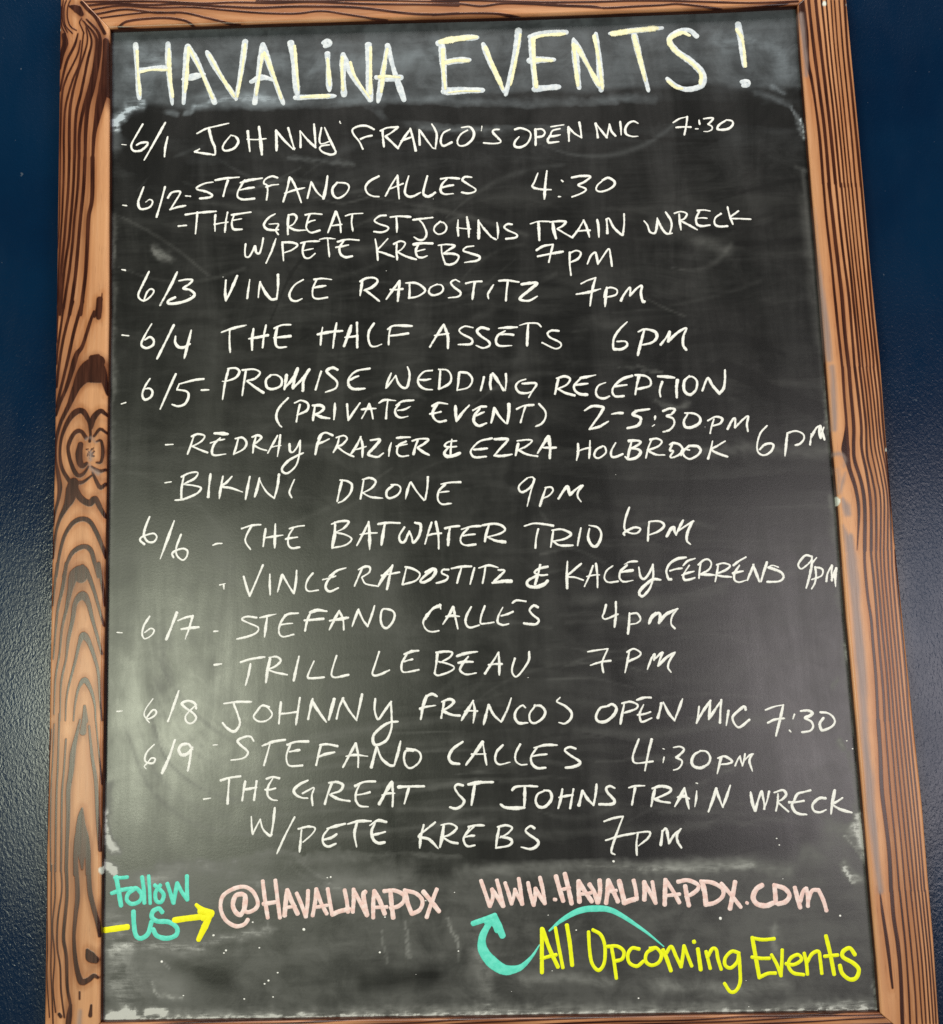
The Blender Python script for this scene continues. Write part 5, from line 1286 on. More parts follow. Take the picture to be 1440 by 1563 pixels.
GRAIN_TOP = '''2.37:-395.3,533.2 -354.5,532.0 -310.8,529.8 -267.2,525.8 -232.4,525.5 -191.8,523.1 -151.3,522.6 -93.6,517.7 -36.0,514.6 4.2,511.6
2.6:-390.9,528.6 -360.3,529.8 -325.3,526.4 -290.5,526.1 -249.8,521.9 -209.2,518.3 -174.5,518.1 -128.3,516.1 -93.7,512.7 -50.6,505.3 -21.9,502.8 4.0,503.0
2.13:-386.4,523.4 -354.4,527.0 -316.6,522.9 -278.8,521.9 -238.2,516.5 -209.3,512.7 -180.3,510.3 -163.0,510.1 -139.9,511.6 -111.1,506.1 -88.1,501.4 -70.9,498.8
2.37:-380.5,518.2 -348.6,522.4 -316.5,517.3 -287.5,516.1 -261.4,508.8 -238.2,502.2 -226.7,500.5
1.9:-376.1,513.7 -345.6,516.7 -316.5,518.0 -296.2,515.8
2.61:-355.6,502.9 -346.9,508.7 -325.2,510.9 -302.0,510.5 -284.6,506.7 -275.8,500.7
2.37:-354.1,502.2 -325.1,499.8 -296.1,498.5
1.77:-209.2,526.4 -151.3,523.6 -93.5,522.0 -35.9,518.3 4.4,515.9
2.33:-23.3,514.0 5.4,513.4 28.3,509.9 51.4,512.0 80.0,510.2 108.6,507.1 137.1,504.6 159.9,502.4 194.3,502.8 217.1,503.0 234.3,503.5 256.9,500.1 285.1,495.2
2.34:-23.6,502.3 -0.6,502.6 22.3,502.2 45.3,500.6 70.9,495.8 85.2,494.0
2.33:-23.2,518.3 11.3,517.5 51.5,514.5 97.3,511.3 148.8,509.7 183.2,509.4 223.1,507.7 262.9,504.8 305.5,501.7 333.9,501.1 359.5,501.2
2.9:279.5,495.4 308.0,496.1 330.8,497.5 348.1,499.9
2.89:322.1,494.2 342.1,495.8 359.2,496.3
3.47:353.2,492.3 362.0,496.2
1.87:97.2,509.4 125.8,506.4 145.7,504.9 157.1,501.9'''
LEFT_OUT = [(-418.3, 563.0), (-418.5, 536.0), (-418.0, 461.8), (-416.9, 317.2), (-415.7, 177.4), (-414.6, 42.1), (-415.0, -62.9), (-414.4, -215.5), (-414.3, -338.3), (-412.8, -494.1), (-412.7, -538.5)]
LEFT_IN = [(-365.2, 501.7), (-363.6, 357.9), (-361.8, 189.2), (-362.0, 80.4), (-361.8, 0.7), (-361.9, -64.6), (-361.7, -210.8), (-361.8, -309.4), (-361.4, -399.6), (-360.6, -495.0)]
RIGHT_IN = [(359.0, 497.3), (358.5, 436.7), (359.0, 372.5), (359.2, 300.9), (359.9, 220.2), (360.3, 170.9), (360.3, 108.7), (360.5, 42.2), (361.5, -38.8), (361.3, -141.5), (362.7, -236.7), (363.2, -302.0), (363.6, -356.0), (364.0, -408.7), (364.9, -457.7), (364.6, -503.3)]
RIGHT_OUT = [(410.7, 540.2), (410.4, 500.2), (412.0, 355.4), (412.6, 215.5), (414.4, 106.8), (413.7, 29.9), (413.9, -76.5), (415.8, -160.1), (417.1, -241.4), (419.1, -319.8), (418.8, -387.1), (419.1, -439.9), (417.7, -513.7), (417.2, -550.6)]
TOP_IN = [(-365.2, 501.7), (-226.6, 501.0), (-71.3, 499.2), (3.8, 498.0), (70.6, 497.0), (176.4, 496.7), (279.1, 496.5), (359.0, 497.3)]
BOTTOM_IN = [(-360.6, -495.0), (364.6, -503.3)]
SLATE = [(-367.9, 504.7), (360.9, 498.1), (-361.3, -495.8), (367.3, -504.4)]
SMEARS = '''0.35;12.5:-354.8,406.5 -341.1,426.5 -323.8,436.8
0.8;6.26:-363.7,398.2 -351.3,410.8 -334.1,418.9
0.7;4.17:-359.4,390.7 -356.8,401.5 -351.3,406.4
0.4;9.71:-363.3,372.7 -360.9,398.0
0.25;5.37:-362.3,297.2 -361.2,164.0 -360.9,41.6 -360.7,-64.2
0.5;5.55:-306.2,409.0 -297.2,405.7
0.55;4.85:-285.4,408.1 -268.1,416.2 -240.4,422.4 -191.9,418.9
0.2;6.94:-275.1,425.3 -240.4,427.5 -205.7,423.9
0.22;9.63:-247.3,415.3 -150.5,412.8 -53.9,413.2 69.5,403.8 206.4,404.0
0.25;14:-345.2,485.8 -324.1,473.8 -310.2,484.3
0.3;21:-344.9,456.1 -303.1,465.5
0.2;20.8:-191.7,457.1 -66.7,459.3 2.8,471.1
0.25;17.8:278.4,466.9 332.7,457.2 344.3,427.4
0.2;6.11:308.9,407.1 328.7,399.0 345.2,391.1
0.45;4.06:347.2,391.0 351.9,380.0 354.7,361.9
0.8;2.7:355.0,376.2 356.4,358.2 357.4,353.1
0.4;4.08:329.7,413.5 339.4,405.8
0.12;3.36:347.2,322.8 358.3,318.8
0.12;3.96:354.3,319.0 356.6,220.5 359.2,110.8 359.3,23.9
0.25;5.72:358.4,-22.2 360.0,-87.1 360.6,-163.7 361.4,-251.1
0.5;3.9:362.4,100.6 362.1,43.7 364.3,3.9
0.09;7.96:351.6,290.8 353.3,220.7 355.9,138.1
0.55;4.42:360.3,-166.8 361.9,-179.5
0.4;3.78:347.1,-207.2 351.6,-198.0
0.6;5:349.7,-257.0 353.0,-263.2
0.45;4.98:357.5,-269.5 360.0,-294.1 359.9,-318.4
0.9;4.95:361.9,-324.6 363.0,-342.7 365.1,-363.8
0.7;7.42:356.1,-336.5 360.8,-354.7
0.6;3.09:346.5,-348.3 357.9,-360.6 364.4,-372.8
0.45;16.1:334.9,-337.1 353.1,-342.5
0.6;7.39:345.9,-372.3 351.3,-381.4 356.0,-384.5
0.7;3.08:348.1,-375.4 352.1,-387.4
0.3;18.5:308.5,-359.3 346.0,-354.3
0.3;8.68:288.7,-376.8 239.7,-368.3 152.8,-368.4 103.2,-364.7
0.35;5.57:165.1,-372.4 214.7,-372.5 258.1,-371.2
0.3;7.56:-310.6,-356.2 -253.8,-356.5 -171.9,-353.8 -109.0,-353.1
0.3;4.41:-234.8,-352.2 -190.7,-346.1 -165.5,-350.4
0.25;2.51:-184.5,-355.3 -165.8,-373.9 -147.1,-380.4
0.25;2.51:-175.0,-351.3 -156.3,-370.0 -134.5,-378.9
0.3;12.6:-323.1,-369.8 -272.7,-362.1 -209.7,-369.8
0.4;7.64:-358.4,-280.3 -359.1,-317.2 -355.0,-341.7
0.8;5.08:-361.2,-304.8 -358.3,-329.4 -353.7,-341.7
2;5.7:-362.4,-352.4 -357.3,-357.4 -352.2,-361.2
0.6;3.8:-351.9,-335.7 -348.6,-344.9
0.35;18.8:-351.0,-402.2 -347.6,-426.2
0.35;8.76:-353.8,-432.0 -328.7,-429.6 -278.7,-432.7 -247.5,-423.9 -210.0,-420.7
0.3;25:-347.3,-444.0 -334.5,-473.8
0.35;12.5:-356.5,-461.5 -340.6,-485.4
2.2;4.35:-351.7,-492.2 -340.6,-489.0 -331.8,-490.3
2.2;4.35:-319.4,-489.5 -309.5,-486.8 -302.1,-488.1
0.8;3.07:-356.0,-495.0 -272.3,-495.3 -160.9,-496.7 -25.5,-498.8 97.1,-500.5 219.1,-502.3 365.0,-502.9
0.35;8.59:-356.1,-490.9 -272.3,-491.8 -86.9,-493.8 97.3,-496.5 280.3,-498.5 364.3,-496.5
0.5;3.03:363.9,-479.0 365.1,-502.3
0.5;4.85:295.3,-500.6 322.9,-498.4 353.1,-500.3
0.4;2.49:-314.7,-462.5 -306.5,-471.6 -287.8,-477.9
0.35;1.87:-306.7,-443.8 -298.6,-451.1
0.35;16:-4.8,-428.8 0.4,-458.5 2.3,-493.6
0.25;7.37:37.0,-468.2 86.3,-468.2 122.9,-473.2
0.3;6.13:272.9,-426.9 277.7,-447.7
0.3;12.2:159.6,-474.1 220.4,-481.4 281.5,-481.7
0.2;14.9:102.5,-380.9 164.4,-385.5
0.4;2.48:-29.1,-410.4 -26.1,-434.2 -24.1,-452.0
0.3;1.86:-72.8,-415.2 -70.4,-444.9
0.25;1.86:-94.7,-420.6 -92.2,-450.3
0.35;2.5:-204.3,-411.9 -203.1,-420.9
0.45;4.77:-320.2,261.6 -309.9,254.1 -300.4,248.1
0.25;6.82:-315.4,256.4 -305.2,251.1
0.15;1.98:154.8,116.7 177.9,117.3 197.4,111.2
0.35;1.98:181.0,113.8 197.3,110.5
0.2;5.25:189.2,81.8 208.6,75.7 221.8,77.3
0.15;10.4:225.5,28.4 284.3,29.7 355.4,24.0
0.12;13.4:199.0,265.0 271.1,237.7
0.12;1.99:184.9,188.9 207.5,176.3 223.7,168.9
0.12;2.04:-151.7,310.4 -124.5,302.2 -97.2,306.9
0.15;9.59:-95.5,401.8 0.2,379.8 109.6,379.0
0.2;3.42:-40.9,380.7 0.1,377.6 41.2,377.4
0.15;4.11:-178.6,354.5 -110.2,344.6
-0.35;15.2:-344.2,393.7 -275.0,394.6 -192.1,394.8 -95.6,396.0
-0.35;13.6:-68.0,399.2 68.9,389.3 205.5,388.1 341.0,379.7
-0.3;20.7:-336.9,360.8 -302.3,345.0
-0.3;9.23:-260.6,1.6 -250.7,-12.0
-0.3;5.93:-240.8,-3.7 -224.4,-8.2
-0.2;17.1:-161.6,21.5 -115.7,6.7
-0.25;21.2:-291.1,-448.4 -247.5,-458.3
-0.2;18.5:-111.1,-467.5 -49.1,-463.1
-0.15;9.08:372.3,-9.5 314.5,-4.3 184.5,-6.6 41.7,8.1
-0.12;10.5:370.9,56.7 256.9,114.5
-0.25;8.86:-335.9,-353.1 -316.9,-350.0
-0.18;10:-197.0,-352.0 -58.7,-346.5 103.7,-353.9 291.2,-340.8
0.08;25.8:-305.8,-130.6 -311.2,-269.2
0.08;25.9:-247.4,-41.7 -241.0,-221.3
0.06;38.8:-104.0,-72.4 -54.2,-163.8
0.07;10.3:243.2,-109.1 178.5,-119.9 101.7,-114.3
0.07;8.82:329.3,-244.0 266.9,-236.0 171.8,-245.7 96.2,-240.4
0.08;6.25:-8.3,-338.8 104.5,-335.8 217.0,-333.9
0.22;28.9:-323.1,-369.8 -209.8,-375.8 -71.8,-373.4
0.25;37.4:-341.0,-450.1 -297.2,-463.0
0.18;25.1:-354.0,-414.1 -272.5,-428.1
0.3;3.75:-353.8,-432.0 -325.6,-426.7 -272.4,-431.6 -244.3,-424.0 -197.5,-418.0
0.2;5.03:-272.7,-354.8 -197.0,-349.5 -109.0,-349.4 -21.3,-354.2
0.2;8.72:-21.7,-368.7 78.2,-366.5 165.0,-373.6
-0.1;4.27:-324.1,-192.5 -293.5,-247.3 -232.8,-283.1 -133.0,-272.3 -1.7,-269.2
-0.1;2.3:-312.7,-165.6 -278.2,-215.9 -217.4,-252.0 -132.5,-238.8 68.6,-233.4
0.12;1.53:-320.1,-204.0 -299.2,-259.6 -238.6,-295.3 -133.2,-289.0 33.7,-287.4
0.09;1.34:-327.9,-198.1 -296.6,-253.5 -236.0,-289.2 -133.2,-289.6 13.9,-275.2
-0.08;1.8:-300.5,-151.3 -270.6,-199.7 -209.7,-236.0 -132.1,-213.2 -7.0,-213.7
0.09;3.75:-330.9,-218.1 -307.4,-275.5 -246.8,-311.0 -133.5,-309.2 23.4,-312.3
-0.1;2.99:-325.4,-193.1 -293.5,-247.9 -232.8,-283.7 -133.1,-279.7 65.4,-282.2
0.07;5.5:-307.4,-177.8 -285.2,-229.5 -224.5,-265.4 -132.7,-253.8 -8.0,-246.7
0.07;3.57:-320.8,-203.9 -299.8,-260.2 -239.2,-295.9 -133.3,-293.3 -41.6,-292.7
-0.1;1.4:-318.9,-196.4 -295.4,-251.0 -234.7,-286.8 -133.0,-277.9 -21.0,-279.2
0.12;2.05:-306.2,-170.2 -280.8,-221.4 -220.0,-257.5 -132.5,-239.5 -11.5,-237.3
0.09;3.58:-314.5,-179.5 -285.9,-231.9 -225.1,-267.9 -132.7,-256.2 8.2,-257.1
0.12;5.57:-308.9,-161.9 -276.3,-212.2 -215.5,-248.3 -132.4,-236.3 -0.9,-223.3
-0.1;1.28:-312.0,-170.7 -281.4,-222.0 -220.6,-258.1 -132.6,-247.5 -3.9,-236.9
0.09;2.35:-341.7,-230.3 -313.6,-290.1 -253.1,-325.5 -133.8,-330.0 16.1,-322.4
0.07;4.17:-305.7,-155.6 -273.1,-205.3 -212.3,-241.5 -132.2,-223.9 11.9,-221.8
-0.08;5.28:-331.7,-209.9 -303.0,-266.9 -242.4,-302.6 -133.4,-300.0 54.2,-296.0
-0.1;4.17:-301.8,-154.4 -272.5,-203.5 -211.6,-239.7 -132.3,-224.5 41.2,-218.9
0.09;4.38:-341.1,-228.5 -313.0,-288.3 -252.5,-323.7 -133.8,-333.0 2.3,-320.8
0.09;3.76:-318.9,-195.8 -295.4,-251.0 -234.7,-286.8 -133.2,-285.9 64.7,-283.4
-0.1;1.72:-322.8,-197.6 -296.0,-252.2 -235.4,-288.0 -133.1,-281.0 18.6,-287.0
-0.08;3.77:-319.1,-179.3 -285.9,-231.9 -225.1,-267.9 -132.8,-260.0 59.3,-259.8
-0.08;3.65:-299.2,-158.3 -274.4,-207.8 -213.6,-244.0 -132.3,-226.4 -31.4,-219.9
-0.1;3.44:-324.0,-205.7 -300.4,-262.1 -239.8,-297.7 -133.3,-293.3 23.3,-295.1
0.09;3.07:-317.7,-184.4 -288.4,-237.5 -227.7,-273.4 -132.9,-266.8 -27.2,-253.6
0.12;4.65:-323.3,-205.8 -300.4,-262.1 -239.8,-297.7 -133.4,-300.6 -2.8,-284.6
0.06;2.16:123.9,-174.8 153.3,-173.2 182.4,-177.2
-0.07;1.65:213.9,-151.0 282.0,-151.8 341.4,-165.0
0.1;2.16:69.7,-191.5 111.1,-190.8 152.0,-200.8
-0.07;2.77:64.0,-255.0 127.9,-251.2 190.9,-264.2
-0.07;3.47:74.9,-264.6 112.2,-263.8 149.0,-271.0
-0.07;3.28:195.1,-73.5 243.0,-69.8 290.3,-84.3
0.06;1.19:51.3,-305.7 120.2,-308.8 189.2,-318.0
0.06;1.78:193.2,-155.4 236.7,-152.3 279.7,-167.5
0.06;1.09:180.8,-88.5 245.9,-86.1 309.5,-104.2
0.06;3.08:132.7,-269.9 192.0,-267.9 250.8,-281.2
0.07;0.812:165.5,-304.6 215.5,-306.6 264.8,-316.4
0.06;2.45:75.8,-86.5 106.2,-84.2 135.4,-94.8
0.07;2.76:134.7,-96.1 160.0,-91.7 184.5,-103.4
-0.07;3.48:103.6,-231.3 144.8,-229.4 185.6,-236.1
0.07;3.66:20.4,-271.1 60.3,-268.5 99.7,-276.4
0.1;1.82:113.8,-270.0 179.9,-270.6 245.6,-284.1
0.07;2.49:216.5,-330.9 236.8,-326.0 256.6,-338.0
0.06;3.2:91.1,-137.0 148.2,-135.0 204.0,-144.9
0.06;1.2:-23.5,-279.1 34.6,-280.1 91.7,-286.0
-0.07;3.03:74.2,-92.9 100.9,-87.3 126.9,-97.1
-0.07;1.75:43.7,-305.5 118.7,-301.4 192.5,-314.5
0.1;3.34:6.3,-137.0 41.1,-134.9 75.5,-141.7
-0.07;1.25:81.6,-344.8 106.8,-341.3 131.9,-352.2
0.06;3.65:86.3,-129.2 126.1,-129.2 165.4,-138.0
0.06;3.29:197.2,-330.4 250.8,-331.2 302.7,-345.3
0.07;3.36:163.1,-43.2 202.2,-38.6 239.9,-47.7
-0.07;1.49:121.1,-55.5 158.7,-54.1 195.7,-62.5
0.1;2.26:68.7,-68.8 100.6,-64.6 131.6,-79.2
0.1;1.46:87.4,-179.4 127.7,-175.6 166.7,-186.8
0.06;1.96:137.4,-226.7 196.6,-230.3 255.4,-239.4
-0.07;1.2:62.4,-245.7 98.0,-242.9 133.1,-249.5
0.07;2.17:70.2,-161.8 92.6,-161.2 114.8,-165.7
0.06;2.59:180.6,-211.7 228.8,-210.0 276.6,-214.5
0.06;3.11:172.2,-320.0 243.2,-322.5 313.4,-334.7'''
SPECKS = '''2.19:-256.2,-421.3
2.81:-170.0,-418.1
2.19:-305.5,-443.9
1.86:-98.2,-440.7
2.77:224.3,-418.0
2.49:126.3,-363.5
1.56:-212.5,-433.7
1.87:-244.3,-435.3
1.56:-246.2,-437.6
1.55:-195.2,-456.6
1.25:-147.0,-371.4
1.24:-199.7,-478.3
1.86:-204.0,-463.5
1.55:-207.7,-466.3
1.55:-227.0,-479.4
1.24:-284.7,-475.0
1.56:-218.7,-410.3
1.22:143.6,-487.7
1.57:-143.8,-370.9
1.84:336.8,-418.5
1.24:282.1,-346.6
1.56:-92.6,-408.8
1.25:355.3,-257.7
1.25:360.3,-265.3
1.38:-123.2,389.9
1.25:-53.6,-394.8
1.24:-23.8,-441.4
1.24:88.1,-425.2
1.24:284.2,-352.7'''
GREY_LEFT = '''4.62:-378.1,47.1 -378.0,39.9
1.99,2.65,1.99:-383.4,60.6 -378.4,62.4 -373.2,57.1
2.64,3.96,2.64:-378.9,34.8 -376.8,29.7 -369.7,25.4
3.7,5.56:-379.0,-483.8 -379.7,-494.9'''
DROPS = '''3.4,4.08:387.0,498.6 386.8,497.0
1.36:409.9,495.8 410.1,495.2
3.19,5.75,4.47:359.9,-22.5 361.0,-26.0 360.3,-28.9
1.92:412.9,23.7 412.8,22.3
1.4:-418.2,503.4 -418.0,502.1
3.77,5.65,4.39:-362.1,-356.3 -360.8,-357.8 -360.2,-359.6'''
TITLE_Y = 410.2
FOOT_Y = -362.2
HEAD_DUST, FOOT_DUST = 0.14, 0.105


def parse(txt):
    out = []
    for l in txt.strip().split('\n'):
        a, b = l.split(':')
        amp = 1.0
        if ';' in a:
            q, a = a.split(';'); amp = float(q)
        out.append((amp, [float(v) for v in a.split(',')],
                    np.array([[float(c) for c in p.split(',')] for p in b.split()])))
    return out

def sample(pts, step):
    """Catmull-Rom through the points; a repeated point is a sharp corner. Returns runs of (xy, parameter)."""
    runs, cur, idx = [], [pts[0]], [0]
    for i in range(1, len(pts)):
        if np.allclose(pts[i], pts[i - 1]):
            runs.append((cur, idx)); cur, idx = [pts[i]], [i]
        else:
            cur.append(pts[i]); idx.append(i)
    runs.append((cur, idx))
    res, n = [], max(len(pts) - 1, 1)
    for p, ix in runs:
        p = np.array(p)
        if len(p) == 1:
            res.append((p, np.array([ix[0] / n]))); continue
        e = np.vstack([2 * p[0] - p[1], p, 2 * p[-1] - p[-2]])
        xy, tt = [], []
        for k in range(len(p) - 1):
            a, b, c, d = e[k], e[k + 1], e[k + 2], e[k + 3]
            m_ = max(2, int(np.linalg.norm(c - b) / step) + 1)
            for j in range(m_):
                t = j / m_
                xy.append(.5 * (2 * b + (c - a) * t + (2 * a - 5 * b + 4 * c - d) * t * t + (3 * b - a - 3 * c + d) * t ** 3))
                tt.append((ix[k] + t) / n)
        xy.append(p[-1]); tt.append(ix[-1] / n)
        res.append((np.array(xy), np.array(tt)))
    return res

def widths(w, t):
    return np.interp(t, np.linspace(0, 1, len(w)), w) if len(w) > 1 else np.full(len(t), w[0])

# ---------------------------------------------------------------- node helpers
class G:
    def __init__(self, name):
        self.m = bpy.data.materials.new(name); self.m.use_nodes = True
        self.t = self.m.node_tree; self.t.nodes.clear()
        self.out = self.t.nodes.new('ShaderNodeOutputMaterial')
    def n(self, typ, **kw):
        nd = self.t.nodes.new(typ)
        for k, v in kw.items():
            if k.startswith('_'): setattr(nd, k[1:], v)
        return nd
    def link(self, a, b): self.t.links.new(a, b)
    def put(self, sock, v):
        if hasattr(v, 'links') or isinstance(v, bpy.types.NodeSocket): self.link(v, sock)
        else: sock.default_value = v
    def math(self, op, a, b=0.0, c=None, clamp=False):
        nd = self.t.nodes.new('ShaderNodeMath'); nd.operation = op; nd.use_clamp = clamp
        self.put(nd.inputs[0], a); self.put(nd.inputs[1], b)
        if c is not None: self.put(nd.inputs[2], c)
        return nd.outputs[0]
    def smooth(self, x, lo, hi, a=0.0, b=1.0):
        nd = self.t.nodes.new('ShaderNodeMapRange'); nd.interpolation_type = 'SMOOTHSTEP'
        self.put(nd.inputs[0], x)
        for i, v in enumerate((lo, hi, a, b)): self.put(nd.inputs[i + 1], v)
        return nd.outputs[0]
    def mix(self, f, a, b, typ='MIX'):
        nd = self.t.nodes.new('ShaderNodeMix'); nd.data_type = 'RGBA'; nd.blend_type = typ
        self.put(nd.inputs[0], f)
        for s, v in ((nd.inputs[6], a), (nd.inputs[7], b)):
            self.put(s, (*v, 1) if isinstance(v, tuple) and len(v) == 3 else v)
        return nd.outputs[2]
    def coord(self, scale=(1, 1, 1), rot=(0, 0, 0), loc=(0, 0, 0)):
        tc = self.t.nodes.new('ShaderNodeTexCoord'); mp = self.t.nodes.new('ShaderNodeMapping')
        mp.inputs['Scale'].default_value = scale; mp.inputs['Rotation'].default_value = rot; mp.inputs['Location'].default_value = loc
        self.link(tc.outputs['Object'], mp.inputs[0]); return mp.outputs[0]
    def noise(self, vec, scale, detail=4, rough=.55, dist=0.0):
        nd = self.t.nodes.new('ShaderNodeTexNoise')
        self.link(vec, nd.inputs['Vector']); nd.inputs['Scale'].default_value = scale
        nd.inputs['Detail'].default_value = detail; nd.inputs['Roughness'].default_value = rough
        nd.inputs['Distortion'].default_value = dist
        return nd.outputs[0]
    def attr(self, name, out='Fac'):
        nd = self.t.nodes.new('ShaderNodeAttribute'); nd.attribute_name = name; return nd.outputs[out]
    def bump(self, h, strength, dist, normal=None):
        nd = self.t.nodes.new('ShaderNodeBump'); nd.inputs['Strength'].default_value = strength
        nd.inputs['Distance'].default_value = dist; self.link(h, nd.inputs['Height'])
        if normal is not None: self.link(normal, nd.inputs['Normal'])
        return nd.outputs[0]
    def bsdf(self, color, rough, normal=None, spec=.5, coat=0.0, coat_rough=.2):
        nd = self.t.nodes.new('ShaderNodeBsdfPrincipled')
        self.put(nd.inputs['Base Color'], (*color, 1) if isinstance(color, tuple) else color)
        self.put(nd.inputs['Roughness'], rough); self.put(nd.inputs['Specular IOR Level'], spec)
        self.put(nd.inputs['Coat Weight'], coat); nd.inputs['Coat Roughness'].default_value = coat_rough
        if normal is not None: self.link(normal, nd.inputs['Normal'])
        return nd.outputs[0]
    def done(self, sh): self.link(sh, self.out.inputs[0]); return self.m

# ---------------------------------------------------------------- materials
def wall_material():
    g = G('navy_orange_peel_paint')
    c = g.coord((1, 1, 1)); cs = g.coord((1.0, 1, 0.62), (0, R(38), 0))
    peel = g.noise(cs, 400, 2, .5, .6)
    fine = g.noise(c, 1100, 2, .5)
    roll = g.noise(g.coord((1.4, 1, .5)), 22, 3)
    h = g.math('ADD', g.math('MULTIPLY', peel, 1.0), g.math('ADD', g.math('MULTIPLY', fine, .12), g.math('MULTIPLY', roll, .5)))
    big = g.noise(c, 5, 4)
    col = g.mix(g.smooth(big, .3, .7), (0.0003, 0.0092, 0.032), (0.0007, 0.0150, 0.045))
    speck = g.smooth(g.noise(g.coord((1, 1, 1), (0, 0, 0), (3, 1, 2)), 120, 3, .6), .735, .77)
    col = g.mix(g.math('MULTIPLY', speck, .35), col, (.16, .19, .22))
    rough = g.smooth(roll, .3, .7, .20, .27)
    return g.done(g.bsdf(col, rough, g.bump(h, .30, .0010), spec=.32))

def slate_material():
    g = G('chalkboard_paint')
    c = g.coord()
    hs = g.noise(g.coord((.05, 1, 1)), 300, 5, .6)               # sideways cloth wipes
    hs2 = g.noise(g.coord((.12, 1, 1), (0, 0, R(4))), 95, 5, .6, .4)
    vs = g.noise(g.coord((1, .07, 1)), 170, 5, .6)               # up and down wipes
    cl = g.noise(c, 9, 6, .6, .8)
    cl2 = g.noise(c, 34, 5, .65, .5)
    gr = g.noise(c, 900, 2, .6)
    dust = g.attr('dust')
    gate = g.smooth(g.noise(g.coord((1, 1, 1), (0, 0, 0), (4, 2, 0)), 4.2, 3), .38, .62)
    wide = g.noise(g.coord((.22, 1, 1), (0, 0, R(-5)), (2, 7, 0)), 26, 6, .62, 1.2)
    wide2 = g.noise(g.coord((1, .16, 1), (0, 0, R(3)), (5, 1, 0)), 20, 6, .62, .7)
    streak = g.math('ADD', g.math('MULTIPLY', g.math('MULTIPLY', g.math('SUBTRACT', hs, .47), gate), .030),
                    g.math('MULTIPLY', g.math('MULTIPLY', g.math('SUBTRACT', vs, .47), g.math('SUBTRACT', 1.0, gate)), .018))
    streak = g.math('ADD', streak, g.math('MULTIPLY', g.math('SUBTRACT', hs2, .48), .022))
    cloud = g.math('ADD', g.math('MULTIPLY', g.smooth(wide, .45, .75), .030), g.math('MULTIPLY', g.smooth(wide2, .45, .75), .012))
    cloud = g.math('ADD', cloud, g.math('MULTIPLY', g.smooth(cl2, .5, .8), .012))
    n0 = g.math('ADD', g.math('MULTIPLY', cl2, .42), g.math('ADD', g.math('MULTIPLY', hs2, .26), g.math('ADD', g.math('MULTIPLY', cl, .20), g.math('MULTIPLY', gr, .12))))
    scr = g.noise(g.coord((.16, 1, 1), (0, 0, R(24)), (1, 1, 0)), 330, 4, .65, .5)
    n0 = g.math('ADD', g.math('MULTIPLY', n0, .72), g.math('MULTIPLY', scr, .28))
    n1 = g.math('ADD', g.math('MULTIPLY', cl, .45), g.math('ADD', g.math('MULTIPLY', cl2, .40), g.math('MULTIPLY', hs2, .15)))
    soft_tex = g.smooth(n1, .40, .60, .55, 1.40)
    hard_tex = g.smooth(n0, .41, .59, .22, 1.6)
    hm = g.smooth(dust, .18, .5)
    tex = g.math('ADD', g.math('MULTIPLY', soft_tex, g.math('SUBTRACT', 1.0, hm)), g.math('MULTIPLY', hard_tex, hm))
    d = g.math('MULTIPLY', g.math('MULTIPLY', dust, tex), .85)
    d = g.math('ADD', d, g.math('ADD', streak, cloud))
    # heavy dust breaks into crumbs
    hv = g.smooth(g.math('ADD', g.math('MULTIPLY', g.math('MAXIMUM', g.math('SUBTRACT', dust, .42), 0.0), 1.0), g.math('MULTIPLY', g.math('SUBTRACT', g.math('ADD', g.math('MULTIPLY', g.noise(c, 520, 4, .7), .5), g.math('MULTIPLY', scr, .5)), .5), 2.6)), .30, .62)
    hv = g.math('MULTIPLY', hv, g.smooth(dust, .40, .75))
    d = g.math('MAXIMUM', g.math('ADD', d, g.math('MULTIPLY', hv, .6)), 0.0, clamp=False)
    d = g.math('MINIMUM', d, 1.0)
    blank = g.mix(g.smooth(cl, .35, .65), (0.0065, 0.0068, 0.0064), (0.0100, 0.0100, 0.0096))
    yy = g.t.nodes.new('ShaderNodeSeparateXYZ'); g.link(g.coord(), yy.inputs[0])
    pigment = g.mix(g.smooth(yy.outputs[1], .28, .42), (0.50, 0.51, 0.49), (0.43, 0.50, 0.56))      # bluer chalk was rubbed into the heading band
    col = g.mix(d, blank, pigment)
    rough = g.math('ADD', g.smooth(wide2, .3, .7, .28, .37), g.math('MULTIPLY', g.math('SUBTRACT', cl2, .5), .12))
    rough = g.math('ADD', rough, g.math('MULTIPLY', d, .35), clamp=True)
    h = g.math('ADD', g.math('MULTIPLY', g.noise(c, 420, 3), .5), g.math('MULTIPLY', vs, .4))
    spec = g.smooth(d, .0, .35, .52, .15)
    return g.done(g.bsdf(col, rough, g.bump(h, .12, .0006), spec=spec))

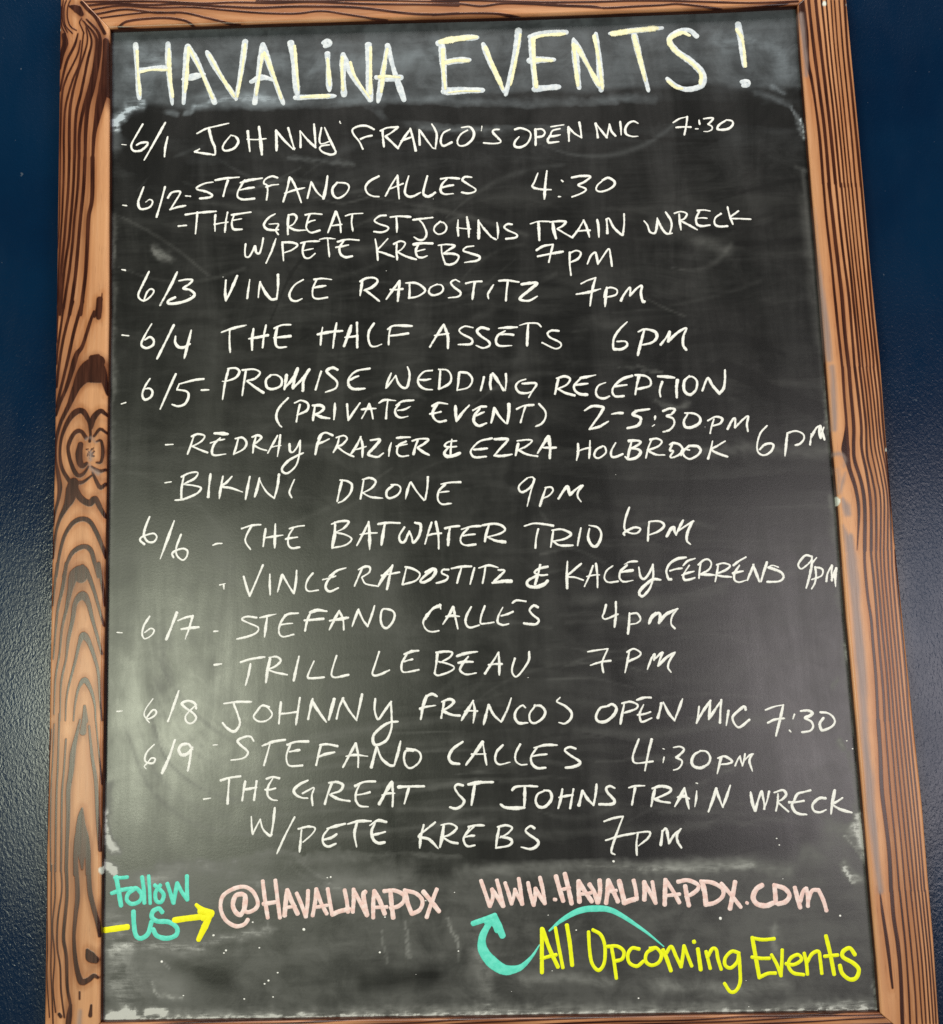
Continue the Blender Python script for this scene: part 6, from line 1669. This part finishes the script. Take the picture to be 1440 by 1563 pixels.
def wood_material(name, along_y=True):
    g = G(name)
    st = (1, .022, 1) if along_y else (.022, 1, 1)
    st2 = (1, .06, 1) if along_y else (.06, 1, 1)
    fib = g.noise(g.coord(st), 900, 4, .6)
    fib2 = g.noise(g.coord(st2), 260, 4, .6, .3)
    cl = g.noise(g.coord((1, .35, 1) if along_y else (.35, 1, 1)), 26, 4, .6)
    dark = g.attr('grain'); grey = g.attr('grey')
    rag = g.math('ADD', dark, g.math('ADD', g.math('MULTIPLY', g.math('SUBTRACT', fib, .5), .45), g.math('MULTIPLY', g.math('SUBTRACT', cl, .5), .35)))
    dk = g.smooth(rag, .08, .85)
    halo = g.attr('halo')
    tone = g.noise(g.coord((1, .03, 1) if along_y else (.03, 1, 1), (0, 0, 0), (7, 3, 1)), 75, 3, .5)
    pore = g.noise(g.coord((1, .035, 1) if along_y else (.035, 1, 1), (0, 0, 0), (2, 9, 4)), 1500, 2, .6)
    early = g.mix(g.smooth(tone, .3, .7), (0.36, 0.148, 0.055), (0.62, 0.305, 0.142))
    early = g.mix(g.math('MULTIPLY', g.smooth(cl, .4, .7), .55), early, (0.46, 0.175, 0.068))
    early = g.mix(g.math('MULTIPLY', g.smooth(fib2, .45, .75), .30), early, (0.66, 0.38, 0.21))
    early = g.mix(g.math('MULTIPLY', g.smooth(fib, .52, .8), .40), early, (0.22, 0.075, 0.028))
    early = g.mix(g.math('MULTIPLY', g.smooth(pore, .60, .72), .45), early, (0.14, 0.045, 0.018))
    ring = g.attr('ring')
    wav = g.math('ADD', g.math('MULTIPLY', ring, 6.2), g.math('MULTIPLY', g.math('SUBTRACT', fib2, .5), 5.0))
    fine = g.math('MULTIPLY', g.smooth(g.math('SINE', wav), .1, 1.0), g.smooth(cl, .35, .65, .25, 1.0))   # the faint rings between the bold ones
    early = g.mix(g.math('MULTIPLY', fine, .42), early, (0.24, 0.085, 0.032))
    early = g.mix(g.smooth(ring, 0.0, 1.0, .36, 0.0), early, (0.26, 0.088, 0.030))
    early = g.mix(g.smooth(ring, 1.5, 7.0, 0.0, .30), early, (0.66, 0.37, 0.20))
    early = g.mix(g.math('MULTIPLY', halo, .85), early, (0.15, 0.046, 0.017))
    late0 = g.mix(g.smooth(fib2, .35, .7), (0.024, 0.0052, 0.0024), (0.066, 0.0180, 0.0085))
    late = g.mix(g.smooth(dk, .35, 1.0), (0.17, 0.052, 0.022), late0)
    worn = g.mix(fib, (0.15, 0.100, 0.085), (0.38, 0.30, 0.28))
    col = g.mix(dk, early, late)
    gm = g.smooth(g.math('ADD', grey, g.math('MULTIPLY', g.math('SUBTRACT', g.math('ADD', g.math('MULTIPLY', fib2, .5), g.math('MULTIPLY', cl, .5)), .5), 1.5)), .2, 1.0)
    col = g.mix(g.math('MULTIPLY', gm, .95), col, worn)
    drop = g.attr('drops'); col = g.mix(drop, col, (.72, .76, .68))
    rough = g.math('ADD', g.smooth(dk, 0, 1, .40, .30), g.math('MULTIPLY', g.math('SUBTRACT', fib2, .5), .12))
    h = g.math('ADD', g.math('MULTIPLY', dk, .55), g.math('ADD', g.math('MULTIPLY', fib, .22), g.math('MULTIPLY', fib2, .35)))
    return g.done(g.bsdf(col, rough, g.bump(h, .35, .0006), spec=.30, coat=.14, coat_rough=.22))

def chalk_material(name, c0, c1, rough=.9, grain=1.25, cover=1.25, spec=.15):
    g = G(name)
    c = g.coord()
    sep = g.t.nodes.new('ShaderNodeSeparateColor'); g.link(g.attr('stroke', 'Color'), sep.inputs[0])
    edge, tone = sep.outputs[0], sep.outputs[1]
    n1 = g.noise(c, 780, 3, .7); n2 = g.noise(c, 190, 3, .6)
    nn = g.math('ADD', g.math('MULTIPLY', g.math('SUBTRACT', n1, .5), grain), g.math('MULTIPLY', g.math('SUBTRACT', n2, .5), grain * .8))
    a = g.math('MULTIPLY', g.math('SUBTRACT', 1.0, g.math('POWER', edge, 2.2)), cover)
    a = g.math('ADD', g.math('MULTIPLY', a, tone), nn)
    al = g.smooth(a, .08, .62)
    col = g.mix(g.smooth(n2, .35, .65), c0, c1)
    sh = g.bsdf(col, rough, g.bump(n1, .3, .0002), spec=spec)
    tr = g.t.nodes.new('ShaderNodeBsdfTransparent')
    mx = g.t.nodes.new('ShaderNodeMixShader')
    g.link(al, mx.inputs[0]); g.link(tr.outputs[0], mx.inputs[1]); g.link(sh, mx.inputs[2])
    return g.done(mx.outputs[0])

M_WALL = wall_material(); M_SLATE = slate_material()
M_STILE = wood_material('charred_fir_upright', True); M_RAIL = wood_material('charred_fir_crosspiece', False)
M_CHALK = chalk_material('white_chalk', (.80, .80, .77), (.89, .89, .86))
M_HEAD = chalk_material('pale_blue_paint_marker', (.54, .60, .66), (.72, .76, .79), .6, .5, 1.5)
M_HEADY = chalk_material('pale_yellow_paint_marker', (.80, .76, .46), (.86, .83, .60), .6, .6, 1.15)
M_TEAL = chalk_material('turquoise_paint_marker', (.10, .66, .52), (.15, .74, .60), .55, .5, 2.0, .3)
M_YEL = chalk_material('yellow_paint_marker', (.88, .83, .002), (.93, .90, .01), .55, .45, 2.2, .3)
M_LIME = chalk_material('lime_yellow_paint_marker', (.80, .86, .002), (.86, .91, .01), .55, .45, 2.2, .3)
M_PINK = chalk_material('pale_pink_paint_marker', (.80, .55, .51), (.88, .71, .68), .6, .55, 1.9, .3)

# ---------------------------------------------------------------- objects
def link(name, me, mat, parent=None):
    o = bpy.data.objects.new(name, me); COL.objects.link(o)
    if mat: me.materials.append(mat)
    if parent: o.parent = parent
    return o

def mesh(name, v, f, smooth=True):
    me = bpy.data.meshes.new(name); me.from_pydata([tuple(p) for p in v], [], f)
    me.update()
    if smooth: me.polygons.foreach_set('use_smooth', [True] * len(me.polygons))
    return me

def fattr(me, name, vals):
    a = me.attributes.new(name, 'FLOAT', 'POINT'); a.data.foreach_set('value', np.asarray(vals, np.float32))

# setting: the painted wall
wv, wf = [], []
nx = 2
wv = [(-3, 0.0225, -0.2), (3, 0.0225, -0.2), (3, 0.0225, 3.2), (-3, 0.0225, 3.2), (-3, .1165, -0.2), (3, .1165, -0.2), (3, .1165, 3.2), (-3, .1165, 3.2)]
wf = [(0, 1, 2, 3), (5, 4, 7, 6), (4, 0, 3, 7), (1, 5, 6, 2), (3, 2, 6, 7), (4, 5, 1, 0)]
wall = link('wall', mesh('wall', wv, wf, False), M_WALL); wall['kind'] = 'structure'

board = bpy.data.objects.new('chalkboard', None); COL.objects.link(board)
board['label'] = 'large framed chalkboard of handwritten event listings hanging on the navy wall'
board['category'] = 'chalkboard'
# the board's own axes: x right, y up, z out of the wall
bm_ = Matrix([[1, 0, 0, 0], [0, 0, -1, 0], [0, 1, 0, BOARD_Z], [0, 0, 0, 1]])
board.matrix_world = bm_

FZ, BACK = 0.0075, -0.022
def dark_field(P, strokes, soft):
    """how far each point (mm) lies inside the traced bands, 0..1"""
    out = np.zeros(len(P))
    soft0 = soft
    for amp, w, pts in strokes:
        soft = min(soft0, .35 + .28 * sum(w) / len(w)) if soft0 < 2 else soft0
        for xy, t in sample(pts, 2.0):
            ww = widths(w, t) / 2
            pad = ww.max() + soft * 2
            lo, hi = xy.min(0) - pad, xy.max(0) + pad
            ix = np.where(((P >= lo) & (P <= hi)).all(1))[0]
            if len(ix) == 0: continue
            Q = P[ix]
            best = np.full(len(ix), 99.0)
            for k in range(max(len(xy) - 1, 1)):
                a = xy[k]; b = xy[min(k + 1, len(xy) - 1)]
                ab = b - a; L = max(ab @ ab, 1e-9)
                u = np.clip(((Q - a) @ ab) / L, 0, 1)
                dd = np.hypot(*(Q - a - u[:, None] * ab).T) - (ww[k] + u * (ww[min(k + 1, len(xy) - 1)] - ww[k]))
                best = np.minimum(best, dd)
            x = np.clip((soft - best) / (2 * soft), 0, 1)
            out[ix] = np.maximum(out[ix], amp * x * x * (3 - 2 * x))
    return out

def ring_distance(P, strokes, reach=9.0):
    """mm from each point to the edge of the nearest traced ring"""
    out = np.full(len(P), reach)
    for amp, w, pts in strokes:
        for xy, t in sample(pts, 3.0):
            ww = widths(w, t) / 2
            ix = np.where(((P >= xy.min(0) - reach) & (P <= xy.max(0) + reach)).all(1))[0]
            if len(ix) == 0: continue
            Q = P[ix]; best = out[ix]
            for k in range(max(len(xy) - 1, 1)):
                a = xy[k]; b = xy[min(k + 1, len(xy) - 1)]
                ab = b - a; L = max(ab @ ab, 1e-9)
                u = np.clip(((Q - a) @ ab) / L, 0, 1)
                best = np.minimum(best, np.hypot(*(Q - a - u[:, None] * ab).T) - ww[k])
            out[ix] = best
    return np.clip(out, 0, reach)

def interp(line, axis):
    a = np.array(sorted(line, key=lambda p: p[axis]))
    def f(v):
        return np.interp(v, a[:, axis], a[:, 1 - axis])
    return f

CORNER_IN = dict(tl=LEFT_IN[0], bl=LEFT_IN[-1], tr=RIGHT_IN[0], br=RIGHT_IN[-1])
CORNER_OUT = dict(tl=LEFT_OUT[0], bl=LEFT_OUT[-1], tr=RIGHT_OUT[0], br=RIGHT_OUT[-1])

def frame_piece(name, mat, fin, fout, axis, c0, c1, na, nl, grain, grey=None, drops=None, gap=.12, crowd=1.0):
    """a mitred length of moulding; axis = coordinate it runs along (1: upright, 0: crosspiece)"""
    r_in, r_out = 3.2, 2.0      # rounded edges, mm
    W = 54.0
    S, Z = [], []
    for k in range(5):
        a = k / 4 * math.pi / 2
        S.append((r_in * (1 - math.sin(a))) / W); Z.append(FZ * 1000 - r_in * (1 - math.cos(a)))
    S, Z = S[::-1], Z[::-1]                                       # from the inner side up on to the face
    S = [0.0] + S; Z = [-3.0] + Z
    n_face = na
    for k in range(1, n_face):
        s = (r_in + (W - r_in - r_out) * k / n_face) / W
        S.append(s); Z.append(FZ * 1000)
    for k in range(5):
        a = k / 4 * math.pi / 2
        S.append((W - r_out * (1 - math.sin(a))) / W); Z.append(FZ * 1000 - r_out * (1 - math.cos(a)))
    S.append(1.0); Z.append(BACK * 1000); S.append(.1); Z.append(BACK * 1000)
    S, Z = np.array(S), np.array(Z)
    T = np.linspace(0, 1, nl)
    i0, i1, o0, o1 = (np.array(CORNER_IN[c0]), np.array(CORNER_IN[c1]), np.array(CORNER_OUT[c0]), np.array(CORNER_OUT[c1]))
    sg = 1 if i1[axis] > i0[axis] else -1
    e0 = i0[axis] + (o0[axis] - i0[axis]) * S + sg * gap
    e1 = i1[axis] + (o1[axis] - i1[axis]) * S - sg * gap
    A = e0[None, :] + (e1 - e0)[None, :] * T[:, None]
    ai, ao = fin(A), fout(A)
    # beyond the inner corner the inner line runs on straight
    Bv = ai + (ao - ai) * S[None, :]
    X, Y = (Bv, A) if axis == 1 else (A, Bv)
    n = len(S)
    V = np.stack([X / 1000, Y / 1000, np.broadcast_to(Z / 1000, X.shape)], -1).reshape(-1, 3)
    F = []
    for j in range(nl - 1):
        for k in range(n):
            k2 = (k + 1) % n
            F.append((j * n + k, j * n + k2, (j + 1) * n + k2, (j + 1) * n + k))
    F.append(tuple(range(n))[::-1]); F.append(tuple((nl - 1) * n + k for k in range(n)))
    me = mesh(name, V, F)
    b = bmesh.new(); b.from_mesh(me); bmesh.ops.recalc_face_normals(b, faces=b.faces); b.to_mesh(me); b.free()
    P = V[:, :2] * 1000
    gr_ = dark_field(P, [(a, [q * 1.1 + .12 for q in w], p) for a, w, p in grain], 1.1)
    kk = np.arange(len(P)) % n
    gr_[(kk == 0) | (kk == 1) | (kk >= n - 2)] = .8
    gr_[kk == 2] = np.maximum(gr_[kk == 2], .55)                  # the inner and outer sides are set darker than the face
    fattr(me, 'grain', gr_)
    fattr(me, 'ring', ring_distance(P, [q for q in grain if len(q[2]) > 2]))
    # how closely the rings crowd: a blur of the rings across the grain
    g2 = gr_.reshape(nl, n).copy(); face = g2[:, 6:n - 7]
    kw = 9; kern = np.ones(2 * kw + 1) / (2 * kw + 1)
    bl = np.apply_along_axis(lambda r: np.convolve(np.pad(r, kw, 'edge'), kern, 'valid'), 1, face)
    bl = np.apply_along_axis(lambda r: np.convolve(np.pad(r, kw, 'edge'), kern, 'valid'), 0, bl)
    g2[:] = 0; g2[:, 6:n - 7] = np.clip((bl - .22) * 2.0, 0, 1) * crowd
    g2[:, :6] = g2[:, 6:7]; g2[:, n - 7:] = g2[:, n - 8:n - 7]
    fattr(me, 'halo', g2.ravel())
    fattr(me, 'grey', dark_field(P, grey, 5.0) if grey else np.zeros(len(P)))
    fattr(me, 'drops', dark_field(P, drops, .4) if drops else np.zeros(len(P)))
    o = link(name, me, mat, board)
    return o

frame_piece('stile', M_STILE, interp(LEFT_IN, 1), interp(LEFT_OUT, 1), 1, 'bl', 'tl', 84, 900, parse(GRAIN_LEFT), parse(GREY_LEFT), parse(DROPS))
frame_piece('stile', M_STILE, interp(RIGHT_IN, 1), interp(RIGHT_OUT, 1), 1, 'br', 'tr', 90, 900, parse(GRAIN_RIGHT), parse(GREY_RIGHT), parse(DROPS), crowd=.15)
top_out = interp([CORNER_OUT['tl'], CORNER_OUT['tr']], 0); bot_out = interp([CORNER_OUT['bl'], CORNER_OUT['br']], 0)
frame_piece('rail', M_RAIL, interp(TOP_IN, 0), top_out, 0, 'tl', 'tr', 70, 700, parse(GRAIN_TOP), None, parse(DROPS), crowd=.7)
# the lower rail: straight fine grain, scarcely in the picture
rng = random.Random(3)
yb = BOTTOM_IN[0][1]
low = []
for k in range(15):
    yy = yb - 3.0 - k * 3.4 + rng.uniform(-.8, .8)
    low.append((1.0, [1.0, 1.6, 1.1], np.array([[x, yy + rng.uniform(-.8, .8) + (x + 370) / 740 * 10] for x in range(-420, 470, 60)], float)))
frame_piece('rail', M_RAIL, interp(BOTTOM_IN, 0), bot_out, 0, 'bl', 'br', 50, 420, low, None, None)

# slate
def smear_field(P):
    rg_ = np.random.default_rng(11)
    off = np.zeros_like(P)
    for lam, amp in ((46, 1.6), (21, 1.2), (11, .9), (6.5, .7)):        # ragged edges
        for _ in range(4):
            an = rg_.uniform(0, 6.28); k = 6.28 / (lam * rg_.uniform(.75, 1.3))
            s_ = np.sin((P[:, 0] * math.cos(an) + P[:, 1] * math.sin(an)) * k + rg_.uniform(0, 6.28)) * amp * .6
            off += s_[:, None] * [rg_.uniform(-1, 1), rg_.uniform(-1, 1)]
    P0, P1 = P, P + off
    out = np.zeros(len(P))
    # faint arcs left by the wiping cloth
    ARCS = []
    for _ in range(110):
        cx, cy = rg_.uniform(-330, 360), rg_.uniform(-480, 400)
        ln = rg_.uniform(50, 190); an = rg_.normal(.05, .22)
        if cx < -60 and -350 < cy < 60 and rg_.random() < .6: an = math.pi / 2 + rg_.normal(0, .12)
        bend = rg_.normal(0, .12) * ln
        t = np.linspace(-.5, .5, 5)
        px = cx + math.cos(an) * ln * t - math.sin(an) * bend * (t * t * 4); py = cy + math.sin(an) * ln * t + math.cos(an) * bend * (t * t * 4)
        ARCS.append((rg_.uniform(.02, .085) * rg_.choice([1, 1, -.8]), [.6, rg_.uniform(2.5, 9.0), rg_.uniform(1.2, 5)], np.column_stack([px, py])))
    for amp, w, pts in parse(SMEARS) + ARCS:
        P = P1 if amp > .14 else P0
        f = np.zeros(len(P))
        for xy, t in sample(pts, 3.0):
            ww = np.maximum(widths(w, t) / 2.6, .5)
            pad = ww.max() * 3
            ix = np.where(((P >= xy.min(0) - pad) & (P <= xy.max(0) + pad)).all(1))[0]
            Q = P[ix]; best = np.zeros(len(ix))
            for k in range(max(len(xy) - 1, 1)):
                a = xy[k]; b = xy[min(k + 1, len(xy) - 1)]
                ab = b - a; L = max(ab @ ab, 1e-9)
                u = np.clip(((Q - a) @ ab) / L, 0, 1)
                dd = np.hypot(*(Q - a - u[:, None] * ab).T)
                best = np.maximum(best, np.exp(-.5 * (dd / ww[k]) ** 2))
            f[ix] = np.maximum(f[ix], best)
        out += (.6 * amp if amp < .7 else amp) * f
    return out
def slate():
    tl, tr, bl, br = [np.array(p) for p in SLATE]
    nx, ny = 360, 500
    ex = 5.0
    xs = np.linspace(min(tl[0], bl[0]) - ex, max(tr[0], br[0]) + ex, nx)
    ys = np.linspace(min(bl[1], br[1]) - ex, max(tl[1], tr[1]) + ex, ny)
    gx, gy = np.meshgrid(xs, ys)
    # keep just beyond the frame's inner edges
    li, ri = interp(LEFT_IN, 1), interp(RIGHT_IN, 1)
    u = (gx - xs[0]) / (xs[-1] - xs[0])
    gx = (li(gy) - ex) + u * (ri(gy) - li(gy) + 2 * ex)
    P = np.stack([gx, gy], -1).reshape(-1, 2)
    d = smear_field(P)
    # two bands left unwiped: behind the heading and along the foot
    X, Y = P[:, 0], P[:, 1]
    wob = 2.2 * np.sin(X / 31) + 1.6 * np.sin(X / 13 + 1) + 3 * np.sin(X / 90)
    def ss(x): x = np.clip(x, 0, 1); return x * x * (3 - 2 * x)
    d += HEAD_DUST * ss((Y - (TITLE_Y + wob)) / 9)
    foot = FOOT_Y + wob * 1.2 + np.maximum(0, (X - 250)) * .10
    d += FOOT_DUST * ss((foot - Y) / 12)
    d += .004
    v = np.column_stack([P / 1000, np.zeros(len(P))])
    f = [(j * nx + i, j * nx + i + 1, (j + 1) * nx + i + 1, (j + 1) * nx + i) for j in range(ny - 1) for i in range(nx - 1)]
    # back and edges of the sheet
    k = len(v)
    ring = list(range(nx)) + [j * nx + nx - 1 for j in range(1, ny)] + [(ny - 1) * nx + i for i in range(nx - 2, -1, -1)] + [j * nx for j in range(ny - 2, 0, -1)]
    bv = v[ring].copy(); bv[:, 2] = -.004
    v = np.vstack([v, bv]); n = len(ring)
    for i in range(n):
        f.append((ring[i], k + i, k + (i + 1) % n, ring[(i + 1) % n]))
    f.append(tuple(k + i for i in range(n))[::-1])
    me = mesh('slate_panel', v, f)
    fattr(me, 'dust', np.concatenate([np.clip(d, -.4, 1.3), np.zeros(n)]))
    return link('slate_panel', me, M_SLATE, board)
panel = slate()

# ---------------------------------------------------------------- handwriting
CROSS = ((-1.0, .05), (-.62, .75), (0, 1.0), (.62, .75), (1.0, .05))
def stroke_mesh(name, strokes, height=.00022, lift=.00004, jitter=.10, tone=(.72, 1.1), flat_tone=False, seed=1):
    rg = np.random.default_rng(seed)
    V, F, C = [], [], []
    for amp, w, pts in strokes:
        tn = rg.uniform(*tone)
        for xy, t in sample(pts, .55):
            if len(xy) == 1:
                xy = np.array([xy[0] - [.3, 0], xy[0] + [.3, 0]]); t = np.array([t[0], t[0]])
            ww = widths(w, t) / 2
            d = np.gradient(xy, axis=0); d /= np.maximum(np.linalg.norm(d, axis=1), 1e-9)[:, None]
            # round caps: carry the path on by part of the half width
            r0, r1 = ww[0], ww[-1]
            q = np.array([.95, .72, .42])
            pre = xy[0] - d[0] * (q * r0 * .75)[:, None]; post = xy[-1] + d[-1] * (q[::-1] * r1 * .75)[:, None]
            sc = np.sqrt(1 - q ** 2)
            P = np.vstack([pre, xy, post]); W = np.concatenate([r0 * sc, ww, r1 * sc[::-1]])
            D = np.vstack([np.repeat(d[:1], 3, 0), d, np.repeat(d[-1:], 3, 0)])
            n = len(P)
            if not flat_tone and len(ww) > 3:
                u_ = np.linspace(0, 1, n)
                tap = 1 + .20 * np.sin(u_ * rg.uniform(3, 8) + rg.uniform(0, 6.28))
                tap *= 1 - rg.uniform(0, .45) * np.exp(-u_ * n / 7.0) - rg.uniform(.05, .6) * np.exp(-(1 - u_) * n / 8.0)
                W = W * tap
            # uneven pressure
            ph = rg.uniform(0, 6.28, 4); s = np.arange(n)
            wob = 1 + jitter * (np.sin(s * .21 + ph[0]) * .5 + np.sin(s * .57 + ph[1]) * .35 + rg.normal(0, .35, n))
            W = W * np.clip(wob, .6, 1.4)
            pr = tn * (1 + .13 * np.sin(s * .09 + ph[2]) + .08 * np.sin(s * .31 + ph[3]))
            if not flat_tone and rg.random() < .45:                    # the stroke trails off
                k = max(3, int(n * .25)); pr[-k:] *= np.linspace(1, .62, k)
            N = np.column_stack([-D[:, 1], D[:, 0]])
            hz = height * rg.uniform(.85, 1.15)
            b0 = len(V)
            for i in range(n):
                for o_, h_ in CROSS:
                    p = P[i] + N[i] * W[i] * o_
                    V.append((p[0] / 1000, p[1] / 1000, lift + hz * h_ * min(1, W[i] / .8)))
                    C.append((abs(o_), min(pr[i], 1.3), t[min(max(i - 3, 0), len(t) - 1)], 1))
            m_ = len(CROSS)
            for i in range(n - 1):
                for k in range(m_ - 1):
                    a = b0 + i * m_ + k
                    F.append((a, a + m_, a + m_ + 1, a + 1))
    me = mesh(name, V, F)
    at = me.attributes.new('stroke', 'FLOAT_COLOR', 'POINT')
    at.data.foreach_set('color', np.array(C, np.float32).ravel())
    return me

def flip(me):
    b = bmesh.new(); b.from_mesh(me)
    up = sum(f.normal.z for f in b.faces)
    for f in b.faces:
        if f.normal.z < 0: f.normal_flip()
    b.to_mesh(me); b.free()

def letter(name, key, mat, label=None, **kw):
    me = stroke_mesh(name, parse(WRITING[key]), seed=sum(map(ord, key)), **kw); flip(me)
    o = link(name, me, mat, panel)
    if label: o['label'] = label
    return o

letter('heading_lettering', 'title', M_HEAD, 'large pale blue heading painted in capitals across the top', height=.0003, jitter=.07, tone=(.85, 1.05))
letter('heading_highlight', 'title_yellow', M_HEADY, 'pale yellow brush strokes laid over the heading capitals', height=.00022, lift=.00022, jitter=.16, tone=(.7, 1.05))
for key in WRITING:
    for end, nm in (('_date', 'date'), ('_name', 'event_name'), ('_time', 'start_time')):
        if key.endswith(end): letter(nm, key, M_CHALK)
letter('follow_lettering', 'follow', M_TEAL, 'turquoise handwritten note at the lower left', height=.0003, jitter=.05, tone=(.95, 1.05), flat_tone=True)
letter('arrow', 'arrow_y', M_YEL, 'bright yellow arrow pointing right', height=.00032, lift=.00006, jitter=.04, tone=(1, 1.05), flat_tone=True)
letter('handle_lettering', 'pink', M_PINK, 'pale pink capitals after the yellow arrow', height=.0003, jitter=.06, tone=(.85, 1.05), flat_tone=True)
letter('address_lettering', 'pink_web', M_PINK, 'pale pink web address at the lower right', height=.0003, jitter=.08, tone=(.8, 1.05), flat_tone=True)
letter('curved_arrow', 'swoosh', M_TEAL, 'turquoise curling arrow under the pink web address', height=.00026, jitter=.02, tone=(1, 1.05), flat_tone=True)
letter('yellow_lettering', 'yellow_text', M_LIME, 'bright lime yellow handwriting at the lower right', height=.00036, lift=.00008, jitter=.05, tone=(1, 1.05), flat_tone=True)
sp = parse(SPECKS)
rg = np.random.default_rng(5)
for k in range(24):                                                   # loose crumbs of chalk
    if rg.random() < .62: p = (rg.uniform(-350, 395), -500 + abs(rg.normal(0, 70)))
    else: p = (rg.uniform(-360, 380), rg.uniform(-400, 480))
    x0 = np.interp(p[1], [-500, 500], [-362, -358]); x1 = np.interp(p[1], [-500, 500], [395, 325])
    if x0 < p[0] < x1 and p[1] < 480: sp.append((1.0, [rg.uniform(.3, .75)], np.array([p])))
me = stroke_mesh('chalk_speckle', sp, height=.0002, tone=(.7, 1.05), flat_tone=True, seed=9); flip(me)
o = link('chalk_speckle', me, M_CHALK, panel); o['label'] = 'scattered crumbs and dots of white chalk'; o['kind'] = 'stuff'
